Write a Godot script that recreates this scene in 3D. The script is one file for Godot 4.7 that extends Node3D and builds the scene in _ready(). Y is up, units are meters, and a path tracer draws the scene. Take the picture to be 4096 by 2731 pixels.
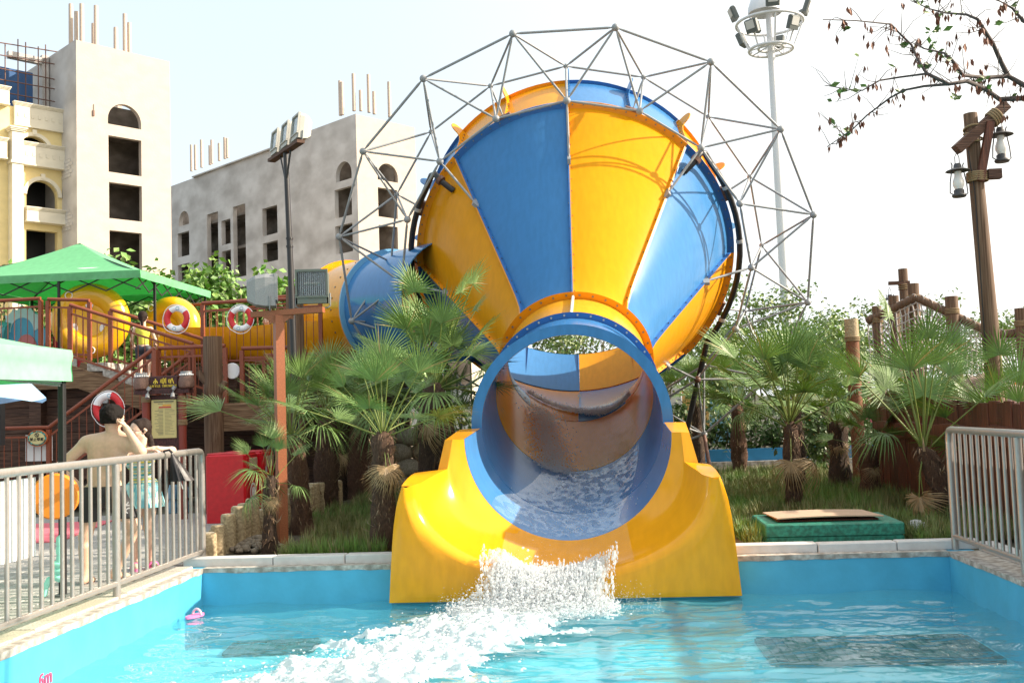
extends Node3D

# ---------------------------------------------------------------- mesh builder
class MB:
	var v := PackedVector3Array()
	var n := PackedVector3Array()
	var c := PackedColorArray()
	var uv := PackedVector2Array()
	var ix := PackedInt32Array()
	var col := Color.WHITE
	var use_col := false

	func vert(p: Vector3, nn: Vector3, t := Vector2.ZERO) -> int:
		v.append(p); n.append(nn); uv.append(t); c.append(col)
		return v.size() - 1

	func tri_i(a: int, b: int, d: int):
		ix.append(a); ix.append(d); ix.append(b)

	# corners counter-clockwise as seen from outside
	func tri(a: Vector3, b: Vector3, d: Vector3):
		var nn := (b - a).cross(d - a).normalized()
		var i := vert(a, nn, Vector2(0, 0)); vert(b, nn, Vector2(1, 0)); vert(d, nn, Vector2(1, 1))
		tri_i(i, i + 1, i + 2)

	func quad(a: Vector3, b: Vector3, d: Vector3, e: Vector3):
		var nn := (d - a).cross(e - b).normalized()
		var i := vert(a, nn, Vector2(0, 0)); vert(b, nn, Vector2(1, 0)); vert(d, nn, Vector2(1, 1)); vert(e, nn, Vector2(0, 1))
		tri_i(i, i + 1, i + 2); tri_i(i, i + 2, i + 3)

	func box(ctr: Vector3, size: Vector3, b := Basis.IDENTITY):
		var h := size * 0.5
		var p := []
		for k in 8:
			p.append(ctr + b * Vector3(h.x * (1 if k & 1 else -1), h.y * (1 if k & 2 else -1), h.z * (1 if k & 4 else -1)))
		quad(p[4], p[5], p[7], p[6]); quad(p[1], p[0], p[2], p[3])
		quad(p[5], p[1], p[3], p[7]); quad(p[0], p[4], p[6], p[2])
		quad(p[6], p[7], p[3], p[2]); quad(p[0], p[1], p[5], p[4])

	# box with chamfered top and side edges
	func cbox(ctr: Vector3, size: Vector3, ch: float, b := Basis.IDENTITY):
		var h := size * 0.5
		var prof := [[-h.y, 0.0], [h.y - ch, 0.0], [h.y, ch]]
		var rows := []
		for r in prof:
			var x: float = h.x - r[1]; var z: float = h.z - r[1]; var k := ch
			var ring := []
			for q in [Vector2(x - k, z), Vector2(x, z - k), Vector2(x, -z + k), Vector2(x - k, -z), Vector2(-x + k, -z), Vector2(-x, -z + k), Vector2(-x, z - k), Vector2(-x + k, z)]:
				ring.append(ctr + b * Vector3(q.x, r[0], q.y))
			rows.append(ring)
		for j in 2:
			for i in 8:
				var i2 := (i + 1) % 8
				quad(rows[j][i], rows[j][i2], rows[j + 1][i2], rows[j + 1][i])
		poly(rows[2]); 
		var low: Array = rows[0].duplicate(); low.reverse(); poly(low)

	func poly(ring: Array):
		for i in range(1, ring.size() - 1):
			tri(ring[0], ring[i], ring[i + 1])

	# beam of square section between two points
	func bar(a: Vector3, b: Vector3, w: float, h: float, up := Vector3.UP):
		var d := b - a
		var z := d.normalized()
		if absf(z.dot(up)) > 0.99: up = Vector3(0, 0, 1)
		var x := up.cross(z).normalized(); var y := z.cross(x)
		box((a + b) * 0.5, Vector3(w, h, d.length()), Basis(x, y, z))

	func tube(pts: Array, radii: Array, seg := 10, caps := true, squash := 1.0):
		var up := Vector3.UP
		var first := -1
		var prev_x := Vector3.ZERO
		for i in pts.size():
			var t: Vector3
			if i == 0: t = pts[1] - pts[0]
			elif i == pts.size() - 1: t = pts[i] - pts[i - 1]
			else: t = (pts[i + 1] - pts[i]).normalized() + (pts[i] - pts[i - 1]).normalized()
			t = t.normalized()
			var x: Vector3
			if prev_x == Vector3.ZERO:
				x = (Vector3(0, 0, 1) if absf(t.y) > 0.9 else up).cross(t).normalized()
			else:
				x = (prev_x - t * prev_x.dot(t)).normalized()
			prev_x = x
			var y := t.cross(x)
			var rad: float = radii[i] if i < radii.size() else radii[-1]
			for k in seg + 1:
				var a := TAU * k / seg
				var dir := x * cos(a) + y * sin(a) * squash
				var id := vert(pts[i] + dir * rad, dir.normalized(), Vector2(float(k) / seg, float(i)))
				if first < 0: first = id
		for i in pts.size() - 1:
			for k in seg:
				var a := first + i * (seg + 1) + k
				var b := a + seg + 1
				tri_i(a, a + 1, b + 1); tri_i(a, b + 1, b)
		if caps:
			for e in [0, pts.size() - 1]:
				var d: Vector3 = (pts[0] - pts[1]) if e == 0 else (pts[e] - pts[e - 1])
				d = d.normalized()
				var ci := vert(pts[e], d)
				var base := first + int(e) * (seg + 1)
				var ids := []
				for k in seg + 1: ids.append(vert(v[base + k], d))
				for k in seg:
					if e == 0: tri_i(ci, ids[k + 1], ids[k])
					else: tri_i(ci, ids[k], ids[k + 1])

	func rod(a: Vector3, b: Vector3, r: float, seg := 8, r2 := -1.0):
		tube([a, b], [r, r if r2 < 0 else r2], seg)

	# rows of points, smooth; wrap joins the ends of each row
	func sheet(rows: Array, wrap := false, flip := false):
		var nr := rows.size(); var nc: int = rows[0].size()
		var first := v.size()
		for i in nr:
			for j in nc:
				var a: Vector3 = rows[i][(j + 1) % nc if wrap else mini(j + 1, nc - 1)] - rows[i][(j - 1 + nc) % nc if wrap else maxi(j - 1, 0)]
				var b: Vector3 = rows[mini(i + 1, nr - 1)][j] - rows[maxi(i - 1, 0)][j]
				var nn := a.cross(b).normalized()
				if flip: nn = -nn
				vert(rows[i][j], nn, Vector2(float(j) / maxi(nc - 1, 1), float(i) / maxi(nr - 1, 1)))
		for i in nr - 1:
			for j in (nc if wrap else nc - 1):
				var j2 := (j + 1) % nc
				var a := first + i * nc + j; var b := first + i * nc + j2
				var d := first + (i + 1) * nc + j2; var e := first + (i + 1) * nc + j
				if flip: tri_i(a, d, b); tri_i(a, e, d)
				else: tri_i(a, b, d); tri_i(a, d, e)

	# profile of Vector2(radius, height) turned round y; at, basis place it
	func lathe(prof: Array, seg: int, at := Vector3.ZERO, b := Basis.IDENTITY, smooth := true):
		if smooth:
			var rows := []
			for p in prof:
				var row := []
				for k in seg:
					var a := TAU * k / seg
					row.append(at + b * Vector3(p.x * cos(a), p.y, -p.x * sin(a)))
				rows.append(row)
			sheet(rows, true)
		else:
			for i in prof.size() - 1:
				for k in seg:
					var a := TAU * k / seg; var a2 := TAU * (k + 1) / seg
					var p: Vector2 = prof[i]; var q: Vector2 = prof[i + 1]
					quad(at + b * Vector3(p.x * cos(a), p.y, -p.x * sin(a)), at + b * Vector3(p.x * cos(a2), p.y, -p.x * sin(a2)), at + b * Vector3(q.x * cos(a2), q.y, -q.x * sin(a2)), at + b * Vector3(q.x * cos(a), q.y, -q.x * sin(a)))

	func ball(ctr: Vector3, r: float, seg := 10, squash := Vector3.ONE):
		var rows := []
		var m := maxi(4, seg / 2)
		for i in m + 1:
			var t := PI * i / m
			var row := []
			for k in seg:
				var a := TAU * k / seg
				row.append(ctr + Vector3(sin(t) * cos(a), -cos(t), -sin(t) * sin(a)) * r * squash)
			rows.append(row)
		var f := v.size()
		sheet(rows, true)
		for i in range(f, v.size()): n[i] = ((v[i] - ctr) / (squash * squash)).normalized()

	func torus(ctr: Vector3, big: float, small: float, b := Basis.IDENTITY, seg := 32, sub := 12, a0 := 0.0, a1 := TAU):
		var rows := []
		var full := absf(a1 - a0 - TAU) < 0.001
		for i in seg + 1:
			var a := a0 + (a1 - a0) * i / seg
			var row := []
			for k in sub:
				var t := TAU * k / sub
				row.append(ctr + b * Vector3((big + small * cos(t)) * cos(a), (big + small * cos(t)) * sin(a), small * sin(t)))
			rows.append(row)
		sheet(rows, true, true)

	func done() -> ArrayMesh:
		var m := ArrayMesh.new()
		if ix.is_empty(): return m
		var a := []
		a.resize(Mesh.ARRAY_MAX)
		a[Mesh.ARRAY_VERTEX] = v; a[Mesh.ARRAY_NORMAL] = n; a[Mesh.ARRAY_TEX_UV] = uv
		if use_col: a[Mesh.ARRAY_COLOR] = c
		a[Mesh.ARRAY_INDEX] = ix
		m.add_surface_from_arrays(Mesh.PRIMITIVE_TRIANGLES, a)
		return m

# ---------------------------------------------------------------- names, things, parts
var counts := {}
var mats := {}
var tex := {}

func numbered(parent: Node, called: String) -> String:
	var key := str(parent.get_instance_id()) + called
	var k: int = counts.get(key, 0)
	counts[key] = k + 1
	return called if k == 0 else "%s_%03d" % [called, k]

func tag(o: Node, label: String, category := "", group := "", kind := ""):
	if label: o.set_meta("label", label)
	if category: o.set_meta("category", category)
	if group: o.set_meta("group", group)
	if kind: o.set_meta("kind", kind)

func thing(called: String, label: String, category: String, at := Vector3.ZERO, turn := 0.0, group := "") -> Node3D:
	var o := Node3D.new()
	o.name = numbered(self, called)
	add_child(o)
	o.position = at; o.rotation.y = turn
	tag(o, label, category, group)
	return o

func part(parent: Node, called: String, mesh, m: Material, at := Vector3.ZERO, b := Basis.IDENTITY) -> MeshInstance3D:
	var o := MeshInstance3D.new()
	o.name = numbered(parent, called)
	o.mesh = mesh.done() if mesh is MB else mesh
	o.material_override = m
	parent.add_child(o)
	o.transform = Transform3D(b, at)
	return o

func solo(called: String, mesh, m: Material, label: String, category: String, at := Vector3.ZERO, group := "", b := Basis.IDENTITY) -> MeshInstance3D:
	var o := part(self, called, mesh, m, at, b)
	tag(o, label, category, group)
	return o

func struct(called: String, mesh, m: Material, at := Vector3.ZERO) -> MeshInstance3D:
	var o := part(self, called, mesh, m, at)
	o.set_meta("kind", "structure")
	return o

func copy(o: Node3D, at: Vector3, turn: float, label: String, called: String) -> Node3D:
	var r := o.duplicate() as Node3D
	r.name = numbered(self, called)
	add_child(r)
	r.position = at; r.rotation.y = turn
	r.set_meta("label", label)
	return r

# ---------------------------------------------------------------- materials
func lin(r: float, g: float, b: float) -> Color:
	return Color(r, g, b).linear_to_srgb()

func noise_tex(key: String, freq: float, lo: Color, hi: Color, octaves := 4, size := 256, kind := FastNoiseLite.TYPE_SIMPLEX_SMOOTH, contrast := 1.0, stretch := Vector2.ONE) -> ImageTexture:
	if tex.has(key): return tex[key]
	var f := FastNoiseLite.new()
	f.seed = hash(key) % 10000; f.noise_type = kind; f.frequency = freq; f.fractal_octaves = octaves
	var g := f.get_seamless_image(int(size * stretch.x), int(size * stretch.y))
	if stretch != Vector2.ONE: g.resize(size, size, Image.INTERPOLATE_BILINEAR)
	var im := Image.create(size, size, false, Image.FORMAT_RGB8)
	for y in size:
		for x in size:
			var t := clampf((g.get_pixel(x, y).r - 0.5) * contrast + 0.5, 0.0, 1.0)
			im.set_pixel(x, y, lo.lerp(hi, t))
	tex[key] = ImageTexture.create_from_image(im)
	return tex[key]

# plain material; options: tex, bump, bump_cm, scale, metal, coat, backlight, vc, rough_tex
func mat(key: String, col := Color.WHITE, rough := 0.6, o := {}) -> StandardMaterial3D:
	if mats.has(key): return mats[key]
	var m := StandardMaterial3D.new()
	m.resource_name = key
	m.albedo_color = col; m.roughness = rough; m.metallic = o.get("metal", 0.0)
	m.metallic_specular = o.get("spec", 0.5)
	if o.has("tex"):
		m.albedo_texture = o.tex
	if o.has("bump"):
		m.heightmap_enabled = true; m.heightmap_texture = o.bump; m.heightmap_scale = o.get("bump_cm", 0.5)
	if o.has("rough_tex"):
		m.roughness_texture = o.rough_tex
	if o.has("scale"):
		m.uv1_triplanar = true; m.uv1_world_triplanar = o.get("world", true)
		var s = o.scale
		m.uv1_scale = s if s is Vector3 else Vector3(s, s, s)
	if o.has("coat"):
		m.clearcoat_enabled = true; m.clearcoat = o.coat; m.clearcoat_roughness = o.get("coat_rough", 0.08)
	if o.has("backlight"):
		m.backlight_enabled = true; m.backlight = o.backlight
	if o.get("vc", false): m.vertex_color_use_as_albedo = true
	if o.has("sss"):
		m.subsurf_scatter_enabled = true; m.subsurf_scatter_strength = o.sss
	m.cull_mode = BaseMaterial3D.CULL_DISABLED
	mats[key] = m
	return m

func rng(s: int) -> RandomNumberGenerator:
	var r := RandomNumberGenerator.new()
	r.seed = s
	return r

const TO_SUN := Vector3(0.875, 0.475, -0.075)

func _ready():
	camera_and_light()
	make_materials()
	pool()
	ground_and_deck()
	far_buildings()
	slide()
	frame_truss()
	platform()
	garden()
	props()
	people()
	water_play()

func camera_and_light():
	var cam := Camera3D.new()
	cam.name = "camera"
	add_child(cam)
	cam.position = Vector3(0, 1.5, 0)
	cam.rotation_order = EULER_ORDER_YXZ
	cam.rotation_degrees = Vector3(3.8203, 4.1552, -1.9481)
	cam.fov = 36.8405
	cam.near = 0.05; cam.far = 900.0
	cam.current = true
	var env := Environment.new()
	env.background_mode = Environment.BG_SKY
	var sky := Sky.new()
	var sm := ProceduralSkyMaterial.new()
	sm.sky_top_color = lin(0.37, 0.455, 0.53)
	sm.sky_horizon_color = lin(0.53, 0.565, 0.58)
	sm.sky_curve = 0.22
	sm.ground_bottom_color = lin(0.30, 0.30, 0.28)
	sm.ground_horizon_color = lin(0.55, 0.57, 0.58)
	sm.sky_energy_multiplier = 1.0
	sm.sun_angle_max = 95.0
	sm.sun_curve = 0.8
	sky.sky_material = sm
	env.sky = sky
	env.ambient_light_source = Environment.AMBIENT_SOURCE_SKY
	env.tonemap_mode = Environment.TONE_MAPPER_LINEAR
	env.tonemap_exposure = 2.05
	env.background_energy_multiplier = 1.0
	env.sdfgi_enabled = true; env.ssao_enabled = true; env.ssil_enabled = true
	var we := WorldEnvironment.new()
	we.name = "world_environment"
	we.environment = env
	add_child(we)
	var sun := DirectionalLight3D.new()
	sun.name = "sun"
	add_child(sun)
	sun.look_at_from_position(TO_SUN * 50.0, Vector3.ZERO, Vector3.UP)
	sun.light_color = Color(1.0, 0.94, 0.86)
	sun.light_energy = 1.5
	sun.light_angular_distance = 0.6
	sun.shadow_enabled = true

# ---------------------------------------------------------------- shared materials
func make_materials():
	var speck := noise_tex("speck", 0.09, Color(0.78, 0.78, 0.78), Color(1, 1, 1), 5, 256, FastNoiseLite.TYPE_SIMPLEX_SMOOTH, 1.6)
	var blotch := noise_tex("blotch", 0.02, Color(0.72, 0.70, 0.68), Color(1, 1, 1), 5, 512, FastNoiseLite.TYPE_SIMPLEX_SMOOTH, 1.7)
	var fine := noise_tex("fine", 0.2, Color(0, 0, 0), Color(1, 1, 1), 3, 256)
	var faint := noise_tex("faint", 0.015, Color(0.94, 0.94, 0.94), Color(1, 1, 1), 5, 512, FastNoiseLite.TYPE_SIMPLEX_SMOOTH, 1.5)
	var grain := noise_tex("grain", 0.03, Color(0.55, 0.5, 0.46), Color(1, 1, 1), 4, 256, FastNoiseLite.TYPE_SIMPLEX_SMOOTH, 1.8, Vector2(4, 0.5))
	var grain_h := noise_tex("grain_h", 0.03, Color(0.6, 0.54, 0.5), Color(1, 1, 1), 4, 256, FastNoiseLite.TYPE_SIMPLEX_SMOOTH, 1.7, Vector2(0.5, 4))
	var gel := noise_tex("gel", 0.02, Color(0.955, 0.95, 0.94), Color(1, 1, 1), 6, 512, FastNoiseLite.TYPE_SIMPLEX_SMOOTH, 1.9, Vector2(2, 0.6))
	mat("pool_paint", lin(0.075, 0.41, 0.62), 0.45, {"tex": faint, "scale": 0.35, "bump": fine, "bump_cm": 0.08})
	mat("pool_floor", lin(0.10, 0.56, 0.68), 0.5, {"tex": faint, "scale": 0.3})
	mat("concrete", lin(0.52, 0.50, 0.46), 0.85, {"tex": blotch, "scale": 0.9, "bump": fine, "bump_cm": 0.3})
	mat("coping", lin(0.60, 0.60, 0.59), 0.75, {"tex": faint, "scale": 0.8, "bump": fine, "bump_cm": 0.1})
	for k in 4:
		var s: float = [0.42, 0.47, 0.37, 0.50][k]
		mat("paver%d" % k, lin(s * 1.02, s, s * 0.95), 0.8, {"tex": speck, "scale": 2.0, "bump": fine, "bump_cm": 0.25})
	mat("tile", lin(0.62, 0.56, 0.44), 0.6, {"tex": speck, "scale": 2.2})
	mat("tile2", lin(0.66, 0.61, 0.52), 0.6, {"tex": speck, "scale": 2.0})
	mat("joint", lin(0.16, 0.15, 0.14), 0.9, {"tex": speck, "scale": 3.0})
	mat("earth", lin(0.10, 0.085, 0.055), 0.95, {"tex": blotch, "scale": 0.8, "bump": speck, "bump_cm": 2.0})
	mat("land", lin(0.16, 0.16, 0.12), 0.95, {"tex": blotch, "scale": 0.12})
	mat("steel", lin(0.40, 0.375, 0.35), 0.36, {"metal": 0.5, "tex": gel, "scale": 2.0, "rough_tex": noise_tex("steel_rough", 0.06, Color(0.75, 0.75, 0.75), Color(1, 1, 1), 4)})
	mat("frame_steel", lin(0.30, 0.32, 0.335), 0.45, {"tex": faint, "scale": 1.2})
	mat("rust_steel", lin(0.20, 0.10, 0.07), 0.6, {"tex": blotch, "scale": 3.0})
	mat("black_pipe", lin(0.018, 0.018, 0.02), 0.4)
	mat("rust_brown", lin(0.30, 0.075, 0.032), 0.5, {"tex": speck, "scale": 2.0})
	mat("orange_brown", lin(0.36, 0.115, 0.045), 0.45, {"tex": speck, "scale": 2.5})
	mat("wood_dark", lin(0.135, 0.068, 0.042), 0.75, {"tex": grain_h, "scale": Vector3(0.6, 1.6, 0.6), "bump": grain_h, "bump_cm": 0.6})
	mat("wood_dark2", lin(0.11, 0.056, 0.036), 0.75, {"tex": grain_h, "scale": Vector3(0.5, 1.7, 0.5), "bump": grain_h, "bump_cm": 0.6})
	mat("log_bark", lin(0.21, 0.135, 0.085), 0.8, {"tex": noise_tex("bark", 0.02, Color(0.62, 0.56, 0.5), Color(1, 1, 1), 4, 256, FastNoiseLite.TYPE_SIMPLEX_SMOOTH, 1.8, Vector2(5, 0.5)), "scale": Vector3(1.3, 0.3, 1.3), "bump": tex.bark, "bump_cm": 0.5})
	mat("log_beam", lin(0.26, 0.165, 0.09), 0.8, {"tex": grain_h, "scale": Vector3(0.5, 1.4, 0.5), "bump": grain_h, "bump_cm": 0.8})
	mat("cement_log", lin(0.55, 0.44, 0.27), 0.8, {"tex": blotch, "scale": 2.5, "bump": fine, "bump_cm": 0.5})
	mat("cement_top", lin(0.60, 0.53, 0.40), 0.85, {"tex": blotch, "scale": 3.0})
	mat("plank_red", lin(0.20, 0.055, 0.022), 0.6, {"tex": grain, "scale": Vector3(3.0, 0.5, 3.0), "bump": grain, "bump_cm": 0.8})
	mat("plank_red2", lin(0.16, 0.045, 0.02), 0.6, {"tex": grain, "scale": Vector3(2.4, 0.4, 2.4), "bump": grain, "bump_cm": 0.8})
	mat("rope", lin(0.42, 0.30, 0.16), 0.9, {"tex": noise_tex("rope_t", 0.12, Color(0.6, 0.6, 0.6), Color.WHITE, 2), "scale": 8.0})
	mat("net", lin(0.52, 0.48, 0.44), 0.9)
	mat("white", lin(0.80, 0.80, 0.80), 0.45)
	mat("white_cloth", lin(0.82, 0.82, 0.84), 0.7)
	mat("white_steel", lin(0.70, 0.71, 0.73), 0.4)
	mat("grey_metal", lin(0.33, 0.34, 0.35), 0.45, {"tex": speck, "scale": 3.0})
	mat("light_metal", lin(0.55, 0.55, 0.54), 0.4, {"tex": speck, "scale": 3.0})
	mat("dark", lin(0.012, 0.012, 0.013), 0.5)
	mat("slate", lin(0.10, 0.115, 0.11), 0.5)
	mat("red_plastic", lin(0.62, 0.010, 0.020), 0.28, {"tex": faint, "scale": 1.5})
	mat("red_cloth", lin(0.60, 0.022, 0.03), 0.5)
	mat("yellow_gel", lin(0.80, 0.350, 0.010), 0.15, {"tex": gel, "scale": 0.5, "spec": 0.40})
	mat("yellow_shell", lin(0.80, 0.350, 0.010), 0.22, {"tex": gel, "scale": 0.5, "spec": 0.18, "backlight": Color(0.6, 0.25, 0.02)})
	mat("blue_shell", lin(0.055, 0.205, 0.46), 0.22, {"tex": gel, "scale": 0.5, "spec": 0.20, "backlight": Color(0.04, 0.13, 0.4)})
	mat("yellow_light", lin(0.82, 0.40, 0.03), 0.22, {"tex": gel, "scale": 0.5, "spec": 0.18, "backlight": Color(0.6, 0.25, 0.02)})
	mat("orange_flange", lin(0.80, 0.30, 0.008), 0.35)
	mat("blue_gel", lin(0.055, 0.205, 0.46), 0.15, {"tex": gel, "scale": 0.5, "spec": 0.33})
	mat("blue_flange", lin(0.03, 0.13, 0.38), 0.35)
	mat("bolt", lin(0.25, 0.24, 0.22), 0.35, {"metal": 0.7})
	mat("raft", lin(0.80, 0.43, 0.008), 0.25, {"coat": 0.5})
	mat("green_cloth", lin(0.17, 0.52, 0.25), 0.75, {"tex": faint, "scale": 0.8, "backlight": Color(0.25, 0.7, 0.35)})
	mat("pale_green_cloth", lin(0.30, 0.68, 0.42), 0.75, {"tex": faint, "scale": 0.9, "backlight": Color(0.35, 0.8, 0.5)})
	mat("blue_cloth", lin(0.30, 0.52, 0.72), 0.75, {"backlight": Color(0.3, 0.45, 0.6)})
	mat("plaster", lin(0.52, 0.45, 0.385), 0.9, {"tex": faint, "scale": 0.12, "bump": fine, "bump_cm": 1.0})
	mat("raw_concrete", lin(0.60, 0.575, 0.55), 0.92, {"tex": noise_tex("stain", 0.012, Color(0.82, 0.81, 0.80), Color(1, 1, 1), 6, 512, FastNoiseLite.TYPE_SIMPLEX_SMOOTH, 2.0), "scale": 0.05, "bump": fine, "bump_cm": 1.0})
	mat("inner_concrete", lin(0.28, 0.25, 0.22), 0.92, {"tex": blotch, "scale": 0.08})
	mat("cream", lin(0.80, 0.66, 0.33), 0.85, {"tex": faint, "scale": 0.15})
	mat("cream_trim", lin(0.74, 0.69, 0.56), 0.85, {"tex": faint, "scale": 0.15})
	mat("pipe_stub", lin(0.58, 0.48, 0.40), 0.8, {"tex": faint, "scale": 0.5})
	mat("glass_lamp", Color(0.85, 0.86, 0.84), 0.1, {})
	mat("green_paint", lin(0.02, 0.24, 0.165), 0.55, {"tex": blotch, "scale": 1.5})
	mat("cardboard", lin(0.46, 0.33, 0.23), 0.85, {"tex": faint, "scale": 1.5})
	mat("teal", lin(0.34, 0.78, 0.68), 0.4)
	mat("orange", lin(0.85, 0.25, 0.02), 0.4)
	mat("pink_mat", lin(0.70, 0.16, 0.20), 0.8)
	mat("pink", lin(0.80, 0.18, 0.38), 0.6)

const XL := -3.97
const XR := 3.40
const ZB := -10.25
const NX0 := -1.88
const NX1 := 1.26
const WATER := -0.365

func pool():
	var deep := -0.70
	var zf := -2.2
	var f := MB.new()
	f.quad(Vector3(XL, deep, zf), Vector3(XR, deep, zf), Vector3(XR, deep, ZB), Vector3(XL, deep, ZB))
	struct("pool_floor", f, mats.pool_floor)
	# walls have thickness and a bare concrete ledge on top
	var w := MB.new()
	# the slide mouth sits in a notch of the back wall
	w.box(Vector3((XL - 0.25 + NX0) / 2, deep / 2, ZB - 0.08), Vector3(NX0 - XL + 0.25, -deep, 0.16))
	w.box(Vector3((XR + 0.25 + NX1) / 2, deep / 2, ZB - 0.08), Vector3(XR + 0.25 - NX1, -deep, 0.16))
	w.box(Vector3((NX0 + NX1) / 2, (deep - 0.2) / 2, ZB - 0.08), Vector3(NX1 - NX0, -0.2 - deep, 0.16))
	struct("pool_wall_back", w, mats.pool_paint)
	w = MB.new()
	w.box(Vector3(XL - 0.125, deep / 2, (ZB + zf) / 2), Vector3(0.25, -deep, zf - ZB - 0.002))
	struct("pool_wall_left", w, mats.pool_paint)
	w = MB.new()
	w.box(Vector3(XR + 0.125, deep / 2, (ZB + zf) / 2), Vector3(0.25, -deep, zf - ZB - 0.002))
	struct("pool_wall_right", w, mats.pool_paint)
	w = MB.new()
	w.box(Vector3((XL + XR) / 2, deep / 2, zf + 0.1), Vector3(XR - XL, -deep, 0.2))
	struct("pool_wall_front", w, mats.pool_paint)
	# rough ledges, a few millimetres proud, uneven inner edge where the paint stops
	var r := rng(5)
	var led := func(a: Vector3, b: Vector3, inward: Vector3, width: float, called: String):
		var m := MB.new()
		var n := int(a.distance_to(b) / 0.12)
		var edge := []; var top := []; var back := []
		for i in n + 1:
			var p: Vector3 = a.lerp(b, float(i) / n)
			var j := r.randf_range(-0.006, 0.006)
			edge.append(p + inward * 0.006 + Vector3(0, -0.045 + r.randf_range(-0.007, 0.007), 0))
			top.append(p + inward * (0.008 + j * 0.3) + Vector3(0, 0.004, 0))
			back.append(p - inward * width + Vector3(0, 0.004, 0))
		m.sheet([edge, top], false, false)
		m.sheet([top, back], false, false)
		struct(called, m, mats.concrete)
	led.call(Vector3(XL, 0, ZB), Vector3(NX0, 0, ZB), Vector3(0, 0, 1), 0.15, "ledge_back")
	led.call(Vector3(NX1, 0, ZB), Vector3(XR, 0, ZB), Vector3(0, 0, 1), 0.15, "ledge_back")
	led.call(Vector3(XR, 0, ZB), Vector3(XR, 0, zf), Vector3(-1, 0, 0), 0.30, "ledge_right")
	led.call(Vector3(XL, 0, zf), Vector3(XL, 0, ZB), Vector3(1, 0, 0), 0.10, "ledge_left")
	# coping slabs along the back and right, each a piece
	var kerb := struct("coping_kerb", base_strip([Vector3(XL - 0.28, 0.0, ZB - 0.20), Vector3(NX0, 0.0, ZB - 0.20)], 0.12, 0.05), mats.concrete)
	var x := XL - 0.26
	var rc := rng(11)
	while x < XR + 0.30:
		var l := rc.randf_range(0.72, 1.0)
		if x < NX0 and x + l > NX0: l = NX0 - x
		if x >= NX0 - 0.001 and x < NX1:
			x = NX1
			continue
		if x + l > XR + 0.34: l = XR + 0.34 - x
		if l < 0.02: break
		var s := MB.new()
		s.cbox(Vector3(0, 0.047, 0), Vector3(l - 0.008, 0.086, 0.17), 0.008)
		part(kerb, "coping_slab", s, mats.coping, Vector3(x + l / 2, rc.randf_range(-0.004, 0.004), ZB - 0.205 + rc.randf_range(-0.006, 0.006)), Basis(Vector3.UP, rc.randf_range(-0.008, 0.008)))
		x += l
	var z := ZB - 0.08
	while z < -3.0:
		var l2 := rc.randf_range(0.7, 0.95)
		var s2 := MB.new()
		s2.cbox(Vector3(0, 0.045, 0), Vector3(0.15, 0.082, l2 - 0.008), 0.008)
		part(kerb, "coping_slab", s2, mats.coping, Vector3(XR + 0.38, rc.randf_range(-0.004, 0.004), z + l2 / 2), Basis(Vector3.UP, rc.randf_range(-0.008, 0.008)))
		z += l2
	# dark drain grates lying on the floor
	var g1 := thing("drain_grate", "large dark drain grate under the rippled water at right of pool", "drain grate", Vector3(2.38, deep, -9.25), 0.0, "pool floor grates")
	grate(g1, 1.85, 0.95)
	var g2 := thing("drain_grate", "small dark drain grate under the water at left of pool", "drain grate", Vector3(-3.1, deep, -9.75), 0.1, "pool floor grates")
	grate(g2, 0.8, 0.5)

func grate(t: Node3D, w: float, d: float):
	var m := MB.new()
	for s in [-1, 1]:
		m.box(Vector3(0, 0.02, s * d / 2), Vector3(w, 0.03, 0.05))
		m.box(Vector3(s * w / 2, 0.02, 0), Vector3(0.05, 0.03, d - 0.06))
	part(t, "grate_frame", m, mats.dark)
	var pan := MB.new()
	pan.box(Vector3(0, 0.006, 0), Vector3(w - 0.06, 0.006, d - 0.06))
	part(t, "pan", pan, mats.dark)
	var bar := MB.new()
	bar.box(Vector3.ZERO, Vector3(0.03, 0.02, d - 0.06))
	var bm := bar.done()
	for i in int(w / 0.09):
		part(t, "grate_bar", bm, mats.dark, Vector3(-w / 2 + 0.06 + i * 0.09, 0.022, 0))

func base_strip(ends: Array, width: float, h: float) -> MB:
	var m := MB.new()
	m.bar(ends[0] + Vector3(0, -h / 2 - 0.003, 0), ends[1] + Vector3(0, -h / 2 - 0.003, 0), width, h)
	return m

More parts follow.
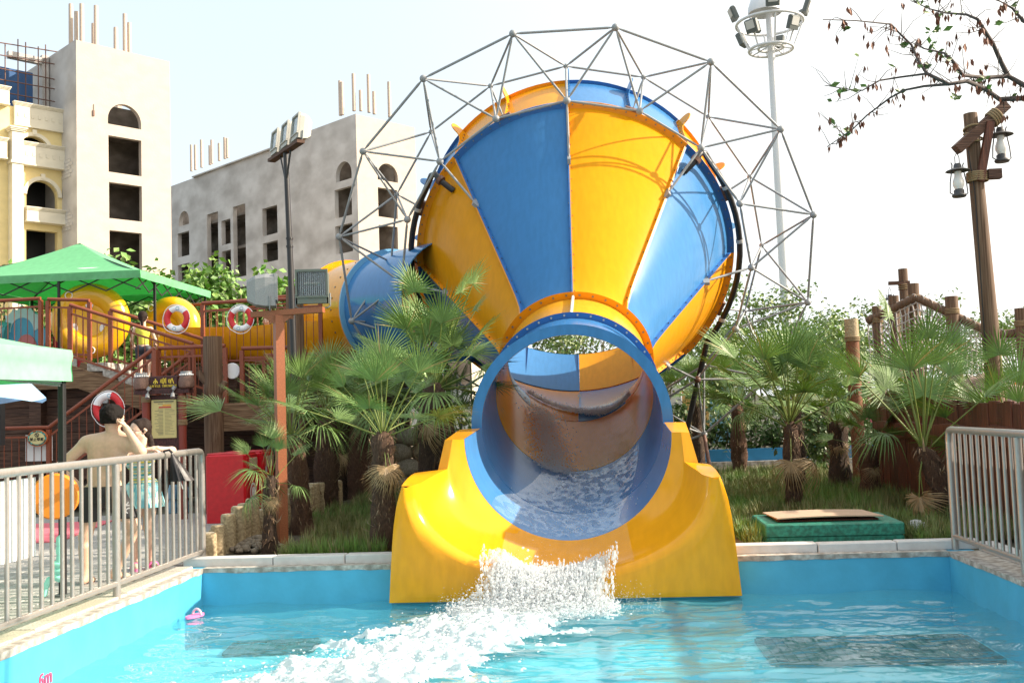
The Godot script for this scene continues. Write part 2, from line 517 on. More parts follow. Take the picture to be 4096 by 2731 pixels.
func ground_and_deck():
	# one sheet to the horizon with the pool cut out
	var m := MB.new()
	var xs := [-420.0, XL - 0.24, XR + 0.24, 420.0]
	var zs := [-600.0, ZB - 0.15, -2.05, 120.0]
	for i in 3:
		for j in 3:
			if i == 1 and j == 1: continue
			m.quad(Vector3(xs[i], -0.03, zs[j + 1]), Vector3(xs[i + 1], -0.03, zs[j + 1]), Vector3(xs[i + 1], -0.03, zs[j]), Vector3(xs[i], -0.03, zs[j]))
	struct("ground", m, mats.land)
	# deck at left: bedding sheet plus pavers
	var b := MB.new()
	b.quad(Vector3(-16, -0.014, -2), Vector3(XL - 0.1, -0.014, -2), Vector3(XL - 0.1, -0.014, -16.5), Vector3(-16, -0.014, -16.5))
	var deck := struct("deck_paving", b, mats.joint)
	var pm := []
	for k in 2:
		var q := MB.new()
		q.cbox(Vector3(0, -0.012, 0), Vector3(0.232, 0.024, 0.112), 0.006)
		pm.append(q.done())
	var rest := MB.new()
	var r := rng(3)
	for j in 118:
		for i in 44:
			var x := -4.46 - i * 0.24 - (0.12 if j % 2 else 0.0)
			var z := -2.3 - j * 0.12
			var near := x > -6.5 and z < -7.2 and z > -10.9 and i < 9
			var at := Vector3(x, r.randf_range(-0.002, 0.002), z)
			if near:
				part(deck, "paver", pm[0], mats["paver%d" % r.randi_range(0, 3)], at, Basis(Vector3.UP, r.randf_range(-0.012, 0.012)))
			elif x > -12.0:
				rest.cbox(at + Vector3(0, -0.012, 0), Vector3(0.232, 0.024, 0.112), 0.006)
	var rp := part(deck, "paver_field", rest, mats.paver0)
	rp.set_meta("kind", "stuff")
	# cream tile border under the fence
	var tl := MB.new()
	tl.cbox(Vector3(0, 0.0, 0), Vector3(0.235, 0.05, 0.292), 0.006)
	var tm := tl.done()
	var border := struct("tile_border", base_strip([Vector3(XL - 0.22, -0.03, -2.2), Vector3(XL - 0.22, -0.03, ZB - 0.1)], 0.24, 0.03), mats.joint)
	for k in 29:
		part(border, "edge_tile", tm, mats.tile if r.randf() < 0.6 else mats.tile2, Vector3(XL - 0.222, r.randf_range(-0.004, 0.006), ZB - 0.02 + 0.15 + k * 0.298), Basis(Vector3.UP, r.randf_range(-0.01, 0.01)))
	# garden soil behind the pool, slightly uneven
	var f := FastNoiseLite.new()
	f.seed = 4; f.frequency = 0.35
	var rows := []
	for j in 48:
		var row := []
		for i in 60:
			var x := -4.3 + i * 0.26; var z := -27.5 + j * 0.352
			var y := 0.02 + f.get_noise_2d(x, z) * 0.05
			if x > NX0 and x < NX1 and z > -12.0: y = -0.32
			elif z >= -10.9: y = 0.0
			row.append(Vector3(x, y, minf(z, ZB - 0.29)))
		rows.append(row)
	var s := MB.new()
	s.sheet(rows, false, true)
	struct("garden_soil", s, mats.earth)
	grass()

func grass():
	var r := rng(77)
	var tuft := MB.new()
	for k in 9:
		var a := r.randf() * TAU
		var base := Vector3(cos(a), 0, sin(a)) * r.randf_range(0.0, 0.035)
		var lean := Vector3(cos(a + r.randf_range(-1, 1)), 0, sin(a + r.randf_range(-1, 1))) * r.randf_range(0.02, 0.09)
		var h := r.randf_range(0.08, 0.21)
		var side := lean.cross(Vector3.UP).normalized() * 0.0035
		var p1 := base + lean * 0.35 + Vector3(0, h * 0.6, 0)
		var p2 := base + lean + Vector3(0, h, 0)
		tuft.quad(base - side, base + side, p1 + side * 0.8, p1 - side * 0.8)
		tuft.tri(p1 - side * 0.8, p1 + side * 0.8, p2)
	var mm := MultiMesh.new()
	mm.transform_format = MultiMesh.TRANSFORM_3D
	mm.use_colors = true
	mm.mesh = tuft.done()
	var f := FastNoiseLite.new()
	f.seed = 4; f.frequency = 0.35
	var patch := FastNoiseLite.new()
	patch.seed = 9; patch.frequency = 0.5
	var spots := []
	for k in 30000:
		var x := r.randf_range(-3.9, 6.2); var z := ZB - 0.36 - pow(r.randf(), 1.5) * 11.5
		if x < -3.3 and z > -13.0: continue
		if x > NX0 - 0.3 and x < NX1 + 0.3 and z > -12.4: continue
		if x > -1.6 and x < 1.0 and z > -17.0: continue
		if x > 4.75 - (z + 16.7) * 0.02: continue
		var bare := patch.get_noise_2d(x, z)
		if bare < -0.28: continue
		if x > 1.68 and x < 3.24 and z > -11.72: continue
		spots.append([x, f.get_noise_2d(x, z) * 0.05 + 0.015, z, bare])
	mm.instance_count = spots.size()
	for i in spots.size():
		var q = spots[i]
		var s := r.randf_range(0.7, 1.35)
		var bb := Basis(Vector3.UP, r.randf() * TAU).scaled(Vector3(s, s * r.randf_range(0.7, 1.2), s))
		mm.set_instance_transform(i, Transform3D(bb, Vector3(q[0], q[1], q[2])))
		var t := r.randf()
		var pq: float = clampf(q[3] * 1.3 + 0.4 + r.randfn() * 0.2, 0.0, 1.0)
		var gc := Color(0.20, 0.19, 0.07).lerp(Color(0.09 + 0.05 * t, 0.19 + 0.07 * t, 0.04), pq)
		if r.randf() < 0.06: gc = Color(0.30, 0.24, 0.12)
		mm.set_instance_color(i, gc)
	var o := MultiMeshInstance3D.new()
	o.name = "grass"
	o.multimesh = mm
	o.material_override = mat("grass_blade", Color.WHITE, 0.6, {"vc": true, "backlight": Color(0.3, 0.4, 0.12)})
	add_child(o)
	tag(o, "long green grass growing round the palms behind the pool", "grass", "", "stuff")

# ---------------------------------------------------------------- the funnel slide
const S0 := Vector3(-0.16, 2.144, -14.7)
const AX := Vector3(0, 0.5, -0.8660254)
const E2 := Vector3(0, 0.8660254, 0.5)

func ring_pt(l: float, r: float, a: float) -> Vector3:
	return S0 + AX * l + Vector3(1, 0, 0) * cos(a) * r + E2 * sin(a) * r

func cone_r(l: float) -> float:
	var ks := [[0.0, 0.98], [0.18, 0.985], [0.36, 1.03], [0.6, 1.12], [0.9, 1.255], [4.0, 2.7], [5.62, 2.74]]
	for i in ks.size() - 1:
		if l <= ks[i + 1][0]:
			return lerpf(ks[i][1], ks[i + 1][1], (l - ks[i][0]) / (ks[i + 1][0] - ks[i][0]))
	return 2.74

func shell(fn_in: Callable, fn_out: Callable, nu: int, nv: int) -> MB:
	# two skins joined along their rims
	var m := MB.new()
	var a := []; var b := []
	for i in nu + 1:
		var ra := []; var rb := []
		for j in nv + 1:
			ra.append(fn_in.call(float(i) / nu, float(j) / nv)); rb.append(fn_out.call(float(i) / nu, float(j) / nv))
		a.append(ra); b.append(rb)
	m.sheet(a, false, true); m.sheet(b, false, false)
	for i in nu:
		m.quad(a[i][0], a[i + 1][0], b[i + 1][0], b[i][0]); m.quad(a[i + 1][nv], a[i][nv], b[i][nv], b[i + 1][nv])
	for j in nv:
		m.quad(a[0][j + 1], a[0][j], b[0][j], b[0][j + 1]); m.quad(a[nu][j], a[nu][j + 1], b[nu][j + 1], b[nu][j])
	return m

func bolt_mesh(m: MB, p: Vector3, nrm: Vector3, r := 0.014):
	var x := nrm.cross(Vector3(0.3, 0.9, 0.2)).normalized(); var y := nrm.cross(x)
	var ring := []
	for k in 6:
		ring.append(p + nrm * 0.012 + (x * cos(TAU * k / 6) + y * sin(TAU * k / 6)) * r)
	m.poly(ring)
	for k in 6:
		var q: Vector3 = ring[k]; var q2: Vector3 = ring[(k + 1) % 6]
		m.quad(q - nrm * 0.012, q2 - nrm * 0.012, q2, q)

func bolts(p: Node, m: MB, mt: Material):
	part(p, "bolts", m, mt).set_meta("kind", "stuff")

func slide():
	var t := thing("funnel_slide", "giant blue and yellow funnel water slide pouring into the pool", "water slide", Vector3.ZERO)
	var th := 0.018
	for k in 8:
		var a0 := PI / 2 - TAU * k / 8 - 0.0006; var a1 := a0 - TAU / 8 + 0.0012
		var front_m: Material = mats.yellow_shell if k % 2 == 0 else mats.blue_shell
		var rear_m: Material = mats.blue_shell if k % 2 == 0 else mats.yellow_shell
		var ff: Material = mats.orange_flange if k % 2 == 0 else mats.blue_flange
		var rf: Material = mats.blue_flange if k % 2 == 0 else mats.orange_flange
		var p := part(t, "cone_panel", shell(
			func(u, w): return ring_pt(u * 3.97 + 0.02, cone_r(u * 3.97 + 0.02), lerpf(a0, a1, w)),
			func(u, w): return ring_pt(u * 3.97 + 0.02, cone_r(u * 3.97 + 0.02) + th, lerpf(a0, a1, w)), 34, 14), front_m)
		# upturned seams along both edges, bolts through them
		for e in [0, 1]:
			var ae: float = (a0 - 0.001) if e == 0 else (a1 + 0.001)
			var m := MB.new(); var bo := MB.new()
			var dirn := -1.0 if e == 0 else 1.0
			for i in 16:
				var l0 := 0.05 + i * 3.9 / 16; var l1 := 0.05 + (i + 1) * 3.9 / 16
				var w := 0.016
				for side in 1:
					var p0 := ring_pt(l0, cone_r(l0) + th - 0.004, ae); var p1 := ring_pt(l1, cone_r(l1) + th - 0.004, ae)
					var q0 := ring_pt(l0, cone_r(l0) + 0.085, ae); var q1 := ring_pt(l1, cone_r(l1) + 0.085, ae)
					var tang := (E2 * cos(ae) - Vector3(1, 0, 0) * sin(ae)) * dirn * w
					m.quad(p0, p1, q1, q0); m.quad(p0 + tang, q0 + tang, q1 + tang, p1 + tang)
					m.quad(q0, q1, q1 + tang, q0 + tang)
					bolt_mesh(bo, (p0 + q1) * 0.5 + tang, tang.normalized(), 0.012)
					bolt_mesh(bo, (p0 * 0.25 + p1 * 0.25 + q0 * 0.25 + q1 * 0.25) + (p0 - p1) * 0.0 + tang, tang.normalized(), 0.012)
			var fl := part(p, "seam_flange", m, ff)
			bolts(p, bo, mats.bolt)
		# rim flange facing the pool side
		var rm := MB.new(); var rb := MB.new()
		var i1 := []; var i2 := []; var o1 := []; var o2 := []
		for j in 13:
			var a := lerpf(a0, a1, j / 12.0)
			i1.append(ring_pt(3.965, 2.70, a)); o1.append(ring_pt(3.965, 2.815, a)); i2.append(ring_pt(4.0, 2.70, a)); o2.append(ring_pt(4.0, 2.815, a))
			if j < 12:
				bolt_mesh(rb, ring_pt(3.962, 2.765, a - 0.03), -AX, 0.013)
		rm.sheet([i1, o1], false, true); rm.sheet([o1, o2], false, true); rm.sheet([o2, i2], false, true)
		part(p, "rim_flange", rm, ff)
		bolts(p, rb, mats.bolt)
		var q := part(t, "rim_panel", shell(
			func(u, w): return ring_pt(4.04 + u * 1.58, cone_r(4.04 + u * 1.58), lerpf(a0, a1, w)),
			func(u, w): return ring_pt(4.04 + u * 1.58, cone_r(4.04 + u * 1.58) + th, lerpf(a0, a1, w)), 8, 14), rear_m)
		var bm := MB.new()
		var b1 := []; var b2 := []; var c1 := []; var c2 := []
		for j in 13:
			var a := lerpf(a0, a1, j / 12.0)
			b1.append(ring_pt(4.003, 2.70, a)); c1.append(ring_pt(4.003, 2.81, a)); b2.append(ring_pt(4.04, 2.70, a)); c2.append(ring_pt(4.04, 2.81, a))
		bm.sheet([b1, c1], false, true); bm.sheet([c1, c2], false, true); bm.sheet([c2, b2], false, true)
		part(q, "rim_flange", bm, rf)
		# ribs with rounded ears at the back
		for h in 2:
			var ar := a0 - TAU / 16 * h - (0.012 if h == 0 else 0.0)
			var em := MB.new(); var eb := MB.new()
			var tang2 := (E2 * cos(ar) - Vector3(1, 0, 0) * sin(ar)) * 0.016
			var out := [[4.05, 2.71], [4.05, 2.81], [4.9, 2.81], [5.15, 2.84]]
			for s in 9:
				var g := PI - PI * s / 8.0
				out.append([5.42 + cos(g) * 0.2, 2.90 + sin(g) * 0.16])
			out.append([5.62, 2.735])
			for i in out.size() - 1:
				var l0: float = out[i][0]; var l1: float = out[i + 1][0]
				var a_ := ring_pt(l0, 2.71, ar); var b_ := ring_pt(l1, 2.71, ar)
				var c_ := ring_pt(l1, out[i + 1][1], ar); var d_ := ring_pt(l0, out[i][1], ar)
				if l1 > l0 + 0.001:
					em.quad(a_, b_, c_, d_); em.quad(a_ + tang2, d_ + tang2, c_ + tang2, b_ + tang2)
				em.quad(d_, c_, c_ + tang2, d_ + tang2)
			for s in 7:
				bolt_mesh(eb, ring_pt(4.2 + s * 0.2, 2.765, ar) + tang2, tang2.normalized(), 0.013)
				bolt_mesh(eb, ring_pt(4.2 + s * 0.2, 2.765, ar), -tang2.normalized(), 0.013)
			part(q, "rib", em, rear_m)
			bolts(q, eb, mats.bolt)
		# rear rim
		var br := MB.new()
		var d1 := []; var d2 := []
		for j in 13:
			var a := lerpf(a0, a1, j / 12.0)
			d1.append(ring_pt(5.625, 2.735, a)); d2.append(ring_pt(5.625, 2.82, a))
		br.sheet([d1, d2], false, true)
		part(q, "rear_flange", br, rf)
	outlet(t)
	feed_tube(t)

# outlet pipe: centre line and section tilt
func pipe_c(s: float) -> Vector3:
	var ks := [S0, Vector3(-0.18, 1.64, -13.1), Vector3(-0.2, 1.307, -11.6), Vector3(-0.24, 1.21, -10.8)]
	var i := clampi(int(s), 0, 2)
	return ks[i].lerp(ks[i + 1], s - i)

func pipe_pt(s: float, r: float, a: float) -> Vector3:
	var tilt: float = [deg_to_rad(30), deg_to_rad(16), deg_to_rad(8), 0.0, 0.0][int(s)]
	var t2: float = [deg_to_rad(30), deg_to_rad(16), deg_to_rad(8), 0.0, 0.0][int(s) + 1]
	tilt = lerpf(tilt, t2, s - int(s))
	var up := Vector3(0, cos(tilt), sin(tilt))
	return pipe_c(s) + Vector3(cos(a) * r, 0, 0) + up * sin(a) * r

func pipe_r(s: float) -> float:
	var ks := [0.98, 1.0, 1.02, 1.085, 1.085]
	return lerpf(ks[int(s)], ks[int(s) + 1], s - int(s))

func annulus(s: float, r0: float, r1: float, thick: float, n := 72) -> MB:
	var m := MB.new()
	var a_ := []; var b_ := []; var c_ := []; var d_ := []
	for k in n + 1:
		var a := TAU * k / n
		a_.append(pipe_pt(s, r0, a)); b_.append(pipe_pt(s, r1, a))
		c_.append(pipe_pt(s, r1, a) + Vector3(0, 0, -thick)); d_.append(pipe_pt(s, r0, a) + Vector3(0, 0, -thick))
	m.sheet([a_, b_], false, true); m.sheet([b_, c_], false, true); m.sheet([c_, d_], false, true); m.sheet([d_, a_], false, true)
	return m

func outlet(t: Node3D):
	var o := part(t, "outlet_pipe", shell(
		func(u, w): return pipe_pt(0.004 + u * 0.984, pipe_r(u * 0.99), TAU * w),
		func(u, w): return pipe_pt(0.004 + u * 0.984, pipe_r(u * 0.99) + 0.02, TAU * w), 14, 72), mats.yellow_light)
	part(o, "pipe_flange", annulus(0.006, 1.002, 1.11, 0.05), mats.orange_flange)
	var bo := MB.new()
	for k in 36:
		bolt_mesh(bo, pipe_pt(0.006, 1.06, TAU * (k + 0.5) / 36) + Vector3(0, 0, 0.002), Vector3(0, -0.3, 0.95).normalized(), 0.016)
	bolts(o, bo, mats.bolt)
	# crest seam on top of the pipe
	var sm := MB.new()
	sm.tube([pipe_pt(0.01, 1.0, PI / 2) + Vector3(0, 0.04, 0), pipe_pt(0.98, 1.02, PI / 2) + Vector3(0, 0.04, 0)], [0.02], 6)
	part(o, "seam_flange", sm, mats.cream_trim)
	var b := part(t, "outlet_collar", shell(
		func(u, w): return pipe_pt(1.0 + u * 0.985, pipe_r(1.0 + u * 0.985), TAU * w),
		func(u, w): return pipe_pt(1.0 + u * 0.985, pipe_r(1.0 + u * 0.985) + 0.02, TAU * w), 14, 72), mats.blue_shell)
	part(b, "pipe_flange", annulus(1.0, 1.022, 1.10, 0.05), mats.blue_flange)
	part(b, "front_ring", annulus(1.995, 1.02, 1.138, 0.06), mats.blue_gel)
	bo = MB.new()
	for k in 40:
		bolt_mesh(bo, pipe_pt(1.0, 1.062, TAU * (k + 0.5) / 40) + Vector3(0, 0, 0.002), Vector3(0, -0.2, 0.98).normalized(), 0.014)
	bolts(b, bo, mats.light_metal)
	# open trough
	part(t, "trough", shell(
		func(u, w): return pipe_pt(2.0 + u * 0.998, pipe_r(2.0 + u * 0.99), PI + PI * w),
		func(u, w): return pipe_pt(2.0 + u * 0.998, pipe_r(2.0 + u * 0.99) + 0.02, PI + PI * w), 10, 48), mats.blue_gel)
	apron(t)

func apron(t: Node3D):
	var n := 48
	var rows := []
	# half width, end height, bottom height, z at the ends, z at the bottom, power, centre x
	var spec := [
		[1.087, 1.21, 0.125, -10.797, -10.797, 1.0, -0.24],
		[1.10, 1.21, 0.115, -10.785, -10.785, 1.0, -0.242],
		[1.19, 1.212, 0.085, -10.72, -10.70, 1.0, -0.25],
		[1.21, 1.06, 0.055, -10.70, -10.60, 1.0, -0.26],
		[1.225, 0.91, 0.02, -10.66, -10.48, 1.02, -0.27],
		[1.28, 0.88, -0.025, -10.5, -10.36, 1.05, -0.29],
		[1.345, 0.84, -0.06, -10.32, -10.25, 1.10, -0.30],
		[1.385, 0.81, -0.085, -10.17, -10.15, 1.15, -0.308],
		[1.405, 0.805, -0.105, -10.10, -10.08, 1.18, -0.31],
		[1.43, 0.80, -0.13, -10.045, -10.02, 1.18, -0.312],
		[1.465, 0.79, -0.165, -10.0, -9.98, 1.18, -0.313],
		[1.50, 0.775, -0.205, -9.975, -9.962, 1.18, -0.313]]
	for s in spec:
		var row := []
		for i in n + 1:
			var a := PI * i / n
			var f := pow(sin(a), 1.0 / s[5])
			row.append(Vector3(s[6] - s[0] * signf(cos(a)) * pow(absf(cos(a)), s[5] if s[5] > 1.0 else 1.0), s[1] - (s[1] - s[2]) * f, lerpf(s[3], s[4], f)))
		rows.append(row)
	# outer outline of the front face, from the left shoulder round the foot to the right shoulder
	var half := [Vector2(-1.53, 0.795), Vector2(-1.555, 0.73), Vector2(-1.595, 0.60), Vector2(-1.63, 0.40), Vector2(-1.655, 0.15), Vector2(-1.69, -0.325)]
	var outl := []
	for i in n + 1:
		var f := float(i) / n
		var g := f if f <= 0.5 else 1.0 - f
		var p: Vector2
		if g < 0.2499:
			var q := g / 0.25 * 5.0
			var k := mini(int(q), 4)
			p = half[k].lerp(half[k + 1], q - k)
		else:
			p = Vector2(lerpf(-1.69, 0.0, (g - 0.25) / 0.25), -0.325)
		if f > 0.5: p.x = -p.x
		outl.append(Vector3(p.x - 0.313, p.y, -9.958))
	# spread between lip and outline
	for q in [0.35, 0.7]:
		var row := []
		for i in n + 1: row.append(rows[11][i].lerp(outl[i], q) * Vector3(1, 1, 0) + Vector3(0, 0, -9.958))
		rows.append(row)
	rows.append(outl)
	var side1 := []; var side2 := []; var side3 := []
	for i in n + 1:
		var p: Vector3 = outl[i]
		var g := absf(float(i) / n - 0.5) * 2.0
		var up := clampf((g - 0.52) / 0.48, 0, 1)
		side1.append(p + Vector3(signf(p.x + 0.313) * 0.012 * up, 0.0, -0.025))
		side2.append(p + Vector3(-signf(p.x + 0.313) * (-0.03 + 0.02 * up), up * 0.05, -0.3))
		side3.append(p + Vector3(-signf(p.x + 0.313) * 0.02 * up, up * 0.09, -0.62))
	rows.append(side1); rows.append(side2); rows.append(side3)
	var m := MB.new()
	m.sheet(rows, false, false)
	var ap := part(t, "splash_apron", m, mats.yellow_gel)
	# shoulders: lower step and upper tier either side
	for sd in [-1, 1]:
		var sh := MB.new()
		var i0 := 0 if sd < 0 else n
		var low := []; var high := []
		for k in range(4, 15): high.append(rows[k][i0])
		for k in range(4, 15):
			var p: Vector3 = rows[k][i0]
			low.append(p)
		# top of the low shoulder: from the inner edge out to the side wall
		var inner := [rows[4][i0], rows[5][i0], rows[6][i0], rows[7][i0], rows[8][i0], rows[10][i0]]
		var outer := []
		for k in 6:
			var f := k / 5.0
			var z := lerpf(-10.60, -9.985, f)
			outer.append(Vector3(-0.313 + sd * lerpf(1.50, 1.545, f), lerpf(0.885, 0.795, f * f), z))
		sh.sheet([inner, outer], false, sd > 0)
		# skirt beneath, hugging the outer side
		var skirt := []
		for k in 6: skirt.append(outer[k] + Vector3(sd * 0.06, -0.30, 0))
		sh.sheet([outer, skirt], false, sd > 0)
		part(ap, "shoulder", sh, mats.yellow_gel)
		# upper tier beside the trough, reaching back to the ring
		var up := MB.new()
		var cx := -0.25
		var tin := [Vector3(-0.24 + sd * 1.088, 1.212, -10.80), Vector3(-0.2 + sd * 1.03, 1.305, -11.56)]
		var tout := [Vector3(cx + sd * 1.275, 1.205, -10.74), Vector3(-0.2 + sd * 1.26, 1.30, -11.5)]
		var tfront: Vector3 = rows[2][i0]
		up.quad(tin[0], tin[1], tout[1], tout[0])
		up.tri(tin[0], tfront, tout[0])
		var foot := [Vector3(cx + sd * 1.345, 0.895, -10.66), Vector3(-0.2 + sd * 1.36, 0.90, -11.5)]
		up.quad(tfront, tout[0], foot[0], rows[4][i0])
		up.quad(tout[0], tout[1], foot[1], foot[0])
		var deep2 := [Vector3(cx + sd * 1.55, -0.1, -10.6), Vector3(-0.2 + sd * 1.5, -0.1, -11.5)]
		up.quad(foot[0], foot[1], deep2[1], deep2[0])
		part(ap, "upper_tier", up, mats.yellow_gel)

func feed_tube(t: Node3D):
	# from the boarding platform at left round into the side of the funnel
	var dir := Vector3(0.62, -0.03, 0.78).normalized()
	var f1 := Vector3(-3.70, 3.53, -19.6)
	var side := dir.cross(Vector3.UP).normalized(); var up := side.cross(dir)
	var rad := 1.06
	var pt := func(l: float, r: float, a: float) -> Vector3: return f1 + dir * l + (side * cos(a) + up * sin(a)) * r
	var mk := func(l0: float, l1: float, a0: float, a1: float) -> MB:
		return shell(func(u, w): return pt.call(lerpf(l0, l1, u), rad, lerpf(a0, a1, w)), func(u, w): return pt.call(lerpf(l0, l1, u), rad + 0.02, lerpf(a0, a1, w)), 6, 48)
	var fl := func(l: float, w: float) -> MB:
		var m := MB.new()
		var r0 := []; var r1 := []; var r2 := []; var r3 := []
		for k in 61:
			var a := TAU * k / 60
			r0.append(pt.call(l, rad, a)); r1.append(pt.call(l, rad + 0.11, a)); r2.append(pt.call(l + w, rad + 0.11, a)); r3.append(pt.call(l + w, rad, a))
		m.sheet([r0, r1], false, true); m.sheet([r1, r2], false, true); m.sheet([r2, r3], false, true)
		return m
	var blue := part(t, "feed_tube", mk.call(0.05, 2.3, 0.0, TAU), mats.blue_gel)
	part(blue, "pipe_flange", fl.call(0.012, 0.04), mat("blue_pale", lin(0.16, 0.40, 0.62), 0.35))
	var bo := MB.new()
	for k in 40: bolt_mesh(bo, pt.call(0.01, rad + 0.06, TAU * k / 40), -dir, 0.016)
	bolts(blue, bo, mats.bolt)
	var yel := part(t, "feed_tube", mk.call(-1.95, -0.04, 0.0, TAU), mats.yellow_gel)
	part(yel, "pipe_flange", fl.call(-0.035, 0.045), mats.orange_flange)
	part(yel, "mouth_rim", fl.call(-1.99, 0.05), mats.yellow_gel)
	bo = MB.new()
	for k in 30: bolt_mesh(bo, pt.call(-0.55, rad + 0.02, TAU * k / 30), (side * cos(TAU * k / 30) + up * sin(TAU * k / 30)), 0.02)
	bolts(yel, bo, mats.bolt)
	# open start trough beside the platform
	var tr := MB.new()
	var path := [[Vector3(-4.85, 2.52, -21.0), 0.62], [Vector3(-5.7, 2.6, -20.9), 0.55], [Vector3(-6.6, 2.72, -20.8), 0.36], [Vector3(-7.3, 2.76, -20.9), 0.34], [Vector3(-8.4, 2.8, -20.9), 0.33]]
	var ri := []; var ro := []; var rbk := []; var rbo := []
	for q in path:
		var c: Vector3 = q[0]
		ri.append([c + Vector3(0, q[1] + 0.25, 0.95), c + Vector3(0, 0.1, 0.9), c + Vector3(0, 0, 0.5), c + Vector3(0, 0, -0.5), c + Vector3(0, 0.1, -0.9), c + Vector3(0, q[1] + 0.25, -0.95)])
		ro.append([c + Vector3(0, q[1] + 0.25, 1.0), c + Vector3(0, 0.05, 0.98), c + Vector3(0, -0.1, 0.5), c + Vector3(0, -0.1, -0.5), c + Vector3(0, 0.05, -0.98), c + Vector3(0, q[1] + 0.25, -1.0)])
	tr.sheet(ri, false, false); tr.sheet(ro, false, true)
	for i in path.size() - 1:
		tr.quad(ri[i][0], ri[i + 1][0], ro[i + 1][0], ro[i][0]); tr.quad(ri[i][5], ro[i][5], ro[i + 1][5], ri[i + 1][5])
	part(t, "start_trough", tr, mats.yellow_gel)

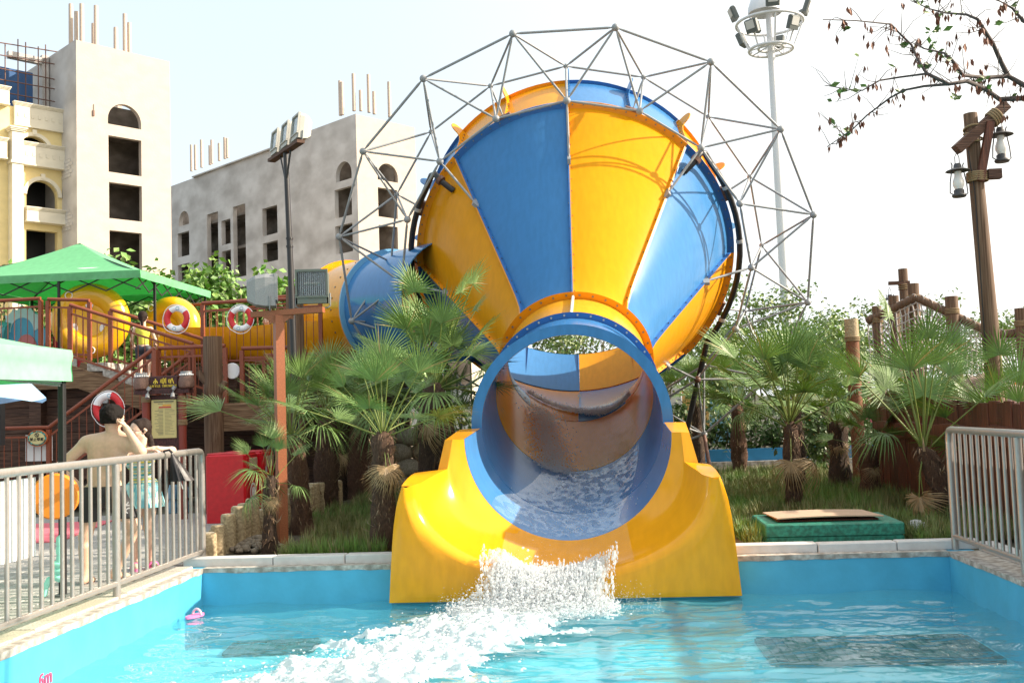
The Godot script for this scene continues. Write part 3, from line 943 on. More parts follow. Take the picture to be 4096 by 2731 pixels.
# ---------------------------------------------------------------- space truss round the funnel
func frame_truss():
	var t := thing("support_frame", "grey ball-jointed tube space frame ringing the funnel slide", "steel frame", Vector3.ZERO)
	var tube_meshes := {}
	var nodes := {}
	var N := 16
	var pt := func(kind: String, k: int) -> Vector3:
		var step := TAU / N
		match kind:
			"I": return ring_pt(3.25, 3.0, PI / 2 - k * step)
			"M": return ring_pt(4.25, 3.34, PI / 2 - k * step)
		return ring_pt(3.5, 4.12, PI / 2 - (k + 0.5) * step)
	var ball_i := MB.new(); ball_i.ball(Vector3.ZERO, 0.062, 14)
	var ball_m := MB.new(); ball_m.ball(Vector3.ZERO, 0.045, 14)
	var bi := ball_i.done(); var bm := ball_m.done()
	for kind in ["I", "M", "O"]:
		for k in N:
			var rusty: bool = k == 6 and kind == "I"
			part(t, "ball_joint", bm if kind == "M" else bi, mats.rust_steel if rusty else mats.frame_steel, pt.call(kind, k))
	var tube := func(a: Vector3, b: Vector3, r: float, m: Material):
		var mb := MB.new()
		var d := (b - a).normalized()
		mb.tube([a + d * 0.035, a + d * 0.075, a + d * 0.13, b - d * 0.13, b - d * 0.075, b - d * 0.035], [r * 0.55, r * 0.6, r, r, r * 0.6, r * 0.55], 8)
		part(t, "strut", mb, m)
	for k in N:
		var fs: Material = mats.frame_steel
		var I: Vector3 = pt.call("I", k); var M: Vector3 = pt.call("M", k); var O: Vector3 = pt.call("O", k)
		tube.call(I, pt.call("I", k + 1), 0.021, fs)
		tube.call(M, pt.call("M", k + 1), 0.019, fs)
		tube.call(O, pt.call("O", k + 1), 0.022, fs)
		tube.call(I, M, 0.018, fs)
		for q in [k, k - 1]:
			tube.call(I, pt.call("O", q), 0.019, fs)
			tube.call(M, pt.call("O", q), 0.019, fs)
	# brackets that tie the inner rings to the seams and rim of the funnel
	for k in N:
		var I: Vector3 = pt.call("I", k); var M: Vector3 = pt.call("M", k)
		var a := PI / 2 - k * TAU / N
		if k % 2 == 0:
			var foot := ring_pt(2.75, cone_r(2.75) + 0.06, a)
			tube.call(I, foot, 0.02, mats.frame_steel)
			var pl := MB.new()
			pl.bar(foot - AX * 0.12, foot + AX * 0.12, 0.05, 0.10, E2 * sin(a) + Vector3(1, 0, 0) * cos(a))
			part(t, "bracket", pl, mats.frame_steel)
		else:
			var foot2 := ring_pt(4.0, 2.83, a)
			var pl2 := MB.new()
			var tang := (E2 * cos(a) - Vector3(1, 0, 0) * sin(a))
			pl2.bar(foot2 - tang * 0.13, foot2 + tang * 0.13, 0.10, 0.05, E2 * sin(a) + Vector3(1, 0, 0) * cos(a))
			part(t, "bracket", pl2, mats.rust_steel)
			tube.call(M, foot2, 0.018, mats.frame_steel)
	# legs from the lower ring to the ground
	for k in [6, 9]:
		var O: Vector3 = pt.call("O", k)
		var sgn := 1.0 if k < 8 else -1.0
		var foot := Vector3(O.x * 0.9 + sgn * 0.2, 0.02, O.z + (1.2 if k % 2 == 0 else -0.4))
		var lm := MB.new()
		lm.tube([O, foot], [0.035, 0.035], 10)
		part(t, "leg", lm, mats.frame_steel if k % 2 else mats.rust_steel)
		var pad := MB.new()
		pad.cbox(Vector3(0, 0.03, 0), Vector3(0.3, 0.06, 0.3), 0.01)
		part(t, "foot_plate", pad, mats.concrete, foot - Vector3(0, 0.0, 0))
	# black water pipes climbing round the rim on both sides
	for sd in [1, -1]:
		var w := thing("water_pipe", "black water pipe climbing the %s rim of the funnel slide" % ("right" if sd > 0 else "left"), "pipe", Vector3.ZERO, 0.0, "pipes feeding the funnel")
		var pts := []
		var base := ring_pt(3.86, 2.95, -0.95 if sd > 0 else PI + 0.75)
		pts.append(Vector3(base.x + sd * (0.25 if sd > 0 else 0.1), 0.0, base.z + 0.1))
		pts.append(Vector3(base.x + sd * 0.22, 1.0, base.z + 0.1))
		for j in 15:
			var a := lerpf(-0.62, 0.62, j / 14.0)
			if sd < 0: a = PI - lerpf(-0.55, 0.55, j / 14.0)
			pts.append(ring_pt(3.86, 2.90, a))
		var e := 0.72 if sd > 0 else PI - 0.66
		pts.append(ring_pt(3.80, 2.93, e - sd * 0.03)); pts.append(ring_pt(3.7, 2.90, e)); pts.append(ring_pt(3.55, 2.72, e)); pts.append(ring_pt(3.5, 2.50, e))
		var pm := MB.new()
		pm.tube(pts, [0.052], 12)
		part(w, "pipe", pm, mats.black_pipe)
		var col := MB.new()
		col.tube([ring_pt(3.6, 2.80, e), ring_pt(3.565, 2.745, e)], [0.085], 12)
		part(w, "pipe_flange", col, mats.rust_steel)
		for q in [4, 10, 14]:
			var cl := MB.new()
			var d: Vector3 = (pts[q + 1] - pts[q]).normalized()
			cl.tube([pts[q] - d * 0.03, pts[q] + d * 0.03], [0.066], 12)
			part(w, "clamp", cl, mats.light_metal)

# ---------------------------------------------------------------- far buildings
# a wall in the plane through o along u (width w, height h) with openings [u0, v0, u1, v1, arched]; reveals go back by depth
func wall(m: MB, o: Vector3, u: Vector3, nrm: Vector3, w: float, h: float, openings: Array, depth: float, v_from := 0.0):
	var us := [0.0, w]; var vs := [v_from, h]
	for q in openings:
		us.append(q[0]); us.append(q[2]); vs.append(q[1]); vs.append(q[3])
	us.sort(); vs.sort()
	var P := func(a: float, b: float) -> Vector3: return o + u * a + Vector3(0, b, 0)
	var face := func(a: Vector3, b: Vector3, c: Vector3, d: Vector3):
		if (c - a).cross(d - b).dot(nrm) < 0: m.quad(d, c, b, a)
		else: m.quad(a, b, c, d)
	for i in us.size() - 1:
		if us[i + 1] - us[i] < 0.001: continue
		for j in vs.size() - 1:
			if vs[j + 1] - vs[j] < 0.001: continue
			var cu: float = (us[i] + us[i + 1]) / 2; var cv: float = (vs[j] + vs[j + 1]) / 2
			var hole := false
			for q in openings:
				if cu > q[0] and cu < q[2] and cv > q[1] and cv < q[3]: hole = true
			if not hole:
				face.call(P.call(us[i], vs[j]), P.call(us[i + 1], vs[j]), P.call(us[i + 1], vs[j + 1]), P.call(us[i], vs[j + 1]))
	for q in openings:
		var back := -nrm * depth
		var out := []
		if q[4]:
			var r: float = (q[2] - q[0]) / 2; var rv: float = minf(r, q[3] - q[1])
			var cx: float = (q[0] + q[2]) / 2; var cy: float = q[3] - rv
			out.append(Vector2(q[0], q[1]))
			for k in 17:
				var a := PI - PI * k / 16
				out.append(Vector2(cx + r * cos(a), cy + rv * sin(a)))
			out.append(Vector2(q[2], q[1]))
			for k in 16:
				var a: Vector2 = out[k + 1]; var b: Vector2 = out[k + 2]
				face.call(P.call(a.x, a.y), P.call(b.x, b.y), P.call(b.x, q[3]), P.call(a.x, q[3]))
		else:
			out = [Vector2(q[0], q[1]), Vector2(q[0], q[3]), Vector2(q[2], q[3]), Vector2(q[2], q[1])]
		for k in out.size():
			var a: Vector2 = out[k]; var b: Vector2 = out[(k + 1) % out.size()]
			var p: Vector3 = P.call(a.x, a.y); var p2: Vector3 = P.call(b.x, b.y)
			m.quad(p, p2, p2 + back, p + back)

func stubs_on_roof(t: Node3D, list: Array):
	for q in list:
		var m := MB.new()
		m.tube([Vector3.ZERO, Vector3(0, q[2], 0)], [0.17, 0.16], 10)
		part(t, "column_stub", m, mats.pipe_stub, Vector3(q[0], 30.2, q[1]))

func floors(t: Node3D, x0: float, x1: float, z0: float, z1: float, ys: Array):
	for y in ys:
		var m := MB.new()
		m.box(Vector3((x0 + x1) / 2, y, (z0 + z1) / 2), Vector3(x1 - x0, 0.3, z1 - z0))
		part(t, "floor_slab", m, mats.inner_concrete)

func far_buildings():
	var X := Vector3(1, 0, 0); var Z := Vector3(0, 0, 1)
	var lev := [24.2, 20.55, 16.95, 13.0, 9.4]
	# --- bare plastered tower
	var t := thing("tower_block", "pinkish plastered unfinished tower with a column of square openings and an arched one", "building", Vector3(-37.5, 0, -73), deg_to_rad(50))
	var op := [[2.4, 24.45, 5.08, 26.2, true], [2.43, 20.72, 5.07, 23.56, false], [2.45, 17.13, 5.08, 19.93, false], [2.46, 13.15, 5.04, 16.21, false], [2.46, 9.5, 5.04, 12.4, false]]
	var m := MB.new()
	wall(m, Vector3.ZERO, X, Z, 7.52, 30.45, op, 0.45, -0.2)
	part(t, "wall", m, mats.plaster)
	m = MB.new()
	wall(m, Vector3(0, 0, -13), Z, -X, 13.0, 30.5, [], 0.4, -0.2)
	part(t, "wall", m, mats.raw_concrete)
	m = MB.new()
	wall(m, Vector3(7.52, 0, 0), -Z, X, 13.0, 30.45, [[5.0, 24.3, 8.5, 29.6, false]], 0.4, -0.2)
	part(t, "wall", m, mats.plaster)
	m = MB.new()
	wall(m, Vector3(7.52, 0, -13), -X, -Z, 7.52, 30.45, [[2.0, 24.6, 5.6, 29.4, false]], 0.4, -0.2)
	part(t, "wall", m, mats.plaster)
	# inner partition with doorways a few metres behind the openings
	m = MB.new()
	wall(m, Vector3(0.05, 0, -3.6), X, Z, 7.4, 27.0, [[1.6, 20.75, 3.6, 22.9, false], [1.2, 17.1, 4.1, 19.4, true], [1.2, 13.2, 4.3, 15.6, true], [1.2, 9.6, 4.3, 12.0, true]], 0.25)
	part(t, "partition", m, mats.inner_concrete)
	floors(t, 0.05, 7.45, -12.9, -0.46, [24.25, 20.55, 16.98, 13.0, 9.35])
	# walled-up arched panels of blockwork on the shaded side
	for by in [[19.95, 6], [15.9, 6], [12.2, 5]]:
		var b := MB.new()
		b.cbox(Vector3.ZERO, Vector3(0.03, 0.26, 0.56), 0.008)
		var bmesh := b.done()
		for j in by[1]:
			for i in 3:
				var off := 0.3 if j % 2 else 0.0
				var z: float = -1.05 - i * 0.6 + off - 0.3
				if j == by[1] - 1 and i != 1: continue
				if z < -2.6 or z > -0.95: continue
				part(t, "block", bmesh, mats.raw_concrete, Vector3(-0.02, by[0] + 0.4 + j * 0.28, z), Basis(Vector3(0, 0, 1), PI / 2).rotated(Vector3(0, 0, 1), -PI / 2))
	stubs_on_roof(t, [[0.6, -0.4, 3.3], [1.75, -0.5, 3.5], [4.0, -0.4, 3.4], [4.5, -0.7, 2.9], [3.35, -0.6, 2.2], [0.4, -1.9, 3.7], [0.4, -0.9, 2.8], [1.95, -1.4, 2.4]])
	var cl := MB.new()
	cl.box(Vector3(1.28, 25.05, 0.05), Vector3(0.12, 0.45, 0.08)); cl.box(Vector3(1.3, 25.5, 0.04), Vector3(0.03, 0.5, 0.03))
	part(t, "hook", cl, mats.rust_steel)
	# --- long raw concrete block
	var g := thing("concrete_block", "long grey raw concrete shell building with square holes behind the funnel", "building", Vector3(-20.7, 0, -93), deg_to_rad(50))
	m = MB.new()
	wall(m, Vector3.ZERO, X, Z, 7.2, 29.6, [[2.42, 23.75, 4.9, 25.45, true], [2.4, 20.2, 4.75, 23.0, false], [2.4, 16.7, 4.7, 19.4, false], [2.4, 12.7, 4.7, 15.6, false], [2.4, 9.0, 4.7, 11.8, false]], 0.45, -0.2)
	part(g, "wall", m, mats.plaster)
	m = MB.new()
	wall(m, Vector3(0, 0, -7.35), Z, -X, 7.35, 29.65, rev([[0.85, 23.7, 3.35, 25.5, true], [0.92, 20.25, 3.6, 23.0, false], [0.92, 16.8, 3.62, 19.5, false], [0.92, 12.9, 3.62, 15.8, false]], 7.35), 0.45, -0.2)
	part(g, "wall", m, mats.raw_concrete)
	m = MB.new()
	wall(m, Vector3(0.12, 0, -44), Z, -X, 36.65, 29.2, rev([[6.3, 20.4, 9.1, 23.3, false], [6.3, 17.6, 9.1, 19.65, false], [6.3, 12.9, 9.1, 15.9, false], [12.4, 16.7, 14.9, 24.45, false], [12.4, 12.0, 14.9, 15.6, false], [15.45, 20.6, 17.35, 23.3, false], [15.45, 17.0, 17.35, 19.9, false], [18.05, 16.7, 20.45, 24.5, false], [24.5, 24.1, 26.85, 25.75, true], [24.5, 20.5, 27.2, 23.3, false], [24.5, 16.8, 27.2, 19.6, false], [18.05, 12, 20.45, 15.6, false]], 36.65), 0.5, -0.2)
	part(g, "wall", m, mats.raw_concrete)
	m = MB.new()
	m.bar(Vector3(0.05, 29.25, -7.4), Vector3(0.05, 29.25, -30.5), 0.5, 0.14)
	part(g, "roof_slab", m, mats.raw_concrete)
	m = MB.new()
	wall(m, Vector3(7.2, 0, 0), -Z, X, 44.0, 29.5, [], 0.4, -0.2)
	part(g, "wall", m, mats.plaster)
	m = MB.new()
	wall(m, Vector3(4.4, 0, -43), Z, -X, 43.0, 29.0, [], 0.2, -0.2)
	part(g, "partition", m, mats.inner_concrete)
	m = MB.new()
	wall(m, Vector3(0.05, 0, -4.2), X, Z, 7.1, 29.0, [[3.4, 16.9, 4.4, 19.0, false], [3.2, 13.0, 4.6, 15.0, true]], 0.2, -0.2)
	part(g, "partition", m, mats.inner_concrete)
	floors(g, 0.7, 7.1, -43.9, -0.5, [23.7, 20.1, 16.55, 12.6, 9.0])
	stubs_on_roof(g, [[-0.0 + 0.4, -2.9, 3.4], [0.4, -2.6, 3.2], [0.5, -0.9, 3.6], [1.0, -0.5, 2.0], [1.9, -0.4, 3.7], [2.6, -0.5, 2.2], [4.4, -0.4, 3.5], [0.4, -31.6, 3.1], [0.4, -30.7, 2.9], [0.4, -29.3, 3.2], [0.5, -27.6, 2.2], [0.4, -27.0, 2.7], [0.4, -25.4, 2.0], [0.4, -24.2, 2.4], [0.4, -23.7, 2.2]])
	# --- cream classical building at left
	var c := thing("arcade_building", "cream building with arched windows, white cornices and scaffolding on its roof", "building", Vector3(-39.59, 0, -74.755), deg_to_rad(50))
	m = MB.new()
	wall(m, Vector3(-12, 0, 0), X, Z, 12.0, 25.3, [[8.85, 21.3, 11.0, 23.25, true], [9.38, 17.5, 11.66, 19.95, true], [9.36, 12.9, 11.65, 16.15, false], [2.2, 17.5, 5.4, 19.95, true], [2.2, 12.9, 5.4, 16.15, false], [2.4, 21.3, 5.2, 23.25, true]], 0.5, -0.2)
	part(c, "wall", m, mats.cream)
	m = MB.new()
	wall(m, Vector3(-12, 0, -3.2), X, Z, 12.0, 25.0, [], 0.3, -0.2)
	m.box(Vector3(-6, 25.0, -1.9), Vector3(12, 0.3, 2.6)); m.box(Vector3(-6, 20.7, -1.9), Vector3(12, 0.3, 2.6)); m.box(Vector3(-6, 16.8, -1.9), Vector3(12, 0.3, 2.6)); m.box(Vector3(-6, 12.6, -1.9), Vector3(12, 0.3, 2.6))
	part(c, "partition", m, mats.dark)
	# bands with cornices: one box band proud of the wall, mouldings above and below
	for q in [[-3.55, 0.0, 23.95, 25.4, 0.25], [-3.1, 0.12, 21.0, 22.4, 0.55], [-2.85, 0.3, 16.75, 17.5, 0.7], [-12.0, -4.2, 21.2, 22.4, 0.6], [-12.0, -4.0, 25.3, 26.3, 0.5]]:
		m = MB.new()
		m.box(Vector3((q[0] + q[1]) / 2, (q[2] + q[3]) / 2, q[4] / 2 + 0.003), Vector3(q[1] - q[0], q[3] - q[2], q[4]))
		for k in 3:
			m.box(Vector3((q[0] + q[1]) / 2, q[3] + 0.05 + k * 0.08, q[4] / 2 + 0.03 + k * 0.03), Vector3(q[1] - q[0] + 0.06 + k * 0.06, 0.078, q[4] + 0.06 + k * 0.06))
		m.box(Vector3((q[0] + q[1]) / 2, q[2] - 0.05, q[4] / 2 + 0.03), Vector3(q[1] - q[0] + 0.06, 0.098, q[4] + 0.06))
		part(c, "cornice", m, mats.cream_trim)
		if q[3] - q[2] > 1.2:
			var dn := MB.new()
			dn.box(Vector3.ZERO, Vector3(0.2, 0.28, 0.05))
			var dm := dn.done()
			var nn := int((q[1] - q[0]) / 0.5)
			for k in nn:
				part(c, "dentil", dm, mats.cream_trim, Vector3(q[0] + 0.3 + k * 0.5, q[2] + 0.75, q[4] + 0.02))
	# pilasters
	for px in [-3.52, -11.2]:
		m = MB.new()
		m.box(Vector3(px, 11.5, 0.4), Vector3(0.8, 23.6, 0.8)); 
		for k in 3: m.box(Vector3(px, 23.3 + k * 0.1, 0.4), Vector3(1.0 + k * 0.14, 0.098, 1.0 + k * 0.14))
		m.box(Vector3(px, 20.95, 0.4), Vector3(1.0, 0.2, 1.0))
		part(c, "pilaster", m, mats.cream_trim)
	# raised arch surrounds
	for q in [[-2.08, 22.2, 1.08, 1.05], [-1.48, 18.8, 1.14, 1.15]]:
		m = MB.new()
		var r0: float = q[2] + 0.02; var r1: float = q[2] + 0.3
		var ia := []; var oa := []; var ib := []; var ob := []
		var cy: float = q[1]
		for k in 19:
			var a := PI * k / 18
			var fl: float = q[3] / q[2]
			ia.append(Vector3(q[0] + cos(a) * r0, cy + sin(a) * r0 * fl, 0.16)); oa.append(Vector3(q[0] + cos(a) * r1, cy + sin(a) * r1 * fl, 0.16))
			ib.append(ia[-1] - Vector3(0, 0, 0.157)); ob.append(oa[-1] - Vector3(0, 0, 0.157))
		m.sheet([ia, oa]); m.sheet([oa, ob]); m.sheet([ib, ia])
		m.box(Vector3(q[0], cy + r1 * q[3] / q[2], 0.12), Vector3(0.3, 0.4, 0.22))
		part(c, "arch_surround", m, mats.cream_trim)
	# blue netting and scaffold tubes on the roof
	m = MB.new()
	m.box(Vector3(-4.4, 27.2, -2.0), Vector3(6.0, 3.2, 0.08))
	part(c, "safety_net", m, mat("blue_net", lin(0.04, 0.12, 0.30), 0.8, {"tex": tex.speck, "scale": 1.0}))
	m = MB.new()
	m.box(Vector3(-0.35, 28.0, -2.4), Vector3(0.5, 5.0, 0.5)); m.box(Vector3(-1.6, 30.0, -2.4), Vector3(3.0, 0.5, 0.5))
	part(c, "roof_frame", m, mats.raw_concrete)
	var rr := rng(8)
	for k in 9:
		m = MB.new()
		m.rod(Vector3(-6.6 + k * 0.75, 25.6, -1.5 + (k % 2) * 0.5), Vector3(-6.6 + k * 0.75, 30.2 + rr.randf_range(-0.6, 1.0), -1.5 + (k % 2) * 0.5), 0.045, 6)
		part(c, "scaffold_tube", m, mats.rust_steel)
	for k in 5:
		m = MB.new()
		m.rod(Vector3(-7.2, 26.6 + k * 0.9, -1.3), Vector3(0.6, 26.7 + k * 0.95 + rr.randf_range(-0.2, 0.2), -1.3), 0.045, 6)
		part(c, "scaffold_tube", m, mats.rust_steel)
	# --- pale block glimpsed behind the funnel with scaffolding
	var f := thing("distant_block", "pale distant building under scaffolding right of the concrete shell", "building", Vector3(-14.5, 0, -128), deg_to_rad(50))
	m = MB.new()
	var ops := []
	for j in 6:
		for i in 4: ops.append([1.0 + i * 2.4, 8.0 + j * 4.0, 2.4 + i * 2.4, 10.4 + j * 4.0, false])
	wall(m, Vector3.ZERO, X, Z, 11.0, 33.0, ops, 0.4, -0.2)
	part(f, "wall", m, mats.cream_trim)
	m = MB.new()
	m.box(Vector3(5.5, 16, -2.5), Vector3(10.8, 32, 4.0))
	part(f, "core", m, mats.inner_concrete)
	for k in 12:
		m = MB.new()
		if k < 6: m.rod(Vector3(k * 2.2, 20, 0.8), Vector3(k * 2.2, 36, 0.8), 0.06, 6)
		else: m.rod(Vector3(0, 20 + (k - 6) * 2.6, 0.8), Vector3(11, 20 + (k - 6) * 2.6, 0.8), 0.06, 6)
		part(f, "scaffold_tube", m, mats.frame_steel)

func rev(list: Array, w: float) -> Array:
	var out := []
	for q in list: out.append([w - q[2], q[1], w - q[0], q[3], q[4]])
	return out

# ---------------------------------------------------------------- boarding platform at left
# railing between base points; top and bottom rails follow the slope, bars stay upright
func railing(t: Node3D, a: Vector3, b: Vector3, h: float, m: Material, step := 0.13, low := 0.1, post_r := 0.035, bar_r := 0.008, ends := 3, mid := true):
	var mb := MB.new()
	mb.rod(a + Vector3(0, h, 0), b + Vector3(0, h, 0), 0.035, 10)
	part(t, "top_rail", mb, m)
	mb = MB.new()
	mb.bar(a + Vector3(0, low, 0), b + Vector3(0, low, 0), 0.03, 0.04)
	part(t, "bottom_rail", mb, m)
	if mid:
		mb = MB.new()
		mb.bar(a + Vector3(0, h - 0.16, 0), b + Vector3(0, h - 0.16, 0), 0.03, 0.035)
		part(t, "middle_rail", mb, m)
	for e in [0, 1]:
		if not (ends & (1 << e)): continue
		mb = MB.new()
		mb.box(Vector3(0, h / 2 - 0.02, 0), Vector3(post_r * 2, h - 0.03, post_r * 2))
		part(t, "post", mb, m, a if e == 0 else b)
	var n := int(Vector2(a.x - b.x, a.z - b.z).length() / step)
	var top := h - (0.17 if mid else 0.03)
	mb = MB.new()
	mb.rod(Vector3(0, low, 0), Vector3(0, top, 0), bar_r, 5)
	var bm := mb.done()
	for k in range(1, n):
		part(t, "bar", bm, m, a.lerp(b, float(k) / n))

func life_ring(at: Vector3, r: float, label: String, tilt := 0.0, spin := 0.0):
	var t := thing("life_ring", label, "life ring", at, tilt, "red and white life rings")
	for k in 4:
		var m := MB.new()
		m.torus(Vector3.ZERO, r * 0.76, r * 0.225, Basis.IDENTITY, 9, 12, (k + 1) * PI / 2 + 0.55 + spin, (k + 2) * PI / 2 + 0.55 + spin)
		part(t, "ring_segment", m, mats.red_cloth if k % 2 == 0 else mats.white_cloth)
	var pts := []
	var rg := rng(int(at.x * 100))
	for k in 41:
		var a := TAU * k / 40
		var s := r * (1.0 + 0.045 * absf(sin(a * 2 + 0.4 + spin * 2)) * (1.6 if sin(a) < -0.2 else 1.0))
		pts.append(Vector3(cos(a) * s, sin(a) * s - (0.02 if sin(a) < 0 else 0.0), 0.03))
	var rp := MB.new()
	rp.tube(pts, [0.007], 6)
	part(t, "grab_rope", rp, mats.white_cloth)
	for k in 2:
		var lg := MB.new()
		lg.torus(Vector3(cos(PI * k + 1.4) * r * 0.76, sin(PI * k + 1.4) * r * 0.76, r * 0.222), 0.03, 0.004, Basis.IDENTITY, 12, 5)
		part(t, "emblem", lg, mat("emblem_blue", lin(0.1, 0.4, 0.55), 0.6))

func raft(at: Vector3, r: float, turn: float, label: String):
	var t := thing("inflatable_raft", label, "raft", at, turn, "yellow inflatable rafts")
	# thick disc standing on edge, pierced by round wells: body of revolution round z plus well cups
	var m := MB.new()
	var rows := []
	var prof := []
	for k in 25:
		var a := -PI / 2 + PI * k / 24
		prof.append(Vector2(r - 0.24 + cos(a) * 0.24, sin(a) * 0.24))
	m.torus(Vector3.ZERO, r - 0.25, 0.25, Basis.IDENTITY, 48, 18)
	part(t, "outer_tube", m, mats.raft)
	var fl := MB.new()
	fl.lathe([Vector2(r - 0.2, -0.14), Vector2(r - 0.25, 0.10), Vector2(r * 0.55, 0.15), Vector2(r * 0.3, 0.13), Vector2(0.001, 0.09)], 36, Vector3.ZERO, Basis(Vector3(1, 0, 0), PI / 2), true)
	part(t, "floor", fl, mats.raft)
	for k in 3:
		var a := TAU * k / 3 + 0.5 + PI / 3
		var lab := MB.new()
		var c := Vector3(cos(a), sin(a), 0) * (r * 0.42)
		var ring := []
		for q in 20: ring.append(c + Vector3(cos(TAU * q / 20) * 0.075, sin(TAU * q / 20) * 0.10, 0.152))
		lab.poly(ring)
		part(t, "white_patch", lab, mats.white)
	var hd := MB.new()
	for k in 2:
		hd.torus(Vector3(cos(2.2 + k * 2.6) * r * 0.8, sin(2.2 + k * 2.6) * r * 0.8, 0.24), 0.07, 0.012, Basis.IDENTITY, 14, 6)
	part(t, "handle", hd, mats.white)

func platform():
	var R: Material = mats.rust_brown
	# --- upper deck with its timber fascia and wall below
	var t := thing("boarding_platform", "raised brown timber boarding platform with stairs beside the slide", "platform", Vector3.ZERO)
	var m := MB.new()
	m.box(Vector3(-11.5, 2.5, -21.6), Vector3(9.2, 0.12, 4.2))
	part(t, "deck", m, mats.wood_dark)
	m = MB.new()
	m.box(Vector3(-13.0, 2.42, -19.45), Vector3(7.4, 0.42, 0.14))
	part(t, "fascia", m, mats.log_beam)
	# plank wall under the deck
	var r := rng(21)
	for k in 13:
		var q := MB.new()
		q.cbox(Vector3.ZERO, Vector3(9.4, 0.165, 0.05), 0.012)
		part(t, "plank", q, mats.wood_dark if k % 2 else mats.wood_dark2, Vector3(-11.6, 0.09 + k * 0.17, -19.75 + r.randf_range(-0.01, 0.01)), Basis(Vector3(1, 0, 0), PI / 2).rotated(Vector3(1, 0, 0), -PI / 2))
	var bk := MB.new()
	bk.box(Vector3(-10.0, 1.2, -19.85), Vector3(13.0, 2.4, 0.06))
	part(t, "backing_wall", bk, mats.wood_dark2)
	# dark under-landing wall
	for k in 8:
		var q := MB.new()
		q.cbox(Vector3.ZERO, Vector3(3.3, 0.165, 0.05), 0.012)
		part(t, "plank", q, mats.wood_dark2 if k % 2 else mats.wood_dark, Vector3(-5.6, 0.09 + k * 0.17, -19.2))
	for px in [-10.9, -9.0]:
		q_post(t, Vector3(px, 0, -19.62), 2.3, 0.24)
	# small white switch box on the wall
	m = MB.new()
	m.cbox(Vector3(-9.55, 1.98, -19.68), Vector3(0.13, 0.14, 0.05), 0.01)
	part(t, "switch_box", m, mats.white)
	# flight one: from the deck down to the right
	for k in 6:
		var st := MB.new()
		st.cbox(Vector3.ZERO, Vector3(0.36, 0.155, 1.1), 0.008)
		part(t, "step", st, mats.concrete, Vector3(-9.1 + k * 0.3, 2.56 - k * 0.15, -18.95))
	m = MB.new()
	m.bar(Vector3(-9.95, 2.55, -18.36), Vector3(-7.35, 1.62, -18.36), 0.1, 0.36)
	m.bar(Vector3(-9.95, 2.55, -19.42), Vector3(-7.35, 1.62, -19.42), 0.1, 0.36)
	part(t, "stringer", m, mats.log_beam)
	# landing
	m = MB.new()
	m.box(Vector3(-5.9, 1.71, -18.35), Vector3(3.1, 0.10, 2.1))
	part(t, "landing", m, mats.wood_dark)
	m = MB.new()
	m.cbox(Vector3(-5.98, 1.54, -17.42), Vector3(1.05, 0.48, 0.16), 0.02)
	m.cbox(Vector3(-6.95, 1.70, -17.44), Vector3(0.8, 0.16, 0.14), 0.02)
	part(t, "beam", m, mats.log_beam)
	# flight two: in front, down to the left
	for k in 8:
		var st := MB.new()
		st.cbox(Vector3.ZERO, Vector3(0.34, 0.155, 1.0), 0.008)
		part(t, "step", st, mats.concrete, Vector3(-7.5 - k * 0.25, 1.62 - k * 0.165, -17.95))
	m = MB.new()
	m.bar(Vector3(-7.2, 1.68, -17.42), Vector3(-9.5, 0.3, -17.42), 0.08, 0.28)
	part(t, "stringer", m, mats.wood_dark)
	m = MB.new()
	m.box(Vector3(-12.4, 0.21, -17.9), Vector3(6.0, 0.42, 1.4))
	part(t, "plinth", m, mats.concrete)
	# --- railings, each a thing
	var a := thing("railing", "rust brown railing along the front of the upper boarding deck", "railing", Vector3.ZERO, 0.0, "brown railings of the platform")
	railing(a, Vector3(-13.6, 2.78, -19.45), Vector3(-10.75, 2.82, -19.45), 1.2, R)
	railing(a, Vector3(-10.6, 2.82, -19.45), Vector3(-9.75, 2.76, -19.45), 1.18, R)
	a = thing("railing", "sloping brown stair railing from the upper deck down past the girl", "railing", Vector3.ZERO, 0.0, "brown railings of the platform")
	railing(a, Vector3(-9.6, 2.68, -18.4), Vector3(-7.25, 1.86, -18.4), 1.06, R)
	railing(a, Vector3(-9.3, 2.68, -19.4), Vector3(-7.0, 1.86, -19.4), 1.06, R)
	a = thing("railing", "brown railing along the back of the upper deck behind the rafts", "railing", Vector3.ZERO, 0.0, "brown railings of the platform")
	railing(a, Vector3(-13.5, 2.6, -23.4), Vector3(-10.2, 2.75, -23.4), 1.1, R, 0.16)
	railing(a, Vector3(-9.9, 2.85, -22.4), Vector3(-5.7, 2.95, -21.6), 1.2, R, 0.16)
	a = thing("railing", "brown railing round the landing with a white disc on it", "railing", Vector3.ZERO, 0.0, "brown railings of the platform")
	railing(a, Vector3(-7.5, 1.77, -17.45), Vector3(-6.3, 1.77, -17.45), 1.02, R)
	railing(a, Vector3(-6.0, 1.76, -17.45), Vector3(-4.9, 1.74, -17.45), 0.97, R, 0.11)
	railing(a, Vector3(-6.2, 1.76, -19.3), Vector3(-4.4, 1.74, -19.3), 0.95, R, 0.12)
	a = thing("railing", "brown railing of the lower stair flight ending at the oval sign", "railing", Vector3.ZERO, 0.0, "brown railings of the platform")
	railing(a, Vector3(-7.5, 1.75, -17.3), Vector3(-9.42, 0.43, -17.3), 1.04, R)
	railing(a, Vector3(-9.42, 0.43, -17.3), Vector3(-12.4, 0.46, -17.3), 1.04, R, 0.13, 0.1, 0.035, 0.008, 2)
	railing(a, Vector3(-7.3, 1.75, -18.4), Vector3(-9.0, 0.55, -18.4), 1.0, R)
	a = thing("railing", "short brown railing beside the start trough of the slide", "railing", Vector3.ZERO, 0.0, "brown railings of the platform")
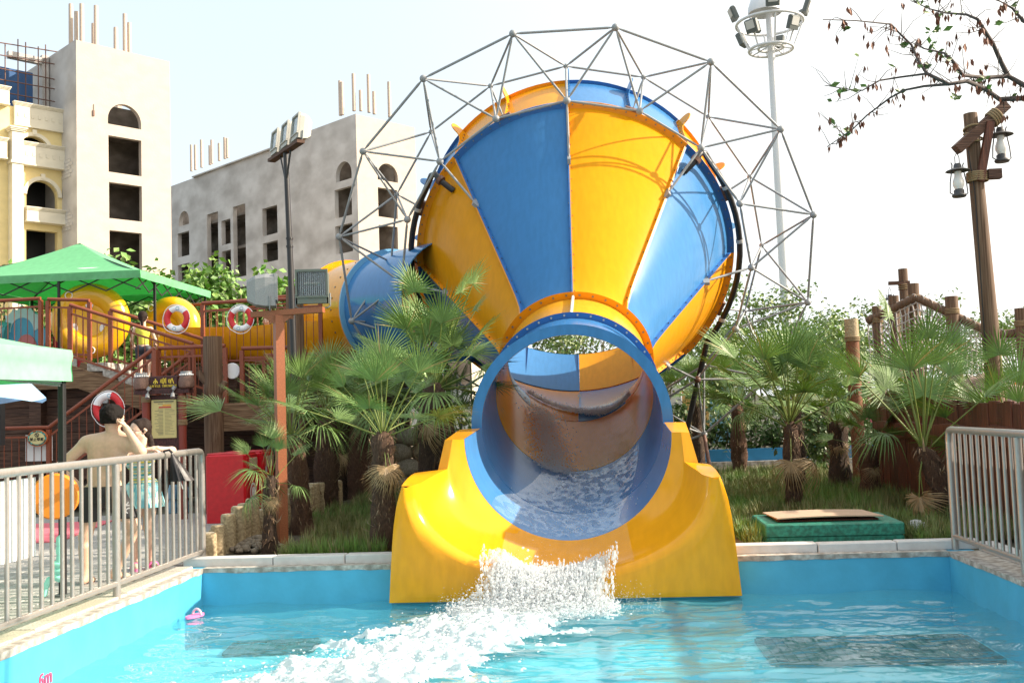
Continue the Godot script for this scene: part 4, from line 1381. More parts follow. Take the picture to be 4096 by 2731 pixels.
	railing(a, Vector3(-7.5, 2.55, -19.55), Vector3(-5.0, 2.5, -19.0), 1.25, R, 0.15)
	# --- timber posts
	log_post(Vector3(-6.09, 0, -16.3), 2.86, 0.15, "thick knotty tree-trunk post beside the yellow notice board", [[2.2, 2.6], [1.95, -0.4], [1.2, 0.5]], true)
	log_post(Vector3(-5.0, 0, -17.3), 3.75, 0.145, "tall dark timber post behind the brown floodlight post", [[2.4, 0.3]], false)
	var bm := MB.new()
	bm.cbox(Vector3.ZERO, Vector3(1.05, 0.44, 0.2), 0.03)
	solo("timber_beam", bm, mats.log_beam, "carved wood-grain beam between the trunk post and the dark post", "beam", Vector3(-5.47, 1.545, -16.42))
	# --- rafts, rings, disc
	raft(Vector3(-10.15, 3.62, -20.3), 0.78, 0.25, "upright yellow raft standing behind the deck railing, nearest the green canopy")
	raft(Vector3(-8.95, 3.5, -21.5), 0.70, -0.15, "yellow raft leaning behind the girl on the stairs")
	life_ring(Vector3(-7.12, 3.29, -17.36), 0.235, "life ring hanging on the stair railing in front of the rear raft", 0.0, 0.1)
	life_ring(Vector3(-6.06, 3.27, -17.6), 0.235, "life ring on the landing railing beside the grey floodlight", 0.0, 0.35)
	life_ring(Vector3(-8.28, 1.77, -17.18), 0.285, "life ring on the lower stair railing above the shirtless man", 0.0, 0.75)
	var hk := MB.new()
	hk.lathe([Vector2(0.001, 0.012), Vector2(0.13, 0.012), Vector2(0.14, 0.0), Vector2(0.13, -0.012), Vector2(0.001, -0.012)], 28, Vector3.ZERO, Basis(Vector3(1, 0, 0), PI / 2), false)
	solo("white_disc", hk, mats.white, "round white disc fixed behind the landing bars beside the trunk post", "sign", Vector3(-6.19, 2.345, -17.49))
	oval_sign()
	notice_board()
	canopy_far()
	wave_sign()

func q_post(t: Node3D, at: Vector3, h: float, w: float):
	var m := MB.new()
	m.box(Vector3(0, h / 2, 0), Vector3(w, h, w))
	part(t, "post", m, mats.wood_dark2, at)

func log_post(at: Vector3, h: float, rad: float, label: String, knots: Array, branch: bool):
	var t := thing("timber_post", label, "post", at)
	var m := MB.new()
	var f := FastNoiseLite.new()
	f.seed = int(absf(at.x) * 10); f.frequency = 0.9
	var rows := []
	var n := 26
	for i in n + 1:
		var y := h * i / n
		var row := []
		for k in 22:
			var a := TAU * k / 22
			var rr := rad * (1.0 + 0.10 * f.get_noise_3d(cos(a) * 1.2, y * 0.7, sin(a) * 1.2) + 0.035 * sin(a * 7.0 + y * 0.5))
			for q in knots:
				var d := Vector2(wrapf(a - q[1] - PI * 1.5, -PI, PI) * rad, y - q[0]).length()
				rr += 0.05 * exp(-d * d / 0.004)
			row.append(Vector3(cos(a) * rr, y, -sin(a) * rr))
		rows.append(row)
	m.sheet(rows, true)
	var top := []
	for p in rows[n]: top.append(p)
	m.poly(top)
	part(t, "trunk", m, mats.log_bark)
	if branch:
		for q in [[-1, 2.26, 0.12], [1, 2.08, 0.14]]:
			var b := MB.new()
			b.tube([Vector3(q[0] * 0.08, q[1] - 0.16, 0.05), Vector3(q[0] * 0.17, q[1] - 0.06, 0.06), Vector3(q[0] * 0.22, q[1] + 0.04, 0.06)], [0.06, 0.055, 0.05], 10)
			part(t, "branch_stub", b, mats.log_bark)

# simple brush-stroke glyph from line segments on a 0..1 grid
func glyph(m: MB, strokes: Array, at: Vector3, size: float, w: float, bx := Vector3.RIGHT, by := Vector3.UP, depth := 0.004):
	var nz := bx.cross(by)
	for s in strokes:
		var a: Vector3 = at + bx * s[0] * size + by * s[1] * size
		var b: Vector3 = at + bx * s[2] * size + by * s[3] * size
		var d := (b - a).normalized()
		m.bar(a - d * w * 0.4, b + d * w * 0.4, w, depth, nz)

const G_XIAO := [[0.5, 0.05, 0.5, 0.95], [0.5, 0.05, 0.38, 0.12], [0.3, 0.62, 0.12, 0.25], [0.7, 0.62, 0.88, 0.25]]
const G_LA := [[0.05, 0.25, 0.05, 0.75], [0.05, 0.75, 0.25, 0.75], [0.25, 0.75, 0.25, 0.25], [0.05, 0.25, 0.25, 0.25], [0.33, 0.8, 0.65, 0.8], [0.49, 0.98, 0.49, 0.02], [0.36, 0.65, 0.36, 0.42], [0.36, 0.65, 0.62, 0.65], [0.62, 0.65, 0.62, 0.42], [0.36, 0.42, 0.62, 0.42], [0.47, 0.4, 0.33, 0.15], [0.51, 0.4, 0.65, 0.15], [0.75, 0.85, 0.75, 0.3], [0.93, 0.98, 0.93, 0.05]]
const G_BA := [[0.08, 0.25, 0.08, 0.75], [0.08, 0.75, 0.34, 0.75], [0.34, 0.75, 0.34, 0.25], [0.08, 0.25, 0.34, 0.25], [0.58, 0.85, 0.42, 0.1], [0.72, 0.9, 0.95, 0.1]]
const G_JIN := [[0.05, 0.85, 0.45, 0.85], [0.25, 0.98, 0.25, 0.6], [0.25, 0.82, 0.06, 0.62], [0.25, 0.82, 0.44, 0.62], [0.55, 0.85, 0.95, 0.85], [0.75, 0.98, 0.75, 0.6], [0.75, 0.82, 0.56, 0.62], [0.75, 0.82, 0.94, 0.62], [0.25, 0.5, 0.75, 0.5], [0.08, 0.34, 0.92, 0.34], [0.5, 0.34, 0.5, 0.04], [0.3, 0.24, 0.16, 0.08], [0.7, 0.24, 0.84, 0.08]]
const G_ZHI := [[0.52, 0.95, 0.52, 0.08], [0.52, 0.55, 0.85, 0.55], [0.22, 0.6, 0.22, 0.08], [0.06, 0.08, 0.94, 0.08]]
const G_PAN := [[0.05, 0.85, 0.35, 0.85], [0.2, 0.98, 0.2, 0.55], [0.2, 0.8, 0.06, 0.62], [0.65, 0.85, 0.95, 0.85], [0.8, 0.98, 0.8, 0.55], [0.42, 0.92, 0.58, 0.7], [0.58, 0.92, 0.42, 0.7], [0.06, 0.5, 0.94, 0.5], [0.3, 0.5, 0.1, 0.34], [0.7, 0.5, 0.9, 0.34], [0.3, 0.36, 0.72, 0.36], [0.2, 0.22, 0.8, 0.22], [0.5, 0.42, 0.5, 0.02]]
const G_PA := [[0.08, 0.9, 0.08, 0.3], [0.08, 0.3, 0.02, 0.05], [0.08, 0.9, 0.36, 0.9], [0.24, 0.9, 0.24, 0.25], [0.36, 0.9, 0.42, 0.2], [0.1, 0.12, 0.95, 0.05], [0.55, 0.88, 0.88, 0.88], [0.55, 0.88, 0.55, 0.25], [0.88, 0.88, 0.88, 0.55], [0.72, 0.88, 0.72, 0.55], [0.55, 0.55, 0.88, 0.55], [0.55, 0.25, 0.92, 0.25]]

func text_mesh(s: String, size: float, depth := 0.004, font := "Droid Sans") -> TextMesh:
	var f := SystemFont.new()
	f.font_names = [font]
	f.font_weight = 700
	var tm := TextMesh.new()
	tm.text = s; tm.font = f; tm.font_size = 64
	tm.pixel_size = size / 46.0
	tm.depth = depth
	return tm

func oval_sign():
	var t := thing("oval_sign", "oval no-climbing sign with orange rim on the lower stair railing", "sign", Vector3(-9.58, 1.29, -17.22))
	var ell := func(rx: float, ry: float, z0: float, z1: float) -> MB:
		var m := MB.new()
		var f := []; var b := []
		for k in 32:
			var a := TAU * k / 32
			f.append(Vector3(cos(a) * rx, sin(a) * ry, z1)); b.append(Vector3(cos(a) * rx, sin(a) * ry, z0))
		m.poly(f)
		for k in 32: m.quad(b[k], b[(k + 1) % 32], f[(k + 1) % 32], f[k])
		return m
	part(t, "rim", ell.call(0.182, 0.145, -0.02, 0.015), mat("sign_orange", lin(0.50, 0.13, 0.04), 0.5))
	part(t, "rim", ell.call(0.168, 0.13, 0.015, 0.02), mat("sign_teal", lin(0.15, 0.45, 0.45), 0.5, {"tex": noise_tex("sign_dots", 0.05, Color(0.9, 0.4, 0.3), Color(0.5, 1, 1), 2, 64, FastNoiseLite.TYPE_CELLULAR, 3.0), "scale": 6.0}))
	part(t, "panel", ell.call(0.142, 0.105, 0.02, 0.024), mat("sign_cream", lin(0.66, 0.60, 0.30), 0.5))
	var m := MB.new()
	var x := -0.125
	for g in [G_JIN, G_ZHI, G_PAN, G_PA]:
		glyph(m, g, Vector3(x, -0.045, 0.0265), 0.056, 0.006)
		x += 0.064
	part(t, "lettering", m, mats.dark)
	var pic := MB.new()
	pic.torus(Vector3(0, 0.058, 0.026), 0.034, 0.006, Basis.IDENTITY, 20, 6)
	pic.bar(Vector3(-0.022, 0.08, 0.027), Vector3(0.022, 0.036, 0.027), 0.007, 0.004, Vector3(0, 0, 1))
	pic.ball(Vector3(0, 0.068, 0.026), 0.010, 8, Vector3(1, 1, 0.3))
	pic.bar(Vector3(0, 0.06, 0.026), Vector3(0.006, 0.035, 0.026), 0.014, 0.004, Vector3(0, 0, 1))
	part(t, "no_climbing_symbol", pic, mats.dark)
	var wm := MB.new()
	wm.box(Vector3.ZERO, Vector3(0.49, 0.46, 0.008))
	solo("white_board", wm, mats.white, "plain white board behind the bars under the oval sign", "board", Vector3(-9.62, 1.12, -17.34))

func notice_board():
	var t := thing("notice_board", "dark red wooden notice board with yellow rules panel and jars on top", "notice board", Vector3(-6.58, 0, -15.5))
	var wine := mat("wine_wood", lin(0.075, 0.016, 0.014), 0.6, {"tex": tex.grain, "scale": Vector3(1, 3, 1)})
	var red := mat("red_pole", lin(0.20, 0.035, 0.022), 0.5)
	var m := MB.new()
	for x in [-0.28, 0.30]:
		m = MB.new(); m.rod(Vector3(x, 0, 0.02), Vector3(x, 1.95, 0.02), 0.06, 14)
		part(t, "pole", m, red)
		for y in [1.45, 1.82]:
			m = MB.new()
			for k in 4: m.torus(Vector3(x, y + k * 0.022, 0.02), 0.064, 0.011, Basis(Vector3(1, 0, 0), PI / 2), 18, 6)
			part(t, "rope_binding", m, mats.rope)
	m = MB.new(); m.cbox(Vector3(0, 1.42, -0.03), Vector3(0.62, 1.0, 0.06), 0.01)
	part(t, "backing", m, wine)
	m = MB.new(); m.cbox(Vector3(0, 1.97, 0.0), Vector3(0.88, 0.07, 0.2), 0.012)
	part(t, "shelf", m, wine)
	m = MB.new(); m.cbox(Vector3(0.0, 2.11, 0.0), Vector3(0.46, 0.2, 0.04), 0.01)
	part(t, "header", m, wine)
	var yl := mat("sign_yellow", lin(0.75, 0.55, 0.05), 0.5)
	m = MB.new()
	glyph(m, G_XIAO, Vector3(-0.165, 2.085, 0.024), 0.085, 0.014); glyph(m, G_LA, Vector3(-0.045, 2.085, 0.024), 0.095, 0.009); glyph(m, G_BA, Vector3(0.08, 2.085, 0.024), 0.09, 0.013)
	part(t, "lettering", m, yl)
	part(t, "lettering", text_mesh("LITTLE  TRUMPET", 0.034, 0.006, "Droid Serif"), yl, Vector3(0, 2.055, 0.024))
	# panel with printed lines
	m = MB.new(); m.cbox(Vector3.ZERO, Vector3(0.40, 0.008, 0.595), 0.004)
	var pn := part(t, "rules_panel", m, mat("panel_yellow", lin(0.60, 0.53, 0.22), 0.4), Vector3(0.0, 1.545, 0.008), Basis(Vector3(1, 0, 0), PI / 2))
	m = MB.new()
	var r := rng(4)
	for k in 24:
		var y := 1.80 - k * 0.0215
		if k in [2, 3, 4]: continue
		var w := r.randf_range(0.06, 0.15)
		m.box(Vector3(-0.01 - w / 2, y, 0.0145), Vector3(w, r.randf_range(0.004, 0.008), 0.002))
		var w2 := r.randf_range(0.05, 0.165)
		m.box(Vector3(0.015 + w2 / 2, y + 0.004, 0.0145), Vector3(w2, 0.004, 0.002))
	m.box(Vector3(0, 1.815, 0.0145), Vector3(0.32, 0.016, 0.002))
	part(t, "printed_lines", m, mat("print", lin(0.16, 0.15, 0.10), 0.6)).set_meta("kind", "stuff")
	m = MB.new(); m.cbox(Vector3(0.02, 1.725, 0.0145), Vector3(0.2, 0.022, 0.003), 0.001)
	part(t, "red_bar", m, mat("print_red", lin(0.5, 0.05, 0.04), 0.5))
	m = MB.new(); m.cbox(Vector3(0.05, 1.755, 0.0145), Vector3(0.14, 0.02, 0.003), 0.001)
	part(t, "orange_bar", m, mat("print_orange", lin(0.75, 0.35, 0.03), 0.5))
	# spot lamps
	for x in [-0.2, 0.2]:
		m = MB.new()
		m.tube([Vector3(x, 1.93, 0.14), Vector3(x + 0.01, 1.87, 0.17)], [0.03, 0.036], 10); m.rod(Vector3(x, 2.01, 0.1), Vector3(x, 1.93, 0.14), 0.012, 6)
		m.tube([Vector3(x + 0.03, 2.04, 0.12), Vector3(x, 1.99, 0.13)], [0.034, 0.03], 10)
		part(t, "spot_lamp", m, mats.grey_metal)
	# jars on the shelf are things of their own
	for q in [[-6.93, "left"], [-6.21, "right"]]:
		var j := thing("painted_jar", "brown clay jar with white beaded neck on the %s end of the notice board" % q[1], "jar", Vector3(q[0], 2.006, -15.48), 0.0, "jars on the notice board")
		var jm := MB.new()
		jm.lathe([Vector2(0.001, 0.0), Vector2(0.10, 0.0), Vector2(0.118, 0.03), Vector2(0.122, 0.10), Vector2(0.105, 0.165), Vector2(0.09, 0.19)], 22)
		part(j, "body", jm, mat("jar_clay", lin(0.22, 0.13, 0.10), 0.7, {"tex": tex.blotch, "scale": 4.0}))
		jm = MB.new()
		jm.lathe([Vector2(0.09, 0.19), Vector2(0.096, 0.195), Vector2(0.096, 0.225), Vector2(0.085, 0.23), Vector2(0.09, 0.25), Vector2(0.088, 0.262), Vector2(0.001, 0.262)], 22)
		part(j, "neck", jm, mats.grey_metal)
		jm = MB.new()
		for k in 18: jm.ball(Vector3(cos(TAU * k / 18) * 0.098, 0.21, sin(TAU * k / 18) * 0.098), 0.014, 6)
		part(j, "beads", jm, mats.white).set_meta("kind", "stuff")

func canopy(t: Node3D, x0: float, x1: float, z0: float, z1: float, eave: float, drop: float, peak: float, cloth: Material, sag := 0.0):
	var c := Vector3((x0 + x1) / 2, peak, (z0 + z1) / 2)
	var cor := [Vector3(x0, eave, z1), Vector3(x1, eave, z1), Vector3(x1, eave, z0), Vector3(x0, eave, z0)]
	for k in 4:
		var a: Vector3 = cor[k]; var b: Vector3 = cor[(k + 1) % 4]
		var m := MB.new()
		var rows := []
		for i in 11:
			var row := []
			for j in 13:
				var f := i / 10.0
				var e := a.lerp(b, j / 12.0)
				var p := e.lerp(c, f)
				p.y = lerpf(eave, peak, pow(f, 1.35)) - sin(PI * j / 12.0) * (1 - f) * sag
				row.append(p)
			rows.append(row)
		m.sheet(rows)
		part(t, "roof_panel", m, cloth)
		m = MB.new()
		rows = []
		var out := (a + b) * 0.5 - Vector3(c.x, eave, c.z)
		out = out.normalized()
		for i in 6:
			var row := []
			for j in 25:
				var e := a.lerp(b, j / 24.0)
				var f := i / 5.0
				row.append(e + Vector3(0, -drop * f - sin(PI * j / 24.0) * sag, 0) + out * (0.004 + sin(j * 0.9 + i * 0.35) * 0.012 * f + (0.01 * sin(i * 1.7) if drop > 0.2 else 0.0)))
			rows.append(row)
		m.sheet(rows, false, true)
		part(t, "valance", m, cloth)

func canopy_far():
	var t := thing("canopy_tent", "green peaked canopy tent standing on the upper boarding deck", "canopy tent", Vector3.ZERO)
	var e := 4.55
	canopy(t, -13.3, -8.85, -23.6, -19.75, e, 0.16, 5.5, mats.green_cloth, 0.0)
	for p in [Vector3(-10.55, 0, -19.78), Vector3(-8.92, 0, -20.6), Vector3(-13.2, 0, -19.85), Vector3(-8.95, 0, -23.5), Vector3(-13.2, 0, -23.5)]:
		var m := MB.new()
		m.bar(Vector3(p.x, 2.56, p.z), Vector3(p.x, e - 0.02, p.z), 0.045, 0.045, Vector3(0, 0, 1))
		part(t, "leg", m, mats.dark)
	# scissor trusses under the eaves
	for sd in [-19.85, -23.5]:
		for k in 6:
			var x0 := -13.2 + k * 0.72
			for q in [[0.0, 0.3], [0.3, 0.0]]:
				var m := MB.new()
				m.bar(Vector3(x0, e - 0.38 + q[0], sd), Vector3(x0 + 0.72, e - 0.38 + q[1], sd), 0.015, 0.025)
				part(t, "truss_bar", m, mats.dark)
	for k in 6:
		var z0 := -23.5 + k * 0.62
		for q in [[0.0, 0.3], [0.3, 0.0]]:
			var m := MB.new()
			m.bar(Vector3(-8.95, e - 0.38 + q[0], z0), Vector3(-8.95, e - 0.38 + q[1], z0 + 0.62), 0.015, 0.025)
			part(t, "truss_bar", m, mats.dark)
	for s in [[-1, 1], [1, 1], [1, -1], [-1, -1]]:
		var m := MB.new()
		m.bar(Vector3(-11.07 + s[0] * 2.15, e - 0.03, -21.67 + s[1] * 1.85), Vector3(-11.07, 5.35, -21.67), 0.02, 0.03)
		part(t, "rafter", m, mats.dark)
	var lg := MB.new()
	var ring := []
	for k in 24: ring.append(Vector3(-9.85 + cos(TAU * k / 24) * 0.32, 4.79 + sin(TAU * k / 24) * 0.07, -20.15 - sin(TAU * k / 24) * 0.22))
	# round white print lying on the front slope
	var pr := MB.new()
	var slope := Vector3(0, 0.36, -1).normalized()
	var cen := Vector3(-10.2, 4.755, -20.45)
	var pts := []
	for k in 24: pts.append(cen + Vector3(1, 0, 0) * cos(TAU * k / 24) * 0.34 + slope * sin(TAU * k / 24) * 0.22 + Vector3(0, 0.02, 0.012))
	pr.poly(pts)
	part(t, "round_print", pr, mats.white_cloth)

func wave_sign():
	# painted wave-shaped entrance board on the upper deck
	var t := thing("wave_sign", "blue wave-shaped painted board behind the deck railing at far left", "sign", Vector3(-12.0, 2.6, -21.0))
	var plate := func(pts: Array, z: float, th: float) -> MB:
		var m := MB.new()
		var pv := PackedVector2Array(pts)
		var ids := Geometry2D.triangulate_polygon(pv)
		for k in range(0, ids.size(), 3):
			var a := pv[ids[k]]; var b := pv[ids[k + 1]]; var c := pv[ids[k + 2]]
			if (b - a).cross(c - a) < 0:
				var s := b; b = c; c = s
			m.tri(Vector3(a.x, a.y, z + th), Vector3(b.x, b.y, z + th), Vector3(c.x, c.y, z + th))
			m.tri(Vector3(a.x, a.y, z), Vector3(c.x, c.y, z), Vector3(b.x, b.y, z))
		for k in pv.size():
			var a := pv[k]; var b := pv[(k + 1) % pv.size()]
			m.quad(Vector3(a.x, a.y, z), Vector3(b.x, b.y, z), Vector3(b.x, b.y, z + th), Vector3(a.x, a.y, z + th))
		return m
	var outline := []
	for k in 40:
		var a := TAU * k / 40
		outline.append(Vector2(cos(a) * (0.52 + 0.03 * sin(a * 9)), 0.72 + sin(a) * (0.68 + 0.05 * sin(a * 7))))
	part(t, "board", plate.call(outline, -0.06, 0.08), mat("wave_blue", lin(0.10, 0.42, 0.68), 0.5))
	var crest := []
	for k in 30:
		var a := PI * 0.05 + PI * 0.95 * k / 29
		crest.append(Vector2(cos(a) * (0.44 + 0.05 * sin(a * 11)), 0.95 + sin(a) * (0.50 + 0.05 * sin(a * 13))))
	for k in 20:
		var a := PI - PI * k / 19
		crest.append(Vector2(cos(a) * 0.26, 0.92 + sin(a) * 0.30))
	part(t, "crest", plate.call(crest, 0.022, 0.02), mat("wave_pale", lin(0.55, 0.75, 0.85), 0.5))
	var oval := []
	for k in 28: oval.append(Vector2(0.1 + cos(TAU * k / 28) * 0.24, 0.48 + sin(TAU * k / 28) * 0.38))
	part(t, "pink_panel", plate.call(oval, 0.022, 0.03), mat("wave_pink", lin(0.62, 0.20, 0.22), 0.5))
	var bar := MB.new()
	bar.tube([Vector3(-0.75, 1.02, 0.05), Vector3(-0.28, 0.92, 0.05)], [0.2, 0.2], 14)
	part(t, "roll", bar, mat("wave_teal", lin(0.10, 0.42, 0.50), 0.5))
	part(t, "lettering", text_mesh("ET", 0.16, 0.02), mats.white, Vector3(-0.42, 0.95, 0.25), Basis(Vector3(0, 0, 1), 0.15))
	var g := MB.new()
	glyph(g, G_BA, Vector3(-0.62, 0.3, 0.06), 0.4, 0.07, Vector3.RIGHT, Vector3.UP, 0.02)
	part(t, "lettering", g, mat("wave_navy", lin(0.03, 0.05, 0.35), 0.5))
	for x in [-0.3, 0.3]:
		var st := MB.new(); st.box(Vector3(x, 0.3, -0.12), Vector3(0.06, 0.6, 0.06))
		part(t, "prop", st, mats.wood_dark)
	# folded red and white flags stacked beside it
	for k in 5:
		var m := MB.new()
		m.box(Vector3(0, 0.4, 0), Vector3(0.12, 0.8, 0.05))
		var o := solo("striped_banner", m, mats.red_cloth if k % 2 == 0 else mats.white_cloth, ["leftmost red banner", "first white banner", "middle red banner", "second white banner", "rightmost red banner"][k] + " hanging between the wave board and the raft", "banner", Vector3(-11.42 + k * 0.135, 2.6, -21.3), "red and white banners on the upper deck")

# ---------------------------------------------------------------- palms, shrubs, trees
var frond_meshes := {}
var stalk_meshes := {}

# fan leaf on a stalk along +y, upper side +z
func frond_mesh(key: int) -> ArrayMesh:
	if frond_meshes.has(key): return frond_meshes[key]
	var r := rng(1000 + key)
	# key % 4: 0 stiff open fan, 1 upright narrow fan, 2 drooping fan, 3 tall small fan
	var kind := key % 4
	var stalk: float = [0.70, 0.86, 0.58, 1.15][kind]
	var leaf: float = [0.52, 0.56, 0.50, 0.34][kind]
	var spread: float = [deg_to_rad(118), deg_to_rad(72), deg_to_rad(112), deg_to_rad(105)][kind]
	var droop: float = [0.16, 0.10, 0.62, 0.12][kind]
	var n: int = [38, 28, 32, 24][kind]
	var m := MB.new()
	m.use_col = true
	m.col = Color(0.16, 0.20, 0.05)
	var bend := r.randf_range(0.02, 0.08) + (0.12 if kind == 2 else 0.0)
	var hub := Vector3(0, stalk, -bend)
	m.tube([Vector3.ZERO, Vector3(0, stalk * 0.5, -bend * 0.25), hub], [0.012, 0.009, 0.006], 5, false)
	var tone := r.randf_range(0.85, 1.2)
	var fan_dir := Vector3(0, 1, -bend * 2.0).normalized()
	var sx := Vector3(1, 0, 0); var sz := sx.cross(fan_dir)
	for k in n:
		var f := float(k) / (n - 1) * 2.0 - 1.0
		var a := f * spread + r.randf_range(-0.02, 0.02)
		var l := leaf * (1.0 - 0.22 * absf(f)) * r.randf_range(0.86, 1.06)
		var d := fan_dir * cos(a) + sx * sin(a)
		var side := (sx * cos(a) - fan_dir * sin(a))
		var dip := droop * r.randf_range(0.6, 1.4)
		var g := tone * r.randf_range(0.8, 1.2)
		var dry := r.randf() < 0.05
		m.col = Color(0.125 * g, 0.205 * g, 0.062 * g) if not dry else Color(0.32, 0.26, 0.11)
		if key >= 100: m.col = Color(0.30 * g, 0.21 * g, 0.11 * g)
		var prev_c := hub; var prev_w := 0.003
		var hw := l * spread / n * 0.36
		var steps := [[0.40, 1.0], [0.72, 0.8], [1.0, 0.0]]
		if droop > 0.4: steps = [[0.4, 1.0], [0.62, 0.8], [0.82, 0.5], [1.0, 0.0]]
		for s in steps:
			var q: float = s[0]
			var c := hub + d * l * q - sz * (dip * l * q * q) + sz * 0.02
			if droop > 0.4 and q > 0.6: c -= Vector3(0, 0, (q - 0.6) * l * 0.5)
			var w: float = hw * s[1]
			var lift := sz * w * 0.55
			if w > 0.0005:
				m.quad(prev_c - side * prev_w, prev_c - sz * prev_w * 0.0, c, c - side * w + lift)
				m.quad(prev_c, prev_c + side * prev_w, c + side * w + lift, c)
			else:
				m.tri(prev_c - side * prev_w * 0.8, prev_c + side * prev_w * 0.8, c)
			prev_c = c; prev_w = w
	frond_meshes[key] = m.done()
	return frond_meshes[key]

func palm(at: Vector3, h: float, rad: float, count: int, size: float, seed_: int, label: String, lean := Vector3.ZERO, kinds := [0, 0, 1, 1, 2], up_min := 0.2, up_max := 1.48, tall := 0):
	var t := thing("palm_tree", label, "palm", at, 0.0, "fan palms in the garden")
	var r := rng(seed_)
	var fm: Material = mat("frond", Color.WHITE, 0.45, {"vc": true, "backlight": Color(0.45, 0.5, 0.2), "spec": 0.4})
	# trunk wrapped in fibre
	var f := FastNoiseLite.new()
	f.seed = seed_; f.frequency = 3.0
	var rows := []
	var n := 16
	for i in n + 1:
		var q := float(i) / n
		var row := []
		var c := Vector3(0, h * q, 0) + lean * q * q
		var base := rad * (1.18 - 0.28 * q + 0.1 * sin(q * 9.0 + seed_)) * (1.0 if i < n else 0.5)
		for k in 18:
			var a := TAU * k / 18
			var rr := base * (1.0 + 0.28 * f.get_noise_3d(cos(a) * 0.4, q * h * 1.6, sin(a) * 0.4))
			row.append(c + Vector3(cos(a) * rr, 0, -sin(a) * rr))
		rows.append(row)
	var m := MB.new()
	m.sheet(rows, true)
	var bark := mat("palm_bark%d" % (seed_ % 3), [lin(0.12, 0.066, 0.038), lin(0.09, 0.055, 0.035), lin(0.15, 0.075, 0.04)][seed_ % 3], 0.9, {"tex": tex.blotch, "scale": Vector3(5, 1.6, 5), "bump": tex.fine, "bump_cm": 2.0})
	part(t, "trunk", m, bark)
	# loose fibres and old leaf bases
	m = MB.new()
	m.use_col = true
	for k in int(220 * h / 1.2) + 60:
		var q := pow(r.randf(), 0.8)
		var a := r.randf() * TAU
		var c := Vector3(0, h * q, 0) + lean * q * q
		var dir := Vector3(cos(a), 0, -sin(a))
		var p := c + dir * rad * (1.1 - 0.25 * q)
		var big := r.randf() < 0.12
		var l := r.randf_range(0.04, 0.11) * (1.8 if big else 1.0)
		var down := r.randf_range(-1.2, 0.5) if not big else r.randf_range(0.3, 1.3)
		var tip := p + dir * l * 0.6 + Vector3(r.randf_range(-0.03, 0.03), l * down, r.randf_range(-0.03, 0.03))
		var s := dir.cross(Vector3.UP) * (0.004 if not big else 0.014)
		var tn := r.randf_range(0.6, 1.5)
		m.col = Color(0.17 * tn, 0.105 * tn, 0.06 * tn) if r.randf() < 0.75 else Color(0.34 * tn, 0.25 * tn, 0.15 * tn)
		var mid := p.lerp(tip, 0.5) + dir * l * 0.15
		m.quad(p - s, p + s, mid + s * 0.7, mid - s * 0.7)
		m.tri(mid - s * 0.7, mid + s * 0.7, tip)
	part(t, "trunk_fibre", m, mat("fibre", Color.WHITE, 0.9, {"vc": true})).set_meta("kind", "stuff")
	var top := Vector3(0, h * 0.97, 0) + lean
	# a few dead brown fans hang against the trunk
	for k in r.randi_range(1, 3):
		var az0 := r.randf() * TAU
		var e0 := r.randf_range(-1.25, -0.7)
		var d0 := Vector3(cos(e0) * cos(az0), sin(e0), cos(e0) * sin(az0))
		var z0 := (Vector3.UP - d0 * d0.y).normalized()
		var s0 := size * r.randf_range(0.5, 0.7)
		part(t, "dead_frond", frond_mesh(102 + 4 * r.randi_range(0, 1)), fm, top - Vector3(0, 0.06, 0), Basis(d0.cross(z0), d0, z0).scaled_local(Vector3(s0, s0, s0)))
	var az := r.randf() * TAU
	for k in count + tall:
		var q := (k + 0.5) / count
		var e := lerpf(up_max, up_min, pow(minf(q, 1.0), 1.25)) + r.randf_range(-0.12, 0.12)
		var kind: int = kinds[r.randi_range(0, kinds.size() - 1)]
		if e > 0.95 and kind == 2: kind = 1
		if e < 0.3 and r.randf() < 0.5: kind = 2
		var s := size * r.randf_range(0.8, 1.15) * (0.85 + 0.15 * cos(e))
		if k >= count:
			kind = 3; e = r.randf_range(0.95, 1.45); s = size * r.randf_range(0.85, 1.1)
		az += 2.399 + r.randf_range(-0.25, 0.25)
		var d := Vector3(cos(e) * cos(az), sin(e), cos(e) * sin(az)).normalized()
		var z := (Vector3.UP - d * d.y).normalized() if absf(d.y) < 0.995 else Vector3(1, 0, 0)
		z = z.rotated(d, r.randf_range(-0.5, 0.5))
		var x := d.cross(z)
		part(t, "frond", frond_mesh(kind + 4 * r.randi_range(0, 2)), fm, top + Vector3(0, r.randf_range(-0.08, 0.03), 0), Basis(x, d, z).scaled_local(Vector3(s, s, s)))

